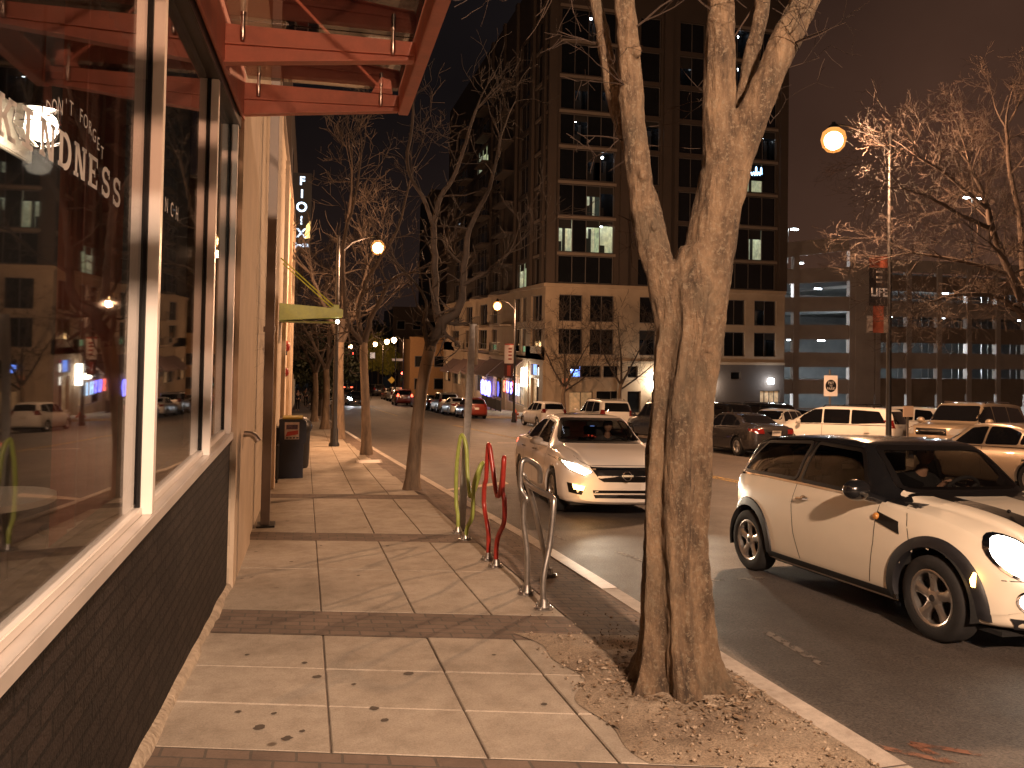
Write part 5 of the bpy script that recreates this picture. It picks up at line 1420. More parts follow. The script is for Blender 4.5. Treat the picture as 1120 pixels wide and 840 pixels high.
def car(name, label, cat, tab, wb, r, rim_r, tyre_w, track, paintm, spec, group=None, nose=.25, tail=.12, hero=False):
    t = thing(name, label, cat, (0, 0, 0), 0, group)
    step = .03 if hero else .06
    xs, rows = loft(tab, step, nose, tail, 4 if hero else 2, spec.get('pw', 2.4))
    V, F, info, caps, m = loft_mesh(xs, rows)
    K = 4 if hero else 2
    shell = Shell(V, F+caps)
    ar = r+spec.get('gap', .055)
    V2 = [tuple(v) for v in V]
    for cx in (-wb/2, wb/2): arch_cut(V2, cx, r, ar, step)
    cut = []                                           # window openings
    gl = spec.get('greenhouse', (-9, 9))
    lowF, upF = [], []
    side_w = spec['side_windows']; fw = spec['windshield']; rw = spec.get('rear_window')
    for f, (i, row) in zip(F, info):
        c = [sum(V2[k][q] for k in f)/4 for q in range(3)]
        if abs(c[1]) > .45 and any(math.hypot(c[0]-cx, c[2]-r) < ar for cx in (-wb/2, wb/2)): continue
        if hero:
            cut_it = False
            if row >= BELT*K:
                for w_ in spec['cut_side']:
                    if inpoly((c[0], c[2]), w_) and abs(c[1]) > .45: cut_it = True
                for poly, sgn in ((spec['cut_front'], 1), (spec.get('cut_rear'), -1)):
                    if poly and c[0]*1.0 > (spec['front_x'] if sgn > 0 else -99) and (sgn > 0 or c[0] < spec['rear_x']) and inpoly((c[1], c[2]), poly): cut_it = True
            if cut_it: continue
        if spec.get('roof_mat') and row >= BELT*K and gl[0] < xs[i] < gl[1]: upF.append(f)
        else: lowF.append(f)
    mb = MB(); mb.add(V2, lowF+caps); body = mb.build('body', M[paintm], t, smooth=True, angle=50, recalc=True)
    if upF:
        mb = MB(); mb.add(V2, upF); mb.build('roof', M[spec['roof_mat']], t, smooth=True, angle=50)
    # drop loose vertices
    for o in [body]+[c for c in t.children if c.name.startswith('roof')]:
        bm = bmesh.new(); bm.from_mesh(o.data)
        loose = [v for v in bm.verts if not v.link_faces]; bmesh.ops.delete(bm, geom=loose, context='VERTS'); bm.to_mesh(o.data); bm.free()
    # wheel wells and arch lips
    for cx in (-wb/2, wb/2):
        for s in (-1, 1):
            mb = MB(); n = 40; ww = tab[len(tab)//2][4]
            A = []
            for k in range(n+1):
                a = -.25+(PI+.5)*k/n
                A.append((cx+(ar-.004)*math.cos(a), r+(ar-.004)*math.sin(a)))
            vs = [(p[0], s*(ww-.016), p[1]) for p in A]+[(p[0], s*(ww-.40), p[1]) for p in A]
            mb.add(vs, [(k, k+1, n+2+k, n+1+k) for k in range(n)]+[tuple(range(n+1, 2*n+2))])
            mb.build('wheel_well', M['well'], t)
            fl = spec.get('flare')
            mb = MB(); arc = []
            a0, a1 = (-.15, PI+.15) if fl else (-.12, PI+.12)
            wi, wo, off = fl if fl else (.012, .018, .006)
            N = 36; rowsA = []
            for k in range(N+1):
                a = a0+(a1-a0)*k/N; ca, sa = math.cos(a), math.sin(a)
                for rad, o_ in ((ar+wo, .001), (ar+wo-.006, off*.8), (ar+(wo-wi)*.5, off), (ar-wi+.004, off), (ar-wi, off*.5), (ar-wi, -.05)):
                    p = (cx+rad*ca, r+rad*sa)
                    pc = (cx+max(rad, ar+.012)*ca, r+max(rad, ar+.012)*sa)
                    h_, nr = shell.hit('side', s, pc[0], max(pc[1], tab[len(tab)//2][1]+.03))
                    rowsA.append((p[0], h_.y+s*o_, p[1]))
            fsA = [(i*6+k, i*6+k+1, (i+1)*6+k+1, (i+1)*6+k) for i in range(N) for k in range(5)]
            mb.add(rowsA, fsA); mb.build('wheel_arch', M[spec['flare_mat']] if fl else M[paintm], t, smooth=True, angle=50)
            st = spec.get('steer', 0) if cx > 0 else 0
            make_wheel(t, cx, s*(track/2), r, rim_r, tyre_w, s, spec.get('wheel_style', 'five'), 1 if hero else 0, st, spec.get('rim_mat', 'rim'))
    # underside
    MB().box(tab[1][0]+.2, tab[-2][0]-.2, -tab[3][4]*.86, tab[3][4]*.86, tab[len(tab)//2][1]-.02, tab[len(tab)//2][1]+.012).build('underbody', M['well'], t)
    gm = M['car_glass'] if hero else M['car_glass_bg']
    off = .004
    for poly in side_w:
        for s in (-1, 1):
            g = MB(); shell.panel(g, 'side', rounded(poly, .05), off, side=s)
            w_ = g.build('side_window', M[spec['side_glass']] if spec.get('side_glass') else gm, t, smooth=True, angle=80)
            if hero:
                g = MB(); shell.ring(g, 'side', rounded(poly, .05), .020, .010, .006, s); g.build('window_seal', M['gasket'], w_, smooth=True, angle=60)
    g = MB(); shell.panel(g, 'front', rounded(fw, .07), off); w_ = g.build('windshield', gm, t, smooth=True, angle=80)
    if hero:
        g = MB(); shell.ring(g, 'front', rounded(fw, .07), .030, .008, .007); g.build('window_seal', M['gasket'], w_, smooth=True, angle=60)
    if rw:
        g = MB(); shell.panel(g, 'rear', rounded(rw, .06), off); g.build('rear_window', M['car_glass_bg'], t, smooth=True, angle=80)
    for (nm, view, poly, mm, o_) in spec.get('panels', []):
        for s in ((-1, 1) if view == 'side' or (isinstance(nm, tuple)) else (1,)):
            nme = nm[0] if isinstance(nm, tuple) else nm
            pp_ = [(p[0]*s, p[1]) for p in poly] if (isinstance(nm, tuple) and view in ('front', 'rear')) else ([(p[0], p[1]*s) for p in poly] if isinstance(nm, tuple) and view == 'top' else poly)
            g = MB(); shell.panel(g, view, pp_, o_, grid=.05, side=s if view == 'side' else 1, dens=.03)
            g.build(nme, M[mm], t, smooth=True, angle=60)
    for (nm, view, pts, w, mm, o_) in spec.get('strips', []):
        for s in ((-1, 1) if view == 'side' or isinstance(nm, tuple) else (1,)):
            nme = nm[0] if isinstance(nm, tuple) else nm
            q = [(p[0]*s, p[1]) for p in pts] if (isinstance(nm, tuple) and view in ('front', 'rear')) else ([(p[0], p[1]*s) for p in pts] if isinstance(nm, tuple) and view == 'top' else pts)
            g = MB(); shell.strip(g, view, q, w, o_, s); g.build(nme, M[mm], t)
    mr = spec.get('mirror')
    if mr:
        mx, my, mz, sx, sy, sz, mm = mr
        for s in (-1, 1):
            mb = MB(); mb.sphere((mx, s*my, mz), 1, 16, 10, sc=(sx, sy, sz)); h_, _ = shell.hit('side', s, mx+.05, mz-.07)
            mb.tube([(mx+.0, s*my, mz-.3*sz), (mx+.03, h_.y+s*.05, mz-.75*sz), (mx+.05, h_.y-s*.01, mz-1.0*sz)], [.045, .035, .04], 8)
            o = mb.build('mirror', M[mm], t, smooth=True, angle=80)
    return t, shell
def ell(cx, cy, rx, ry, n=20, rot=0):
    return [(cx+rx*math.cos(2*PI*k/n)*math.cos(rot)-ry*math.sin(2*PI*k/n)*math.sin(rot), cy+rx*math.cos(2*PI*k/n)*math.sin(rot)+ry*math.sin(2*PI*k/n)*math.cos(rot)) for k in range(n)]

# ---------------------------------------------------------------- the small cream hatchback
MINI = [(-1.757,.40,.74,.80,.58,.56,.45), (-1.73,.30,.84,.92,.68,.655,.54), (-1.66,.23,.92,1.03,.745,.71,.58), (-1.52,.20,.955,1.26,.79,.735,.575), (-1.42,.19,.962,1.325,.812,.75,.572), (-1.15,.18,.965,1.365,.832,.765,.58), (-.6,.17,.955,1.40,.84,.772,.592), (-.1,.17,.942,1.407,.8415,.772,.595), (.22,.17,.932,1.385,.8415,.768,.588), (.36,.17,.928,1.325,.8415,.765,.582), (.56,.17,.920,1.17,.8415,.76,.60), (.76,.17,.910,1.005,.8415,.755,.62), (.90,.17,.895,.972,.84,.745,.60), (1.2,.17,.865,.945,.836,.72,.55), (1.5,.18,.81,.90,.825,.69,.5), (1.70,.19,.74,.84,.80,.65,.46), (1.82,.20,.66,.765,.765,.61,.42), (1.90,.22,.58,.68,.70,.56,.38), (1.943,.28,.50,.56,.60,.48,.34)]
mini_side = [[(.50, .945), (.27, 1.30), (-.34, 1.335), (-.40, .975)], [(-.47, .98), (-.42, 1.335), (-1.22, 1.30), (-1.43, 1.02), (-1.40, .985)]]
mini_fw = [(-.60, 1.00), (.60, 1.00), (.525, 1.335), (-.525, 1.335)]
spec = dict(side_windows=mini_side, windshield=mini_fw, rear_window=[(-.50, 1.02), (.50, 1.02), (.46, 1.27), (-.46, 1.27)],
    cut_side=[offset_poly(p, -.012) for p in mini_side], cut_front=offset_poly(mini_fw, -.014), front_x=.1, rear_x=-1.4,
    roof_mat='p_black', greenhouse=(-1.60, .70), flare=(.012, .072, .016), flare_mat='black_plastic', gap=.062, wheel_style='five',
    mirror=(.60, .93, 1.00, .085, .125, .085, 'p_black'), side_glass='car_glass_dark',
    panels=[('sill_trim', 'side', [(-.86, .175), (.86, .175), (.86, .255), (.84, .275), (-.84, .275), (-.86, .255)], 'black_plastic', .014),
            ('cowl', 'top', [(.775, -.60), (.775, .60), (.81, .60), (.855, .45), (.885, .2), (.89, 0), (.885, -.2), (.855, -.45), (.81, -.60)], 'gasket', .004),
            ('pillar_foot', 'side', [(.42, .936), (.70, .922), (.90, .903), (.86, .935), (.72, 1.02), (.58, 1.14), (.46, 1.06)], 'p_black', .004),
            ('scuttle_vent', 'side', [(.66, .765), (.93, .70), (.90, .79), (.66, .84)], 'gasket', .006),
            (('hood_stripe',), 'top', [(.80, .26), (1.72, .20), (1.72, .37), (.80, .43)], 'gasket', .003),
            (('headlight_ring',), 'front', ell(.56, .665, .128, .142), 'chrome', .008),
            (('headlight',), 'front', ell(.56, .665, .106, .120), 'head_on', .016),
            (('fog_light_ring',), 'front', ell(.56, .395, .075, .075), 'chrome', .006),
            (('fog_light',), 'front', ell(.56, .395, .058, .058), 'head_on', .012),
            ('grille', 'front', [(-.40, .60), (.40, .60), (.36, .46), (-.36, .46)], 'gasket', .006),
            ('lower_grille', 'front', [(-.42, .40), (.42, .40), (.38, .25), (-.38, .25)], 'gasket', .006),
            ('lower_lip', 'front', [(-.66, .285), (.66, .285), (.62, .215), (-.62, .215)], 'black_plastic', .010),
            (('tail_light',), 'rear', [(.50, .62), (.62, .64), (.62, .92), (.50, .92)], 'tail_red', .01),
            ('number_plate', 'rear', [(-.26, .62), (.26, .62), (.26, .76), (-.26, .76)], 'plate', .01)],
    strips=[('door_seam', 'side', [(.66, .925), (.655, .60), (.60, .285)], .007, 'gasket', .0015), ('door_seam', 'side', [(-.44, .955), (-.47, .75), (-.42, .50), (-.33, .285)], .007, 'gasket', .0015),
            ('hood_seam', 'side', [(.93, .895), (1.00, .74), (1.03, .66)], .006, 'gasket', .0015),
            ('belt_trim', 'side', [(-1.60, .955), (-1.1, .968), (-.3, .95), (.62, .922)], .018, 'chrome', .005),
            ('drip_rail', 'side', [(-1.45, 1.318), (-.5, 1.352), (.26, 1.318)], .012, 'p_black', .012),
            (('bumper_seam',), 'front', [(.30, .545), (.50, .53), (.68, .52)], .006, 'gasket', .0015)])
mini, sh = car('hatchback_car', 'cream small hatchback with black roof and hood stripes, headlight on, close at right', 'car', MINI, 2.467, .30, .200, .185, 1.475, 'p_cream', spec, nose=.30, tail=.16, hero=True)
for s in (-1, 1):
    mb = MB(); h_, nr = sh.hit('side', s, .665, .802); mb.lathe([(.0, s*.028), (.022, s*.024), (.030, s*.008), (.030, 0)], 14, (h_.x, h_.y, h_.z), 'y')
    mb.build('side_indicator', M['amber'], mini, smooth=True)
    mb = MB(); h_, nr = sh.hit('side', s, -.30, .83)
    mb.tube([(-.36, h_.y+s*.004, .822), (-.35, h_.y+s*.035, .824), (-.25, h_.y+s*.038, .829), (-.235, h_.y+s*.004, .830)], [.012, .014, .014, .012], 8)
    mb.sphere((-.30, h_.y, .826), 1, 12, 8, sc=(.05, .006, .028)); mb.build('door_handle', M['chrome'], mini, smooth=True)
    mb = MB(); h_, nr = sh.hit('side', s, 1.60, .47); y_ = h_.y+s*.018
    mb.prism([(1.565, .50), (1.60, .555), (1.615, .55), (1.60, .455), (1.575, .455)], y_, y_+s*.012, 'y'); mb.build('side_marker', M['amber_on'], mini)
    MB().sphere((1.43, s*.30, .935), .014, 8, 6).build('washer_nozzle', M['gasket'], mini)
def cabin(t, x_f, x_r, w, zf, zs, dash_x, belt, steer_y=.36):
    MB().box(x_r, x_f, -w, w, zf-.02, zf).build('cabin_floor', M['cabin'], t)
    mb = MB(); mb.prism([(dash_x+.30, zf), (dash_x-.12, zf+.25), (dash_x-.16, belt-.06), (dash_x-.05, belt+.015), (dash_x+.38, belt+.01)], -w, w, 'y'); mb.build('dashboard', M['cabin'], t, smooth=True, angle=30, bevel=.02)
    for s in (-1, 1):
        for x0 in (dash_x-.95, dash_x-1.75):
            if x0 < x_r: continue
            yy = s*.36
            mb = MB(); mb.prism([(x0-.02, zs-.12), (x0+.48, zs-.10), (x0+.50, zs+.02), (x0+.02, zs)], yy-.24, yy+.24, 'y')
            mb.prism([(x0-.06, zs-.08), (x0+.06, zs), (x0-.12, belt+.10), (x0-.24, belt+.08)], yy-.23, yy+.23, 'y')
            mb.box(x0-.26, x0-.16, yy-.12, yy+.12, belt+.14, belt+.31); mb.tube([(x0-.20, yy, belt+.05), (x0-.21, yy, belt+.18)], .02, 6)
            mb.build('seat', M['seat_cloth'], t, smooth=True, angle=30, bevel=.035)
    if steer_y is not None:
        M4 = Matrix.Translation((dash_x-.30, steer_y, belt+.0)) @ Matrix.Rotation(math.radians(-62), 4, 'Y')
        mb = MB(); pts = [M4 @ Vector((.185*math.cos(2*PI*k/28), .185*math.sin(2*PI*k/28), 0)) for k in range(28)]
        mb.tube(pts, .016, 8, closed=True)
        for a in (0, 2.3, -2.3): mb.tube([M4 @ Vector((0, 0, -.03)), M4 @ Vector((-.18*math.cos(a), .18*math.sin(a), 0))], .016, 6)
        mb.sphere(M4 @ Vector((0, 0, -.02)), .055, 12, 8); mb.build('steering_wheel', M['cabin'], t, smooth=True)
cabin(mini, .85, -1.35, .70, .30, .56, .62, .92, .33)
place_car(mini, 5.22, 6.06, 0.0)

# ---------------------------------------------------------------- the pearl white sedan
ALT = [(-2.45,.46,.80,.86,.62,.59,.46), (-2.41,.34,.92,.98,.76,.72,.55), (-2.28,.26,.985,1.06,.85,.78,.6), (-1.85,.22,1.0,1.11,.898,.82,.62), (-1.55,.21,1.0,1.17,.905,.83,.62), (-1.15,.20,.992,1.33,.912,.84,.60), (-.7,.20,.98,1.435,.915,.842,.585), (-.15,.20,.968,1.47,.915,.842,.585), (.25,.20,.957,1.455,.915,.84,.58), (.48,.20,.95,1.40,.915,.838,.59), (.85,.20,.938,1.20,.915,.832,.62), (1.18,.20,.925,1.035,.912,.825,.66), (1.35,.20,.915,1.01,.91,.815,.64), (1.75,.20,.865,.965,.905,.79,.6), (2.02,.20,.81,.90,.89,.76,.58), (2.18,.20,.74,.83,.86,.72,.55), (2.29,.21,.64,.74,.79,.67,.5), (2.36,.25,.54,.62,.68,.58,.44)]
alt_side = [[(.76, .965), (.36, 1.34), (-.10, 1.385), (-.12, .99)], [(-.18, .995), (-.16, 1.388), (-.62, 1.375), (-.98, 1.27), (-1.03, 1.02)], [(-1.07, 1.03), (-1.03, 1.255), (-1.38, 1.08), (-1.36, 1.04)]]
alt_fw = [(-.70, 1.035), (.70, 1.035), (.55, 1.40), (-.55, 1.40)]
spec = dict(side_windows=alt_side, windshield=alt_fw, rear_window=[(-.60, 1.12), (.60, 1.12), (.50, 1.38), (-.50, 1.38)],
    cut_side=[offset_poly(p, -.012) for p in alt_side], cut_front=offset_poly(alt_fw, -.014), front_x=.2, rear_x=-9, gap=.05, wheel_style='ten', side_glass='car_glass_dark',
    mirror=(.66, 1.00, 1.035, .075, .115, .068, 'p_pearl'), pw=2.1,
    panels=[(('headlight_housing',), 'front', [(.46, .655), (.60, .605), (.80, .70), (.875, .83), (.80, .825), (.66, .75)], 'head_off', .005),
            (('headlight',), 'front', [(.49, .66), (.58, .615), (.76, .69), (.82, .79), (.66, .755)], 'head_on', .012),
            ('grille', 'front', [(-.50, .735), (.50, .735), (.40, .575), (.30, .52), (-.30, .52), (-.40, .575)], 'gasket', .006),
            ('lower_intake', 'front', [(-.46, .40), (.46, .40), (.42, .285), (-.42, .285)], 'gasket', .005),
            (('fog_recess',), 'front', [(.56, .45), (.80, .50), (.78, .36), (.62, .33)], 'gasket', .005),
            (('fog_lamp',), 'front', [(.57, .455), (.735, .485), (.72, .41), (.60, .39)], 'amber_on', .011),
            ('number_plate_holder', 'front', [(-.26, .50), (.26, .50), (.26, .42), (-.26, .42)], 'p_pearl', .01),
            ('sunroof', 'top', [(.12, -.40), (.12, .40), (-.62, .42), (-.62, -.42)], 'car_glass_bg', .004),
            (('tail_light',), 'rear', [(.46, .80), (.70, .80), (.76, .93), (.55, .95)], 'tail_on', .01),
            ('tail_light_side', 'side', [(-2.34, .82), (-2.05, .90), (-2.02, .955), (-2.34, .94)], 'tail_on', .006)],
    strips=[('door_seam', 'side', [(.84, .93), (.86, .60), (.80, .27)], .008, 'gasket', .0015), ('door_seam', 'side', [(-.15, .975), (-.15, .27)], .008, 'gasket', .0015), ('door_seam', 'side', [(-1.10, 1.0), (-.98, .72), (-.86, .55)], .008, 'gasket', .0015),
            ('belt_trim', 'side', [(-1.42, 1.035), (-.5, .992), (.80, .948)], .016, 'chrome', .005),
            ('grille_bar', 'front', [(-.47, .70), (0, .712), (.47, .70)], .022, 'chrome', .016),
            ('intake_bar', 'front', [(-.45, .345), (.45, .345)], .022, 'p_pearl', .012),
            (('hood_seam',), 'front', [(.48, .735), (.60, .80), (.66, .87)], .006, 'gasket', .0015),
            ('hood_crease', 'front', [(-.5, .755), (0, .765), (.5, .755)], .006, 'gasket', .001)])
alt, sh = car('sedan_car', 'pearl white sedan with its headlights on, pulled near the kerb behind the bike racks', 'car', ALT, 2.776, .33, .215, .21, 1.60, 'p_pearl', spec, nose=.40, tail=.22, hero=True)
lg = MB(); h_, nr = sh.hit('front', 1, 0, .625)
lg.tube([(h_.x+.028, .062*math.cos(2*PI*k/24), .625+.062*math.sin(2*PI*k/24)) for k in range(24)], .009, 8, closed=True)
lg.box(h_.x+.02, h_.x+.036, -.085, .085, .611, .639); lg.build('badge', M['chrome'], alt, smooth=True, angle=40)
for s in (-1, 1):
    for x_ in (-.05, -.98):
        h_, nr = sh.hit('side', s, x_, .86)
        MB().tube([(x_-.11, h_.y, .865), (x_-.09, h_.y+s*.03, .866), (x_+.06, h_.y+s*.03, .862), (x_+.08, h_.y, .861)], .012, 8).build('door_handle', M['chrome'], alt, smooth=True)
MB().box(.42, .47, -.10, .10, 1.28, 1.35).build('rear_view_mirror', M['cabin'], alt, bevel=.01)
MB().box(.38, .40, -.02, .05, 1.27, 1.31).build('phone_screen', M['room_blue'], alt)
cabin(alt, 1.1, -1.3, .76, .34, .60, .95, .93, .38)
place_car(alt, 4.70, 13.05, -.085)

def to_world(o, p): return o.matrix_world @ Vector(p)
# ---------------------------------------------------------------- parked and distant cars
def st(tab, sx=1, sw=1, sz=1): return [(a*sx, b*sz, c*sz, d*sz, e*sw, f*sw, g_*sw) for a, b, c, d, e, f, g_ in tab]
SEDAN = st(ALT, .96, .98, .98)
HATCH = [(-2.05,.42,.84,.92,.66,.64,.52), (-2.0,.32,.95,1.05,.78,.74,.58), (-1.9,.25,.99,1.25,.84,.78,.60), (-1.72,.22,1.0,1.42,.86,.79,.60), (-1.2,.20,.99,1.505,.875,.80,.60), (-.5,.2,.97,1.53,.88,.80,.60), (.05,.2,.95,1.50,.88,.80,.59), (.4,.2,.94,1.41,.88,.80,.6), (.85,.2,.925,1.19,.88,.79,.62), (1.2,.2,.90,1.02,.875,.77,.62), (1.55,.2,.83,.93,.86,.74,.56), (1.85,.21,.74,.83,.80,.68,.5), (2.0,.23,.64,.73,.70,.6,.44), (2.06,.28,.54,.62,.6,.5,.4)]
SUV = [(-2.36,.50,1.0,1.08,.70,.68,.56), (-2.32,.38,1.08,1.25,.84,.80,.66), (-2.22,.33,1.10,1.52,.90,.84,.68), (-2.02,.31,1.11,1.70,.925,.855,.69), (-1.2,.30,1.10,1.76,.94,.865,.69), (-.3,.30,1.09,1.77,.94,.865,.69), (.25,.30,1.08,1.72,.94,.865,.68), (.5,.3,1.075,1.60,.94,.86,.68), (.9,.3,1.065,1.28,.94,.85,.70), (1.1,.3,1.05,1.15,.935,.845,.72), (1.6,.31,1.0,1.10,.92,.82,.68), (2.05,.32,.93,1.03,.89,.78,.62), (2.25,.36,.80,.90,.80,.70,.55), (2.33,.42,.66,.76,.70,.62,.5)]
BIG = [(-2.62,.52,1.08,1.16,.80,.78,.66), (-2.58,.42,1.18,1.35,.92,.88,.74), (-2.48,.38,1.21,1.70,.97,.91,.76), (-2.3,.36,1.22,1.90,.99,.925,.77), (-1.3,.35,1.21,1.95,1.0,.93,.77), (-.2,.35,1.20,1.955,1.0,.93,.77), (.30,.35,1.19,1.91,1.0,.93,.76), (.52,.35,1.18,1.78,1.0,.925,.76), (.95,.35,1.17,1.36,1.0,.92,.78), (1.12,.35,1.16,1.26,1.0,.915,.80), (1.7,.36,1.13,1.23,.99,.90,.78), (2.2,.38,1.08,1.18,.97,.88,.76), (2.42,.42,.98,1.10,.93,.84,.72), (2.50,.48,.82,.94,.86,.78,.66)]
VAN = [(-2.42,.44,.98,1.06,.72,.70,.58), (-2.38,.34,1.04,1.22,.86,.82,.68), (-2.28,.28,1.06,1.50,.91,.85,.69), (-2.1,.25,1.06,1.65,.935,.86,.70), (-1.2,.24,1.05,1.71,.95,.87,.70), (-.1,.24,1.03,1.72,.95,.87,.70), (.4,.24,1.02,1.66,.95,.87,.69), (.8,.24,1.01,1.48,.95,.86,.69), (1.4,.24,.99,1.16,.945,.84,.70), (1.65,.24,.96,1.06,.94,.82,.68), (2.0,.25,.88,.97,.91,.78,.62), (2.25,.27,.76,.85,.84,.72,.55), (2.38,.32,.62,.70,.72,.62,.48)]
def SW(xf, xt, xr, zb, zt, cuts, slant=.25):
    """window polygons along one side: front corner xf, roof start xt, rear end xr, pillars at cuts"""
    outs = []; edges = [xf]+list(cuts)+[xr]
    for i in range(len(edges)-1):
        a, b = edges[i]-.03, edges[i+1]+.03
        if i == 0: outs.append([(a, zb), (xt, zt-.03), (b, zt), (b, zb+.02)])
        elif i == len(edges)-2: outs.append([(a, zb+.02), (a, zt), (b+slant, zt-.05), (b, zb+.09)])
        else: outs.append([(a, zb+.02), (a, zt), (b, zt), (b, zb+.03)])
    return outs
LOOK = {
 'sedan': dict(tab=SEDAN, wb=2.66, r=.32, rim=.205, tw=.2, track=1.56, side=[[(p[0]*.96, p[1]*.98) for p in w] for w in alt_side], fw=[(p[0]*.98, p[1]*.98) for p in alt_fw], rw=[(-.60, 1.11), (.60, 1.11), (.50, 1.35), (-.50, 1.35)], nose=.36, tail=.22, tl=(.42, .72, .78, .93), hl=[(.48, .62), (.62, .60), (.82, .70), (.80, .79), (.60, .73)], plate_z=.80, mirror=(.64, .99, 1.0, .07, .10, .065), tls=[(-2.26, .80), (-1.98, .87), (-1.96, .93), (-2.26, .92)]),
 'hatch': dict(tab=HATCH, wb=2.55, r=.31, rim=.20, tw=.2, track=1.50, side=SW(.80, .42, -1.75, .97, 1.42, (-.12, -.95)), fw=[(-.66, 1.06), (.66, 1.06), (.54, 1.43), (-.54, 1.43)], rw=[(-.60, 1.08), (.60, 1.08), (.52, 1.42), (-.52, 1.42)], nose=.34, tail=.16, tl=(.56, .76, .86, 1.10), hl=[(.44, .66), (.60, .64), (.78, .74), (.74, .84), (.56, .78)], plate_z=.74, mirror=(.66, .95, 1.02, .07, .10, .065), tls=[(-1.98, .86), (-1.82, .88), (-1.86, 1.08), (-1.97, 1.06)]),
 'suv': dict(tab=SUV, wb=2.70, r=.36, rim=.225, tw=.22, track=1.62, side=SW(.92, .48, -2.05, 1.10, 1.64, (-.05, -1.05)), fw=[(-.72, 1.19), (.72, 1.19), (.60, 1.64), (-.60, 1.64)], rw=[(-.66, 1.18), (.66, 1.18), (.60, 1.60), (-.60, 1.60)], nose=.30, tail=.16, tl=(.62, .80, .98, 1.26), hl=[(.46, .80), (.78, .80), (.82, .93), (.50, .90)], plate_z=.86, mirror=(.80, 1.04, 1.17, .08, .11, .085), tls=[(-2.26, .98), (-2.12, .98), (-2.14, 1.25), (-2.24, 1.25)]),
 'big': dict(tab=BIG, wb=3.0, r=.40, rim=.245, tw=.25, track=1.70, side=SW(1.0, .52, -2.3, 1.23, 1.82, (-.02, -1.1)), fw=[(-.78, 1.31), (.78, 1.31), (.68, 1.83), (-.68, 1.83)], rw=[(-.74, 1.32), (.74, 1.32), (.70, 1.78), (-.70, 1.78)], nose=.22, tail=.12, tl=(.76, .90, 1.0, 1.4), hl=[(.56, .86), (.86, .86), (.88, 1.06), (.58, 1.06)], plate_z=.95, mirror=(.88, 1.14, 1.30, .10, .14, .11), tls=[(-2.52, 1.0), (-2.42, 1.0), (-2.42, 1.4), (-2.50, 1.4)]),
 'van': dict(tab=VAN, wb=2.85, r=.34, rim=.215, tw=.21, track=1.64, side=SW(1.22, .72, -2.1, 1.06, 1.60, (.15, -.85)), fw=[(-.72, 1.14), (.72, 1.14), (.60, 1.56), (-.60, 1.56)], rw=[(-.70, 1.12), (.70, 1.12), (.64, 1.56), (-.64, 1.56)], nose=.36, tail=.16, tl=(.70, .84, .98, 1.26), hl=[(.46, .68), (.70, .68), (.86, .84), (.80, .88), (.56, .80)], plate_z=.85, mirror=(.98, 1.05, 1.13, .08, .12, .085), tls=[(-2.3, .98), (-2.16, .98), (-2.18, 1.26), (-2.28, 1.26)]),
}
PROTO = {}
def bgcar(style, paintm, X, Y, h, lab, cat='car', group=None, lit=None, name='parked_car', dz=ROAD, head=None):
    key = (style, paintm, lit, head)
    if key not in PROTO:
        k = LOOK[style]; tl = k['tl']
        tm = 'tail_on' if lit else 'tail_red'
        hl = k['hl']
        if head == 'head_far':
            cx_, cz_ = sum(p[0] for p in hl)/len(hl), sum(p[1] for p in hl)/len(hl); hl = [(cx_+(p[0]-cx_)*1.25, cz_+(p[1]-cz_)*1.7) for p in hl]  # far lenses enlarged to stand in for headlamp glare
        panels = [(('tail_light',), 'rear', [(tl[0], tl[2]), (tl[1], tl[2]), (tl[1], tl[3]), (tl[0]+.02, tl[3])], tm, .008), ('tail_light_side', 'side', k['tls'], tm, .006),
                  ('number_plate', 'rear', [(-.16, k['plate_z']-.08), (.16, k['plate_z']-.08), (.16, k['plate_z']+.08), (-.16, k['plate_z']+.08)], 'plate', .012),
                  (('headlight',), 'front', hl, head or 'head_off', .008),
                  ('grille', 'front', [(-.40, k['hl'][0][1]-.02), (.40, k['hl'][0][1]-.02), (.38, k['hl'][0][1]+.12), (-.38, k['hl'][0][1]+.12)], 'gasket', .006)]
        if style == 'big':
            panels += [('upper_grille', 'front', [(-.50, .84), (.50, .84), (.50, 1.06), (-.50, 1.06)], 'gasket', .009)]
            panels += [('grille_bar', 'front', [(-.46, .92), (.46, .92), (.46, .98), (-.46, .98)], 'chrome', .014)]
        sp_ = dict(side_windows=k['side'], windshield=k['fw'], rear_window=k['rw'], gap=.06, wheel_style='ten', panels=panels, mirror=k['mirror']+(paintm,),
                   strips=[('door_seam', 'side', [(k['side'][0][2][0]-.02, k['side'][0][0][1]), (k['side'][0][2][0]-.02, k['tab'][5][1]+.12)], .012, 'gasket', .002), ('belt_trim', 'side', [(k['side'][-1][-1][0], k['side'][0][0][1]-.0), (k['side'][0][0][0], k['side'][0][0][1]-.02)], .02, 'chrome' if style != 'hatch' else 'gasket', .006)])
        t, s_ = car(name, lab, cat, k['tab'], k['wb'], k['r'], k['rim'], k['tw'], k['track'], paintm, sp_, group, k['nose'], k['tail'])
        if style in ('suv', 'big', 'van'):
            for s in (-1, 1):
                h_, n_ = s_.hit('top', 1, -.4, s*k['tab'][5][6]*.92)
                MB().tube([(.2, h_.y, h_.z-.03), (.1, h_.y, h_.z+.05), (-1.5, h_.y, h_.z+.05), (-1.65, h_.y, h_.z-.02)], .018, 6).build('roof_rail', M['chrome'] if style != 'van' else M['gasket'], t)
        PROTO[key] = t
        t0 = t
    else:
        t0 = copy_tree(PROTO[key]); t0['label'] = lab
        if group: t0['group'] = group
        elif 'group' in t0: del t0['group']
    place_car(t0, X, Y, h, dz)
    return t0
UP = PI                                                   # heading +Y (away from the camera)
FAR = 'cars parked along the far kerb'
def fx(y, d=1.05): return far_kerb(y)-d
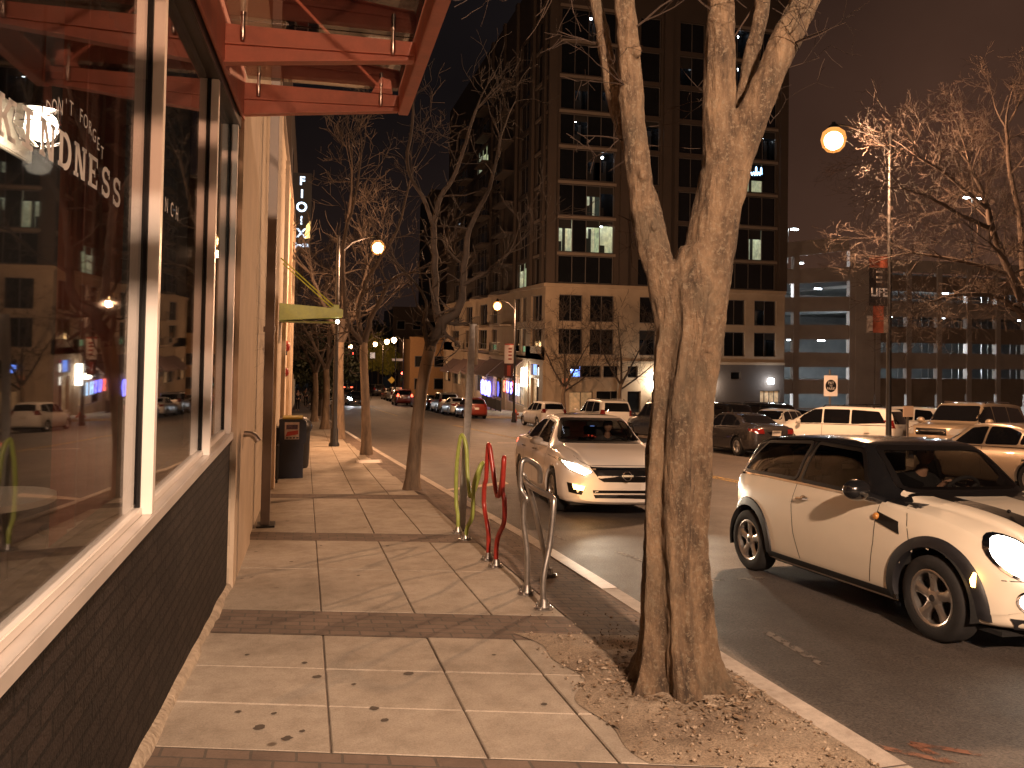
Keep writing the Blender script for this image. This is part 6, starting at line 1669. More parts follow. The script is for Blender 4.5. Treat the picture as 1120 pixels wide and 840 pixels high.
# right beside the camera, across the street
dark = bgcar('sedan', 'p_dark', 14.85, 25.3, UP+.0, 'charcoal sedan parked across the street, its rear towards the camera', group=FAR)
silver_sedan = bgcar('sedan', 'p_champ', 14.95, 14.2, UP, 'champagne sedan behind the black roof of the small hatchback at the right edge', group=FAR)
bgcar('suv', 'p_dark', 14.9, 31.6, UP, 'dark parked suv seen between the white sedan and the big tree', group=FAR)
bgcar('suv', 'p_white', 14.7, 38.6, UP, 'white suv parked at the far kerb behind the white sedan roof', group=FAR)
bgcar('hatch', 'p_white', 13.9, 46.2, UP+.06, 'white hatchback parked at the far corner, left of the white suv', group=FAR)
# the row down the far side
row = [('hatch', 'p_red', 58.6, 'red hatchback parked first in the row at the far kerb'), ('sedan', 'p_white', 64.0, 'white sedan parked right in front of the red hatchback'), ('suv', 'p_silver', 68.9, 'silver suv parked third in the row ahead of the red hatchback'), ('sedan', 'p_dark', 74.6, 'dark sedan parked fourth in the distant row'), ('sedan', 'p_silver', 80.3, 'silver sedan parked fifth in the distant row'),
       ('hatch', 'p_dark', 94.0, 'dark hatchback near the far end of the distant row'), ('suv', 'p_white', 100.0, 'white suv near the far end of the distant row'), ('sedan', 'p_champ', 106.0, 'champagne sedan at the far end of the distant row')]
for s_, p_, y_, l_ in row: bgcar(s_, p_, fx(y_), y_, UP+.028, l_, group=FAR)
bgcar('suv', 'p_red', fx(87, 2.1), 87, UP+.028, 'dark red suv with its brake lights on beside the distant row', lit='on', name='moving_car')
bgcar('sedan', 'p_dark', 6.5, 133, UP, 'distant dark car with red tail lights beyond the crossing', lit='on', name='moving_car')
bgcar('suv', 'p_dark', 9.9, 119, UP+.2, 'dark suv waiting at the distant crossing', name='moving_car')
# left side and oncoming
bgcar('sedan', 'p_white', 2.55, 81.5, .03, 'white sedan parked at the left kerb far down the street', name='parked_car')
bgcar('hatch', 'p_white', 2.1, 89, .03, 'white hatchback parked behind the distant white sedan on the left', name='parked_car')
onc = bgcar('sedan', 'p_dark', 4.95, 84.5, .03, 'oncoming dark car with glaring headlights far down the street', head='head_far', name='moving_car')
for i, (x_, y_) in enumerate(((3.4, 165), (5.0, 178), (3.6, 192))):
    bgcar('sedan', 'p_dark', x_, y_, .02, ('first', 'second', 'third')[i]+' tiny car with headlights beyond the far crossing', head='head_far', name='moving_car')
# the lot on the right
LOT = 'cars standing in the lot on the right'
def hd(fx_, fy_): return math.atan2(fx_, -fy_)
bgcar('van', 'p_white', 19.3, 26.0, hd(-.55, .835), 'white minivan in the lot seen from its rear corner above the black roof', group=LOT, dz=ROAD+.02)
bgcar('hatch', 'p_white', 20.3, 31.6, hd(-.80, -.60), 'white hatchback in the lot nosing out left of the white minivan', group=LOT, dz=ROAD+.02)
bgcar('big', 'p_champ', 22.2, 22.8, hd(-.936, -.352), 'large champagne suv facing left with chrome grille in the lot', group=LOT, dz=ROAD+.02)
bgcar('suv', 'p_white', 27.8, 32.8, hd(-.5, .86), 'white suv roof standing behind the white minivan in the lot', group=LOT, dz=ROAD+.02)
bgcar('van', 'p_black', 20.9, 38.6, hd(-.3, .95), 'black van in the lot behind the charcoal sedan', group=LOT, dz=ROAD+.02)
bgcar('suv', 'p_black', 24.2, 39.6, hd(-.3, .95), 'black suv in the lot under the white wall lamps', group=LOT, dz=ROAD+.02)
bgcar('sedan', 'p_black', 27.6, 40.4, hd(-.3, .95), 'black sedan farther right in the dark row of the lot', group=LOT, dz=ROAD+.02)
bgcar('big', 'p_dark', 40, 41, hd(-.9, -.4), 'large dark suv at the back of the lot below the garage', group=LOT, dz=ROAD+.02)
bgcar('suv', 'p_dark', 34, 44, hd(-.2, .97), 'dark suv at the back of the lot left of the large dark suv', group=LOT, dz=ROAD+.02)
bgcar('sedan', 'p_dark', 46, 36, hd(-.9, -.4), 'dark sedan at the right rear of the lot', group=LOT, dz=ROAD+.02)
# ================================================================== PEOPLE
def skin_mesh(name, joints, edges, m, parent, root=0, sub=2):
    me = bpy.data.meshes.new(name); me.from_pydata([j[0] for j in joints], edges, []); me.materials.append(m)
    o = bpy.data.objects.new(name, me); link(o, parent)
    sk = o.modifiers.new('skin', 'SKIN'); sb = o.modifiers.new('sub', 'SUBSURF'); sb.levels = sub; sb.render_levels = sub
    for i, j in enumerate(joints):
        r = j[1]; r = (r, r) if not isinstance(r, tuple) else r
        o.data.skin_vertices[0].data[i].radius = r
    o.data.skin_vertices[0].data[root].use_root = True
    realize(o, name); o.data.shade_smooth()
    return o
def head_mesh(mb, c, s, face, tilt=0.0, cap=False):
    """head of height s centred at c looking along yaw 'face' (radians, 0 = +x)"""
    M4 = Matrix.Translation(c) @ Matrix.Rotation(face, 4, 'Z') @ Matrix.Rotation(tilt, 4, 'Y')
    vs = []; fs = []; n, m = 20, 14
    for i in range(m+1):
        th = PI*i/m
        for k in range(n):
            a = 2*PI*k/n; x = math.sin(th)*math.cos(a); y = math.sin(th)*math.sin(a); z = -math.cos(th)
            px = x*.40*s; py = y*.335*s; pz = z*.5*s
            if z < -.1:                                            # jaw narrows
                f = 1-.32*(-z-.1); py *= f; px = px*f+.03*s*(-z)
            if x > .5:
                if abs(y) < .22 and -.25 < z < .15: px += .075*s*(1-abs(y)/.22)*(1-abs(z+.12)/.28 if abs(z+.12) < .28 else 0)
                if abs(abs(y)-.36) < .16 and abs(z-.08) < .14: px -= .025*s
                if abs(y) < .26 and abs(z+.48) < .07: px += .014*s
            vs.append(M4 @ Vector((px, py, pz)))
    for i in range(m):
        for k in range(n): fs.append((i*n+k, i*n+(k+1) % n, (i+1)*n+(k+1) % n, (i+1)*n+k))
    mb.add(vs, fs, 0)
    for sd in (-1, 1):
        q = M4 @ Vector((-.03*s, sd*.335*s, .0)); mb.sphere(q, .075*s, 8, 6, 0, (.7, .35, 1.2))
        e = M4 @ Vector((.345*s, sd*.125*s, .04*s)); mb.sphere(e, .032*s, 8, 6, 1)
        b = M4 @ Vector((.36*s, sd*.125*s, .12*s)); mb.sphere(b, .03*s, 8, 4, 2, (.6, 1.8, .5))
    q = M4 @ Vector((.375*s, 0, -.245*s)); mb.sphere(q, .03*s, 8, 4, 3, (.5, 2.4, .5))
    return M4
FACE = [M['skin'], mat('eye', (.03, .02, .02), .2), M['hair'], mat('lips', (.38, .14, .11), .5)]
def hair_cap(name, M4, s, m, parent, back=True, brim=False, long=0.0):
    mb = MB(); n, k_ = 18, 8
    for i in range(k_): pass
    vs = []; fs = []
    for i in range(k_+1):
        th = (PI*.56)*i/k_
        for k in range(n):
            a = 2*PI*k/n; x = math.sin(th)*math.cos(a); y = math.sin(th)*math.sin(a); z = math.cos(th)
            ext = 1.0
            if x > .3 and z < .45: z = max(z, .42); 
            zz = z
            if long and x < .2 and i == k_: zz = -long
            vs.append(M4 @ Vector((x*.44*s-.012*s, y*.375*s, zz*.54*s)))
    for i in range(k_):
        for k in range(n): fs.append((i*n+k, i*n+(k+1) % n, (i+1)*n+(k+1) % n, (i+1)*n+k))
    mb.add(vs, fs)
    if brim:
        pts = [M4 @ Vector((.36*s+.34*s*math.cos(a), .31*s*math.sin(a), .22*s-.05*s*math.cos(a))) for a in [-PI/2+PI*i/10 for i in range(11)]]
        top = [p+Vector((0, 0, .012)) for p in pts]
        mb.add(pts+top, [tuple(range(10, -1, -1)), tuple(range(11, 22))]+[(i, i+1, i+12, i+11) for i in range(10)])
    return mb.build(name, m, parent, smooth=True, angle=70)
def hand(joints, edges, wrist_i, d, up, s=1.0, curl=.6):
    """palm and five fingers appended to a skin skeleton, curling"""
    d = d.normalized(); side = d.cross(up).normalized(); up = side.cross(d).normalized()
    w = Vector(joints[wrist_i][0]); palm = w+d*.055*s
    joints.append((tuple(palm), (.030*s, .016*s))); pi = len(joints)-1; edges.append((wrist_i, pi))
    for k, (o, L) in enumerate(((-.027, .062), (-.009, .072), (.009, .068), (.026, .055))):
        b = palm+d*.035*s+side*o*s; c = b+(d*.75-up*curl*.6)*L*.5*s; e = c+(d*.25-up*curl)*L*.5*s
        i0 = len(joints); joints += [(tuple(b), .0095*s), (tuple(c), .0088*s), (tuple(e), .0072*s)]; edges += [(pi, i0), (i0, i0+1), (i0+1, i0+2)]
    b = w+d*.03*s-side*.034*s; c = b+(d*.5-side*.5-up*.3)*.035*s; e = c+(d*.8-up*.6)*.028*s
    i0 = len(joints); joints += [(tuple(b), .0115*s), (tuple(c), .0100*s), (tuple(e), .0082*s)]; edges += [(wrist_i, i0), (i0, i0+1), (i0+1, i0+2)]

def seated(label, car_, seat, jacket, hands, face, hatm=None, s=1.0, brim=False, long=0.0, lean=.1, arms=None):
    """driver or passenger; seat = hip point in car space"""
    t = thing('person', label, 'person', (0, 0, 0))
    hx, hy, hz = seat
    pel = (hx, hy, hz+.02); belly = (hx-.02, hy, hz+.20); chest = (hx-.05+lean*.5, hy, hz+.40); neck = (hx-.06+lean, hy, hz+.56); head = (hx-.03+lean, hy, hz+.63)
    J = [(pel, (.11, .09)), (belly, (.105, .08)), (chest, (.12, .08)), (neck, .052), (head, .055)]; E_ = [(0, 1), (1, 2), (2, 3), (3, 4)]
    CJ = [(pel, (.17, .14)), (belly, (.165, .13)), (chest, (.185, .135)), (neck, .072)]; CE = [(0, 1), (1, 2), (2, 3)]
    for sd in (-1, 1):
        sh_ = (chest[0]+.0, hy+sd*.185, hz+.46)
        el, wr = arms[sd] if arms else ((hx+.16, hy+sd*.27, hz+.24), (hx+.40, hy+sd*.15, hz+.33))
        i = len(J); J += [(sh_, .042), (el, .034), (wr, .026)]; E_ += [(2, i), (i, i+1), (i+1, i+2)]
        hand(J, E_, i+2, Vector(wr)-Vector(el), Vector((.3, 0, 1)))
        j = len(CJ); CJ += [(sh_, .078), (el, .058), (tuple(Vector(el).lerp(Vector(wr), .92)), .042)]; CE += [(2, j), (j, j+1), (j+1, j+2)]
        kn = (hx+.42, hy+sd*.14, hz+.06); ft = (hx+.66, hy+sd*.13, hz-.26)
        i = len(J); J += [((hx+.08, hy+sd*.09, hz), .085), (kn, .06), (ft, .04)]; E_ += [(0, i), (i, i+1), (i+1, i+2)]
    skin_mesh('body_limbs', J, E_, M['skin'], t, 0, 2).name = 'body'
    skin_mesh('jacket', CJ, CE, M[jacket], t, 0, 2)
    mb = MB(); hc = Vector((head[0]+.015, head[1], head[2]+.10)); M4 = head_mesh(mb, hc, .235*s, face); mb.build('head', FACE, t, smooth=True, angle=70)
    hair_cap('cap' if brim else 'hair', M4, .235*s, M[hatm or 'hair'], t, brim=brim, long=long)
    t.matrix_world = car_.matrix_world.copy()
    return t
seated('driver in dark cap and black jacket steering the cream hatchback', mini, (-.26, .36, .53), 'cloth_black', None, -.25, 'cloth_grey', brim=True, lean=.16,
       arms={1: ((-.02, .62, .74), (.24, .50, .98)), -1: ((-.02, .12, .72), (.25, .18, .98))})
seated('driver with dark hair in a grey top behind the windshield of the white sedan', alt, (.02, .38, .55), 'cloth_grey', None, 0.0, 'hair', long=.35, lean=.08)
def walker(label, X, Y, yaw, jacket, trousers, phase, h=1.74):
    t = thing('person', label, 'person', (X, Y, GZ(X, Y)), yaw)
    k = h/1.74; f = phase
    J = [((0, 0, .96), (.125, .10)), ((0, 0, 1.12), (.12, .095)), ((.01, 0, 1.34), (.155, .105)), ((.02, 0, 1.50), .055), ((.03, 0, 1.58), .055)]; E_ = [(0, 1), (1, 2), (2, 3), (3, 4)]
    CJ = [((0, 0, .92), (.15, .12)), ((0, 0, 1.12), (.145, .115)), ((.01, 0, 1.34), (.18, .125)), ((.02, 0, 1.48), .07)]; CE = [(0, 1), (1, 2), (2, 3)]
    TJ = [((0, 0, .95), (.14, .11))]; TE = []
    for sd in (-1, 1):
        q = sd*f
        i = len(J); J += [((.01, sd*.18, 1.40), .055), ((-.06*q*2-.01, sd*.23, 1.13), .042), ((.06-.12*q*2, sd*.22, .90), .028)]; E_ += [(2, i), (i, i+1), (i+1, i+2)]
        hand(J, E_, i+2, Vector((.1, 0, -1)), Vector((0, -sd, 0)), 1.0, .4)
        j = len(CJ); CJ += [((.01, sd*.19, 1.40), .075), ((-.06*q*2-.01, sd*.235, 1.13), .058), ((.05-.11*q*2, sd*.22, .93), .045)]; CE += [(2, j), (j, j+1), (j+1, j+2)]
        kn = (.12*q*2+.04, sd*.10, .50); an = (.22*q*2-.06, sd*.10, .09); to = (an[0]+.17, sd*.11, .035)
        i = len(J); J += [((0, sd*.09, .88), .085), (kn, .058), (an, .038), (to, .035)]; E_ += [(0, i), (i, i+1), (i+1, i+2), (i+2, i+3)]
        j = len(TJ); TJ += [((0, sd*.09, .88), .098), (kn, .070), (an, .055)]; TE += [(0, j), (j, j+1), (j+1, j+2)]
    skin_mesh('body', [((a[0]*k, a[1]*k, a[2]*k), r) for a, r in J], E_, M['skin'], t, 0, 1)
    skin_mesh('jacket', [((a[0]*k, a[1]*k, a[2]*k), r) for a, r in CJ], CE, M[jacket], t, 0, 1)
    skin_mesh('trousers', [((a[0]*k, a[1]*k, a[2]*k), r) for a, r in TJ], TE, M[trousers], t, 0, 1)
    mb = MB(); M4 = head_mesh(mb, Vector((.045, 0, 1.63))*k, .235*k, 0); mb.build('head', FACE, t, smooth=True, angle=70)
    hair_cap('hair', M4, .235*k, M['hair'], t)
    return t
walker('left one of two people in dark clothes walking on the distant left sidewalk', -.72, 75.5, PI/2, 'cloth_black', 'cloth_blue', .35, 1.72)
walker('right one of two people in dark clothes walking on the distant left sidewalk', .02, 75.9, PI/2, 'cloth_grey', 'cloth_black', -.3, 1.78)
walker('person in dark clothes standing nearer the wall on the distant left sidewalk', -.62, 66.2, -PI/2, 'cloth_black', 'cloth_black', .1, 1.2+.5)
# ================================================================== BUILDINGS ACROSS THE STREET
def facade(parent, O, U, u0, u1, z0, z1, wins, wall_m, name='wall', depth=.25, frame_m='mullion_grey', nrm=None):
    """O origin, U unit direction along the wall, outward normal nrm. wins: (ua, ub, za, zb, ncols, style)"""
    U = Vector(U); O = Vector(O); Nn = Vector(nrm)
    P = lambda u, z, d=0: tuple(O+U*u+Vector((0, 0, z))+Nn*d)
    us = sorted(set([u0, u1]+[w[0] for w in wins]+[w[1] for w in wins])); zs = sorted(set([z0, z1]+[w[2] for w in wins]+[w[3] for w in wins]))
    mb = MB()
    for i in range(len(us)-1):
        for j in range(len(zs)-1):
            cu, cz = (us[i]+us[i+1])/2, (zs[j]+zs[j+1])/2
            if any(w[0] < cu < w[1] and w[2] < cz < w[3] for w in wins): continue
            mb.quad(P(us[i], zs[j]), P(us[i+1], zs[j]), P(us[i+1], zs[j+1]), P(us[i], zs[j+1]))
    for w in wins:
        a, b, c, d = w[:4]
        for q in (((a, c), (b, c)), ((b, c), (b, d)), ((b, d), (a, d)), ((a, d), (a, c))):
            mb.quad(P(*q[0]), P(*q[1]), P(*q[1], -depth), P(*q[0], -depth))
    mb.build(name, M[wall_m], parent, recalc=False)
    for w in wins:
        a, b, c, d, nc, sty = w
        mb = MB(); f = .06
        def bar(ua, ub, za, zb):
            vs = [P(ua, za, -depth+.0), P(ub, za, -depth), P(ub, zb, -depth), P(ua, zb, -depth), P(ua, za, -depth+.07), P(ub, za, -depth+.07), P(ub, zb, -depth+.07), P(ua, zb, -depth+.07)]
            mb.add(vs, [(0,3,2,1),(4,5,6,7),(0,1,5,4),(1,2,6,5),(2,3,7,6),(3,0,4,7)])
        bar(a, b, c, c+f); bar(a, b, d-f, d)
        for k in range(nc+1):
            uu = a+(b-a-f)*k/nc; bar(uu, uu+f, c+f+.001, d-f-.001)
        fr = mb.build('window', M[frame_m], parent)
        for k in range(nc):
            ua = a+(b-a)*k/nc; ub = a+(b-a)*(k+1)/nc
            st_ = sty[k] if isinstance(sty, (list, tuple)) else sty
            mb = MB(); mb.quad(P(ua, c, -depth+.02), P(ub, c, -depth+.02), P(ub, d, -depth+.02), P(ua, d, -depth+.02))
            if st_ in ('lit', 'half', 'blue', 'lamp'):
                # a shallow room: dark pane left out, lit back wall, darker furniture and a ceiling lamp
                mb = MB(); e = -depth-1.3
                lo = c if st_ != 'half' else c
                mb.quad(P(ua, c, e), P(ub, c, e), P(ub, d, e), P(ua, d, e))
                for q in (((ua, c), (ub, c)), ((ub, c), (ub, d)), ((ub, d), (ua, d)), ((ua, d), (ua, c))): mb.quad(P(*q[0], -depth-.001), P(*q[1], -depth-.001), P(*q[1], e), P(*q[0], e))
                mb.build('pane', {'lit': M['room_lit'], 'half': M['room_lit'], 'blue': M['room_blue'], 'lamp': M['pane_dark']}[st_], fr, recalc=False)
                r5 = random.Random(int(ua*31+c*17)); w5 = ub-ua
                def flat(nm, ax, bx, az, bz, dd):
                    q = MB(); q.quad(P(ax, az, dd), P(bx, az, dd), P(bx, bz, dd), P(ax, bz, dd)); q.build(nm, M['cabin'], fr, recalc=False)
                m_ = (ua+ub)/2; a5 = ua+w5*r5.uniform(.05, .3)
                flat('furniture', a5, a5+w5*r5.uniform(.3, .5), c+.02, c+(d-c)*r5.uniform(.28, .5), e+.4)
                if r5.random() < .6:
                    a6 = ua+w5*r5.uniform(.5, .7); flat('room_door', a6, a6+w5*.22, c+.02, c+(d-c)*.8, e+.1)
                if r5.random() < .7: flat('blind', ua+.03, ub-.03, d-(d-c)*r5.uniform(.1, .4), d, -depth-.05)
                mb = MB(); mb.sphere(P(m_-.2, d-.35, e+.6), .11, 8, 6); mb.build('ceiling_lamp', M['cool_lamp'], fr)
            elif st_ == 'shop': mb.build('pane', M['shop_lit'], fr, recalc=False)
            elif st_ == 'green': mb.build('pane', M['green_panel'], fr, recalc=False)
            else: mb.build('pane', M['pane_dark'], fr, recalc=False)

CXX, CYY = 19.0, 63.0
ZG = GZ(19, 63)-.4
cb = thing('corner_building', 'tall cast stone corner building with lit windows across the street', 'building', (CXX, CYY, GZ(19, 63)))
cbinv = Vector((CXX, CYY, GZ(19, 63)))
zr = lambda z57: 1.6+(z57-1.6)*1.105                    # heights measured on the corner
gx = GZ(19, 63)
# right hand face (towards the camera): u = x - 19
LV = [('l2', .46, 2.40), ('l3', 2.96, 4.97), ('u1', 5.88, 7.96), ('u2', 8.24, 10.75), ('u3', 11.05, 13.4), ('u4', 13.75, 16.1), ('u5', 16.45, 18.8), ('u6', 19.15, 21.5), ('u7', 21.85, 24.2), ('u8', 24.55, 26.9)]
bays = [(1.20, 3.27, 2), (3.92, 6.07, 2), (8.4, 9.9, 1), (12.1, 14.3, 2), (16.40, 18.45, 2), (19.35, 21.55, 2)]
lit = {('u3', 1): ['dark', 'lamp'], ('u2', 0): ['lit', 'dark'], ('u2', 1): ['lit', 'half'], ('u3', 0): 'dark', ('u2', 5): ['dark', 'lit'], ('u1', 5): 'dark', ('u3', 4): ['blue', 'lit'], ('u3', 5): ['lit', 'lamp'], ('l2', 5): ['dark', 'lamp'], ('l3', 5): ['lamp', 'dark'], ('u1', 4): ['lamp', 'dark'], ('u5', 1): ['lamp', 'dark'], ('u6', 2): ['lamp'], ('u7', 3): ['lamp', 'dark'], ('l2', 2): ['lamp'], ('u4', 1): ['dark', 'lit']}
def wz(nm, a, b): return zr(a)-gx, zr(b)-gx
W1 = []
for nm, a, b in LV[:2]:
    za, zb_ = wz(nm, a, b)
    for bi, (ua, ub, nc) in enumerate(bays): W1.append((ua, ub, za, zb_, nc, lit.get((nm, bi), 'dark')))
zl = zr(-.03)-gx; zt1 = zr(5.74)-gx
# ground storey with transom band and shop openings
g1 = (zr(-1.27)-gx, zr(-.37)-gx)
W0 = [(2.3, 5.0, g1[0], g1[1], 3, ['blue', 'dark', 'dark']), (5.2, 8.3, g1[0], g1[1], 3, 'dark'), (9.9, 15.0, g1[0], g1[1], 4, 'dark'), (2.2, 4.3, .15, zr(-2.35)-gx, 2, 'shop'), (4.6, 8.6, .15, zr(-2.30)-gx, 3, 'dark'), (9.6, 14.8, .15, zr(-2.35)-gx, 3, 'dark')]
facade(cb, (0, 0, 0), (1, 0, 0), 0, 15.6, -1.2, zl, W0, 'limestone', nrm=(0, -1, 0))
facade(cb, (0, 0, 0), (1, 0, 0), 15.6, 22.4, -1.2, zl, [(17.1, 18.1, 3.0, 3.7, 1, 'dark'), (20.0, 22.0, .1, 2.05, 4, 'shop')], 'tower_wall', nrm=(0, -1, 0))
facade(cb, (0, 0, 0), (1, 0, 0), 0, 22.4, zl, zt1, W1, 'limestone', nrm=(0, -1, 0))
W2 = []
bays2 = [(1.15, 6.07, 4), (8.3, 10.2, 1), (12.0, 14.4, 2), (16.3, 21.6, 4)]
lit2 = {('u2', 0): ['lit', 'dark', 'lit', 'half'], ('u3', 0): ['dark', 'dark', 'lit', 'lamp'], ('u2', 3): ['dark', 'dark', 'lit', 'dark'], ('u4', 3): ['blue', 'lit', 'half', 'dark'], ('u5', 1): 'lamp', ('u4', 0): ['dark', 'dark', 'lamp', 'lamp'], ('u5', 0): ['dark', 'lamp', 'dark', 'dark'], ('u7', 3): ['dark', 'lamp', 'dark', 'lamp'], ('u5', 3): ['lamp', 'dark', 'dark', 'lamp'], ('u8', 3): ['dark', 'lamp', 'dark', 'dark'], ('u6', 0): ['dark', 'lamp', 'dark', 'lamp'], ('u7', 2): ['lamp', 'dark'], ('u1', 3): ['dark', 'dark', 'dark', 'dark'], ('u8', 0): ['dark', 'dark', 'lamp', 'dark']}
for nm, a, b in LV[2:]:
    za, zb_ = wz(nm, a, b)
    for bi, (ua, ub, nc) in enumerate(bays2): W2.append((ua, ub, za, zb_, nc, lit2.get((nm, bi), 'dark')))
TOP = zr(31)-gx
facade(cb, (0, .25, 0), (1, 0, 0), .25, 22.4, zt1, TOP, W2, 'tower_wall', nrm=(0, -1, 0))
# left hand face along the street: u = y - 63
lb = [(1.0, 4.4, 2), (5.9, 7.6, 1), (8.2, 10.4, 1), (17.2, 19.6, 2), (22.0, 26.0, 2), (30.0, 34.5, 2), (38.5, 43.5, 2)]
WL = []
for nm, a, b in LV[:2]:
    za, zb_ = wz(nm, a, b)
    for bi, (ua, ub, nc) in enumerate(lb): WL.append((ua, ub, za, zb_, nc, 'dark'))
WS = [(6.0+7.4*k, 12.4+7.4*k, .2, 3.0, 3, ['shop', 'dark', 'shop'] if k % 2 else ['shop', 'shop', 'dark']) for k in range(6)]+[(6.0+7.4*k, 12.4+7.4*k, 4.75, 5.65, 3, ['green', 'dark', 'green'] if k in (0, 1) else ['dark', 'blue' if k == 2 else 'dark', 'dark']) for k in range(5)]
WS += [(1.6, 4.0, .1, 2.9, 2, ['dark', 'shop']), (1.4, 4.2, g1[0], g1[1], 2, ['dark', 'blue'])]
facade(cb, (0, 0, 0), (0, 1, 0), 0, 50, -3.2, zl, WS, 'limestone', nrm=(-1, 0, 0))
facade(cb, (0, 0, 0), (0, 1, 0), 0, 50, zl, zt1, WL, 'limestone', nrm=(-1, 0, 0))
W3 = []
for nm, a, b in LV[2:]:
    za, zb_ = wz(nm, a, b)
    for bi, (ua, ub, nc) in enumerate([(.9, 4.6, 3), (7.0, 10.2, 2), (17.2, 20.6, 2), (24, 30, 3), (36, 44, 3)]): W3.append((ua, ub, za, zb_, nc, 'lit' if (nm, bi) in (('u1', 1), ('u6', 3)) else ('lamp' if (nm, bi) in (('u5', 2), ('u4', 4)) else 'dark')))
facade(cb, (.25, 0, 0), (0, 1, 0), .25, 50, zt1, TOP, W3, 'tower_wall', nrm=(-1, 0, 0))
mb = MB()
mb.box(-.22, 22.4, -.22, .0-.002, zt1-.25, zt1+.05); mb.box(-.22, -.002, .0, 50, zt1-.25, zt1+.05)
mb.box(-.12, 22.4, -.12, -.003, zl-.18, zl+.04); mb.box(-.12, -.003, 0, 50, zl-.18, zl+.04)
mb.build('cornice', M['limestone'], cb)
def pier(*q, m='limestone'): MB().box(*q).build('pier', M[m], cb)
for u in (0.0, 6.5, 10.4, 14.6, 21.8): pier(u, u+.75, -.10, .245, zt1+.052, TOP, m='tower_wall')
for u in (0.9, 4.7, 10.6, 15.8, 21.2): pier(-.02, .245, u+.35, u+1.1, zt1+.053, TOP-.01, m='tower_wall')
for u in (.05, 6.4, 9.95): pier(u+.02, u+.95, -.10, -.003, -1.1, zl-.185)
for u in (.05, 4.6, 12.6, 20, 27.4, 34.8, 42.2): pier(-.10, -.003, u+.02, u+1.2, -3, zl-.185)
MB().box(.3, 22.3, .3, 49.9, TOP-.3, TOP).build('roof', M['tower_wall'], cb)
mb = MB(); mb.quad((22.4, 0, -2), (22.4, 50, -2), (22.4, 50, TOP), (22.4, 0, TOP)); mb.build('side_wall', M['tower_wall'], cb)
fbm = mat('pale_floor_band', (.24, .19, .15), .8)
for nm, a, b in LV[2:]:                                  # floor bands between windows
    za, zb_ = wz(nm, a, b)
    for q in ((1.0, 6.2, .17, .247), (16.2, 21.7, .17, .247), (.17, .247, .9, 4.7)): MB().box(*q, zb_+.02, zb_+.26).build('floor_band', fbm, cb)
for nm, a, b in LV:                                      # balconies on the street face
    za, zb_ = wz(nm, a, b)
    for u in (11.3, 20.8, 31.0):
        bl = MB().box(-1.15, -.005, u, u+4.4, za-.35, za-.15).build('balcony', M['limestone'] if nm[0] == 'l' else M['tower_wall'], cb)
        mb = MB(); mb.box(-1.13, -1.09, u, u+4.4, za+.75, za+.80)
        for k in range(12): mb.box(-1.125, -1.10, u+.02+.39*k, u+.05+.39*k, za-.15, za+.75)
        mb.build('balcony_rail', M['dark_metal'], bl)
# wall lamps on the corner building
wl = [(-.02, -.30, 9.1, 1.6, 'white_lamp', .42), (15.9, -.16, 0, 2.15, 'white_lamp', .4), (20.9, -.16, 0, 2.35, 'cool_lamp', .33)]
def wall_lamp(x, y, z, w, h, m, lab, power, color, axis):
    t = thing('wall_lamp', lab, 'wall lamp', (x, y, z), 0, 'lit wall lamps on the corner building')
    if axis == 'y':
        MB().lathe([(.04, -h/2), (w/2, -h/2+.04), (w/2, h/2-.04), (.04, h/2)], 12, (0, -.26, 0)).build('lens', M[m], t, smooth=True, angle=50)
        MB().box(-.05, .05, -.2, .0, -.06, .06).build('bracket', M['dark_metal'], t)
        if power: point_light((x, y-.75, z-.1), power, color, .25, 'wall_lamp_light')
    else:
        MB().lathe([(.04, -h/2), (w/2, -h/2+.04), (w/2, h/2-.04), (.04, h/2)], 12, (-.26, 0, 0)).build('lens', M[m], t, smooth=True, angle=50)
        MB().box(-.2, 0, -.05, .05, -.06, .06).build('bracket', M['dark_metal'], t)
        if power: point_light((x-.75, y, z-.1), power, color, .25, 'wall_lamp_light')
    return t
wall_lamp(CXX-.105, CYY+5.0, gx+2.9, .5, 1.7, 'white_lamp', 'bright white wall lamp on the street side of the corner building by the door', 170, (1, .88, .7), 'x')
wall_lamp(CXX+9.6, CYY-.105, gx+2.9, .75, 1.5, 'white_lamp', 'brightest white wall lamp behind the small crooked tree on the corner building', 170, (1, .88, .7), 'y')
wall_lamp(CXX+15.2, CYY-.006, gx+2.55, .55, 1.3, 'white_lamp', 'white wall lamp just right of the big trunk on the corner building', 90, (1, .9, .8), 'y')
wall_lamp(CXX+20.9, CYY-.006, gx+2.9, .5, .55, 'cool_lamp', 'cool white wall lamp above the louvred door at the right end of the corner building', 110, (.9, .95, 1), 'y')
# illegible blue neon script high on the tower
nz_ = thing('neon_script', 'small slanting blue neon script sign high on the corner building', 'sign', (CXX+18.6, CYY+.16, zr(15.05)))
mb = MB(); pts = []
mb.tube([(-1.05, -.06, -.35), (-1.02, -.06, .30)], .04, 6)
x_ = -.5
for k, hgt in enumerate((.22, .25, .75, .24, .26, .70, .25, .62)):
    pts += [(x_, -.06, 0+.10*x_), (x_+.07, -.06, hgt+.10*x_), (x_+.15, -.06, hgt*.85+.1*x_), (x_+.17, -.06, .02+.1*x_)]
    x_ += .25
mb.tube(smooth_path(pts, 3), .035, 6); mb.build('neon_tube', M['neon_ice'], nz_)
MB().box(-1.2, 1.7, -.03, -.005, -.45, .95).build('backing', M['gasket'], nz_)
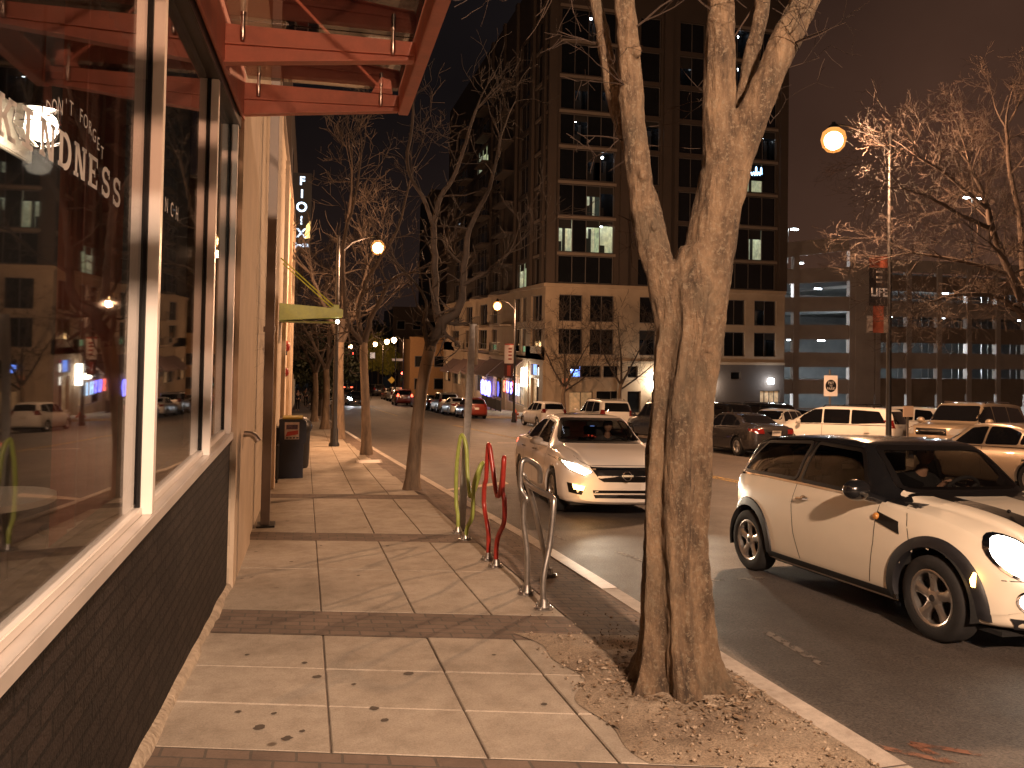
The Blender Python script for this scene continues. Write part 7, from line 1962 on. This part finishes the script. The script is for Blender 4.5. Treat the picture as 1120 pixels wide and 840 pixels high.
# awnings and neon along the street front
for k in range(5):
    a = thing('shop_awning', ('mauve cloth awning nearest the street corner', 'mauve cloth awning second from the street corner', 'mauve cloth awning in the middle of the shop row', 'mauve cloth awning fourth from the street corner', 'mauve cloth awning farthest from the street corner')[k], 'awning', (CXX-.105, CYY+6.2+7.4*k, gx+3.2+(G(CYY+9+7.4*k)-G(CYY))*.6), 0, 'mauve cloth awnings along the shop row')
    mb = MB(); mb.prism([(.0, 1.45), (-1.75, .0), (-1.75, -.22), (-1.70, -.22), (-1.70, 0.0), (0, 1.38)], .1, 6.2, 'y'); mb.build('cloth', M['awning_cloth'], a)
    MB().sphere((-1.3, 3.1, -.15), .13, 8, 6).build('lamp', M['white_lamp'], a)
    MB().tube([(-1.7, .15, -.1), (0, .15, .05)], .03, 5).build('frame', M['dark_metal'], a)
point_light((CXX-1.5, CYY+10, gx+2.9), 140, (1, .72, .42), .3, 'shop_light'); point_light((CXX-1.5, CYY+25, gx+2.4), 140, (.9, .75, .6), .3, 'shop_light')
ns = thing('neon_sign', 'blue and red neon letters reading SUSHI in the shop front under the awnings', 'sign', (CXX-.16, CYY+9.5, gx+1.55))
Mx = lambda dy: Matrix.Translation((-.06, dy, 0)) @ Matrix.Rotation(-PI/2, 4, 'Z') @ Matrix.Rotation(PI/2, 4, 'X')
for i, ch in enumerate('SUSHI'):
    text_obj(ch, 1.5, M['neon_red'] if i == 0 else (M['neon_blue'] if i < 3 else M['neon_ice']), 'neon_letter', ns, Mx(3.2-1.35*i), depth=.03, bold=.03)
nb2 = thing('neon_window', 'blue neon squiggle glowing in the farther shop window under the awnings', 'sign', (CXX-.16, CYY+21.5, gx+.9))
mb = MB()
for k in range(3): mb.tube([(-.05, -2+1.6*k+.55*math.cos(a), .75*math.sin(a)) for a in [2*PI*i/14 for i in range(14)]], .10, 6, closed=True)
mb.build('neon_tube', M['neon_blue'], nb2)
fe = thing('patio_fence', 'low dark patio fence on the sidewalk in front of the shops', 'fence', (17.2, 70.5, GZ(17.2, 70.5)))
for k in range(5): MB().box(-.04, .04, 2.0*k-.04, 2.0*k+.04, -.3, 1.05).build('post', M['dark_metal'], fe)
MB().box(-.02, .02, 0, 8, .0, .95).build('panel', mat('fence_panel', (.035, .028, .03), .7), fe)

# ------------------------------------------------------------------ the parking garage on the right
GY = 66.5
pg = thing('parking_garage', 'grey open deck parking garage with cool lamps on every level at the right', 'building', (41.5, GY, GZ(44, 66)-.3))
gz0 = GZ(44, 66)-.3
def gq(mb, x0, x1, y0, y1, z0, z1, s0=0.0, s1=0.0):
    """box whose two ends sit at different heights (ramped band)"""
    vs = [(x0, y0, z0+s0), (x1, y0, z0+s1), (x1, y1, z0+s1), (x0, y1, z0+s0), (x0, y0, z1+s0), (x1, y0, z1+s1), (x1, y1, z1+s1), (x0, y1, z1+s0)]
    mb.add(vs, [(0,3,2,1),(4,5,6,7),(0,1,5,4),(1,2,6,5),(2,3,7,6),(3,0,4,7)])
LEV = [2.0, 4.55, 7.1, 9.65, 12.2, 14.6]
W_A = 9.2                                                # left ramped block
for k, z in enumerate(LEV):
    tilt = (.0, .0, .15, .35, .7, 1.3)[k]
    mb = MB(); gq(mb, 0, W_A, 0, .3, z+.35, z+1.75, 0, tilt); mb.build('spandrel', M['garage'], pg)
    mb = MB(); gq(mb, 0.05, W_A-.05, .31, 17, z+.62, z+.95, 0, tilt); mb.build('deck', M['garage_in'], pg)
MB().box(0, W_A, .0, .3, -.5, 1.0).build('base_wall', M['garage'], pg)
for x in (0, 3.1, 9.25): MB().box(x, x+.62, -.08, .4, -.6, 16.2).build('pillar', M['garage'], pg)
MB().box(0, 48, 17, 17.3, -.6, 16).build('back_wall', M['garage_in'], pg)
MB().box(9.9, 12.0, -.15, .5, -.6, 15.0).build('pillar', M['garage'], pg)
W_B0, W_B1 = 12.0, 48
for k, z in enumerate(LEV[:5]):
    MB().box(W_B0, W_B1, .05, .35, z+.28, z+1.85).build('spandrel', M['garage'] if k % 2 else M['garage_panel'], pg)
    MB().box(W_B0, W_B1, .36, 17, z+.7, z+1.0).build('deck', M['garage_in'], pg)
MB().box(W_B0, W_B1, .04, .34, 14.4, 15.6).build('spandrel', M['garage'], pg)
for k in range(10): MB().box(W_B0+.2+3.6*k, W_B0+.75+3.6*k, -.12, .42, -.6, 14.9).build('pillar', M['garage'], pg)
for k in range(9):
    for z in LEV[:5]:
        for j in (1.4, 2.2): MB().box(W_B0+.75+3.6*k+j, W_B0+.80+3.6*k+j, .1, .16, z+1.86, z+2.82).build('railing_post', M['galv'], pg)
for k, (a, b) in enumerate(((12.8, 15.6), (16.4, 19.2), (20, 22.8), (23.6, 26.4), (27.2, 30))):
    MB().box(a, b, -.02, .04, 1.0, 3.1).build('panel', M['garage_panel'], pg)
# ceiling lamps: each a thing of its own
lampspots = [(1.6, 2, LEV[0]), (4.7, 2.5, LEV[0]), (5.1, 5, LEV[1]), (4.6, 2, LEV[1]), (4.2, 2, LEV[2]), (4.6, 2, LEV[3]), (2.6, 1.5, LEV[4]), (4.8, 1.5, LEV[5]), (1.9, 3, LEV[1]), (7.6, 2, LEV[2]),
             (14.0, 3, LEV[0]), (20.9, 3, LEV[1]), (26.4, 2, LEV[0]), (22.0, 2, LEV[2]), (21.8, 2, LEV[3]), (22.2, 2, LEV[4]), (29, 3, LEV[1]), (33, 3, LEV[3]), (1.5, 2, LEV[3]), (7.4, 2, LEV[1]), (7.2, 2, LEV[4]), (15.0, 2, LEV[2]), (15.4, 2, LEV[3]), (18.4, 2, LEV[1]), (25.5, 2, LEV[2]), (26, 2, LEV[4]), (30, 2, LEV[2])]
for k, (x, y, z) in enumerate(lampspots):
    t = thing('ceiling_light', 'cool white ceiling light under a parking garage deck', 'ceiling light', (41.5+x, GY+y, gz0+z+.40), 0, 'cool lights under the garage decks')
    MB().box(-.35, .35, -.14, .14, -.0, .20).build('housing', M['galv'], t)
    MB().box(-.33, .33, -.12, .12, -.10, -.001).build('lens', M['cool_lamp'], t)
    if k in (0, 2, 3, 4, 5, 6, 7, 10, 11, 12, 13, 15): point_light((41.5+x, GY+y, gz0+z+.05), 520, (.78, .90, 1.0), .15, 'garage_light')
for k, (x, lab) in enumerate(((6.4, 'twin headed lamp post on the garage roof, left of the orange twigs'), (29.5, 'twin headed lamp post on the garage roof seen through the orange twigs'))):
    t = thing('roof_lamp', lab, 'lamp', (41.5+x, GY+6, gz0+15.4))
    hh = 3.6 if k == 0 else 8.2
    MB().tube([(0, 0, 0), (0, 0, hh)], .09, 8).build('pole', M['galv'], t)
    for s in (-1, 1):
        MB().tube([(0, 0, hh), (s*.8, 0, hh+.05)], .05, 6).build('arm', M['galv'], t)
        MB().box(s*.8-.3, s*.8+.3, -.2, .2, hh-.12, hh+.02).build('lamp_head', M['cool_lamp'], t)
# low retaining wall and hedges of the lot
# ------------------------------------------------------------------ far away buildings
def block(x, y, w, d, h, m, lab, lit_n, seed, zb=None):
    rr = random.Random(seed); z0 = GZ(x, y)-1 if zb is None else zb
    t = thing('distant_building', lab, 'building', (x, y, z0))
    MB().box(0, w, 0, d, 0, h).build('wall', m, t)
    n = 0
    for iz in range(int(h/3.4)):
        for ix in range(int(w/3)):
            if n > 60: break
            f = MB().box(.7+3*ix, 2.3+3*ix, -.06, -.003, 1.9+3.4*iz, 3.6+3.4*iz).build('window', M['mullion_grey'], t)
            MB().box(.8+3*ix, 2.2+3*ix, -.07, -.061, 2.0+3.4*iz, 3.5+3.4*iz).build('pane', M['room_lit'] if rr.random() < lit_n else M['pane_dark'], f)
            n += 1
    MB().box(-.15, w+.15, -.15, .3, h, h+.4).build('parapet', m, t)
    return t
block(15.2, 121, 12, 16, 9.5, mat('lamp_tinted_stucco', (.42, .24, .11), .85, var=.1), 'low orange lamplit building beyond the corner building', .05, 1)  # orange of the lamplight is put into the wall colour
block(15.5, 150, 14, 18, 16, M['tower_wall'], 'dim brown building far behind the orange one', .06, 2)
block(26, 175, 26, 18, 44, M['tower_wall'], 'dim high rise far behind the corner building', .04, 3)
block(-20, 175, 18, 14, 12, M['tower_wall'], 'dark low building far down the left side', .06, 4)
# ================================================================== LIGHT, SKY, CAMERA
w = bpy.data.worlds.new("World"); scene.world = w; w.use_nodes = True
nt = w.node_tree; N = nt.nodes; L = nt.links
bg = N['Background']
sky = N.new('ShaderNodeTexSky'); sky.sky_type = 'NISHITA'; sky.sun_disc = False
sky.sun_elevation = math.radians(-6); sky.sun_rotation = math.radians(120); sky.air_density = 1.5; sky.dust_density = 3
L.new(sky.outputs[0], bg.inputs['Color']); bg.inputs['Strength'].default_value = .05
# city glow: warm and dim near the horizon, darker and bluer overhead
tc = N.new('ShaderNodeTexCoord'); sp = N.new('ShaderNodeSeparateXYZ'); L.new(tc.outputs['Generated'], sp.inputs[0])
# lamp haze put into the sky colour to the right (+x), dark to the left; brightest low down
def ramp_(fac, stops):
    rp = N.new('ShaderNodeValToRGB'); e = rp.color_ramp.elements
    e[0].position = stops[0][0]; e[0].color = (*stops[0][1], 1); e[1].position = stops[-1][0]; e[1].color = (*stops[-1][1], 1)
    for p_, c_ in stops[1:-1]:
        k_ = e.new(p_); k_.color = (*c_, 1)
    L.new(fac, rp.inputs['Fac']); return rp.outputs['Color']
left_c = ramp_(sp.outputs['Z'], [(0, (.018, .0105, .0085)), (.3, (.0070, .0052, .0054)), (.8, (.0065, .0052, .0055))])
right_c = ramp_(sp.outputs['Z'], [(0, (.082, .040, .025)), (.3, (.060, .0285, .0182)), (.8, (.026, .0145, .0102))])
mr_ = N.new('ShaderNodeMapRange'); mr_.inputs['From Min'].default_value = .30; mr_.inputs['From Max'].default_value = .64; L.new(sp.outputs['X'], mr_.inputs['Value'])
mxs = N.new('ShaderNodeMix'); mxs.data_type = 'RGBA'; L.new(mr_.outputs['Result'], mxs.inputs['Factor']); L.new(left_c, mxs.inputs['A']); L.new(right_c, mxs.inputs['B'])
bg2 = N.new('ShaderNodeBackground'); cn = N.new('ShaderNodeTexNoise'); cn.inputs['Scale'].default_value = 2.6; cn.inputs['Detail'].default_value = 5; L.new(tc.outputs['Generated'], cn.inputs['Vector'])
cr_ = N.new('ShaderNodeMapRange'); cr_.inputs['From Min'].default_value = .3; cr_.inputs['From Max'].default_value = .7; cr_.inputs['To Min'].default_value = .72; cr_.inputs['To Max'].default_value = 1.3; L.new(cn.outputs['Fac'], cr_.inputs['Value'])
L.new(mxs.outputs['Result'], bg2.inputs['Color']); L.new(cr_.outputs['Result'], bg2.inputs['Strength']); 
ad = N.new('ShaderNodeAddShader'); L.new(bg.outputs[0], ad.inputs[0]); L.new(bg2.outputs[0], ad.inputs[1])
L.new(ad.outputs[0], N['World Output'].inputs['Surface'])

# headlight beams of the cars that have their lamps on
for s in (-1, 1):
    p = to_world(alt, (2.45, s*.68, .69)); d = alt.matrix_world.to_3x3() @ Vector((1, -.05*s, -.035))
    spot_light(p, d, 170, (1.0, .84, .62), 64, .95, .05)
    p = to_world(mini, (2.05, s*.56, .70)); d = mini.matrix_world.to_3x3() @ Vector((1, 0, -.05))
    spot_light(p, d, 70, (1.0, .84, .60), 60, .9, .05)
    p = to_world(onc, (2.5, s*.66, .70)); d = onc.matrix_world.to_3x3() @ Vector((1, 0, -.03))
    spot_light(p, d, 130, (.90, .95, 1.0), 70, .7, .05)
p = to_world(alt, (2.48, -.66, .44)); point_light(p, 6, (1, .5, .15), .04, 'fog_glow')
# the pendant lamp inside the shop
pl = lamp.matrix_world @ Vector((0, 0, -.22)); point_light(pl, 22, (1.0, .86, .66), .08, 'pendant_light')
# very faint sun lamp added as ambient fill
sun = bpy.data.lights.new('faint_fill_sun', 'SUN'); sun.energy = .006; sun.angle = math.radians(2); sun.color = (.8, .85, 1.0)
so = bpy.data.objects.new('faint_fill_sun', sun); so.rotation_euler = (math.radians(40), 0, math.radians(200)); col.objects.link(so)

cam = bpy.data.cameras.new('camera'); cam.sensor_width = 36.0; cam.lens = 36.0*871/1120
cam.clip_start = .05; cam.clip_end = 2000
cam.shift_x = 0.0; cam.shift_y = -71/1120
co = bpy.data.objects.new('camera', cam); col.objects.link(co)
yaw, pit, rol = math.radians(14.4), math.radians(1.38), math.radians(1.0)
f0 = Vector((math.sin(yaw), math.cos(yaw), 0)); r0 = Vector((math.cos(yaw), -math.sin(yaw), 0))
f = f0*math.cos(pit)+Vector((0, 0, 1))*math.sin(pit); u0 = -f0*math.sin(pit)+Vector((0, 0, 1))*math.cos(pit)
r = r0*math.cos(rol)+u0*math.sin(rol); u = u0*math.cos(rol)-r0*math.sin(rol)
co.matrix_world = Matrix.Translation((0, 0, 1.6)) @ Matrix((r, u, -f)).transposed().to_4x4()
scene.camera = co
scene.view_settings.view_transform = 'Standard'; scene.view_settings.look = 'None'; scene.view_settings.exposure = 0; scene.view_settings.gamma = 1
scene.render.engine = 'CYCLES'
cy = scene.cycles
cy.use_denoising = True
try: cy.denoiser = 'OPENIMAGEDENOISE'
except Exception: pass
cy.max_bounces = 8; cy.transparent_max_bounces = 16; cy.glossy_bounces = 4; cy.diffuse_bounces = 3
cy.sample_clamp_indirect = 4.0; cy.sample_clamp_direct = 0; cy.caustics_reflective = False; cy.caustics_refractive = False
cy.use_light_tree = True
scene.render.film_transparent = False
bpy.data.scenes.remove(tmp_scene)
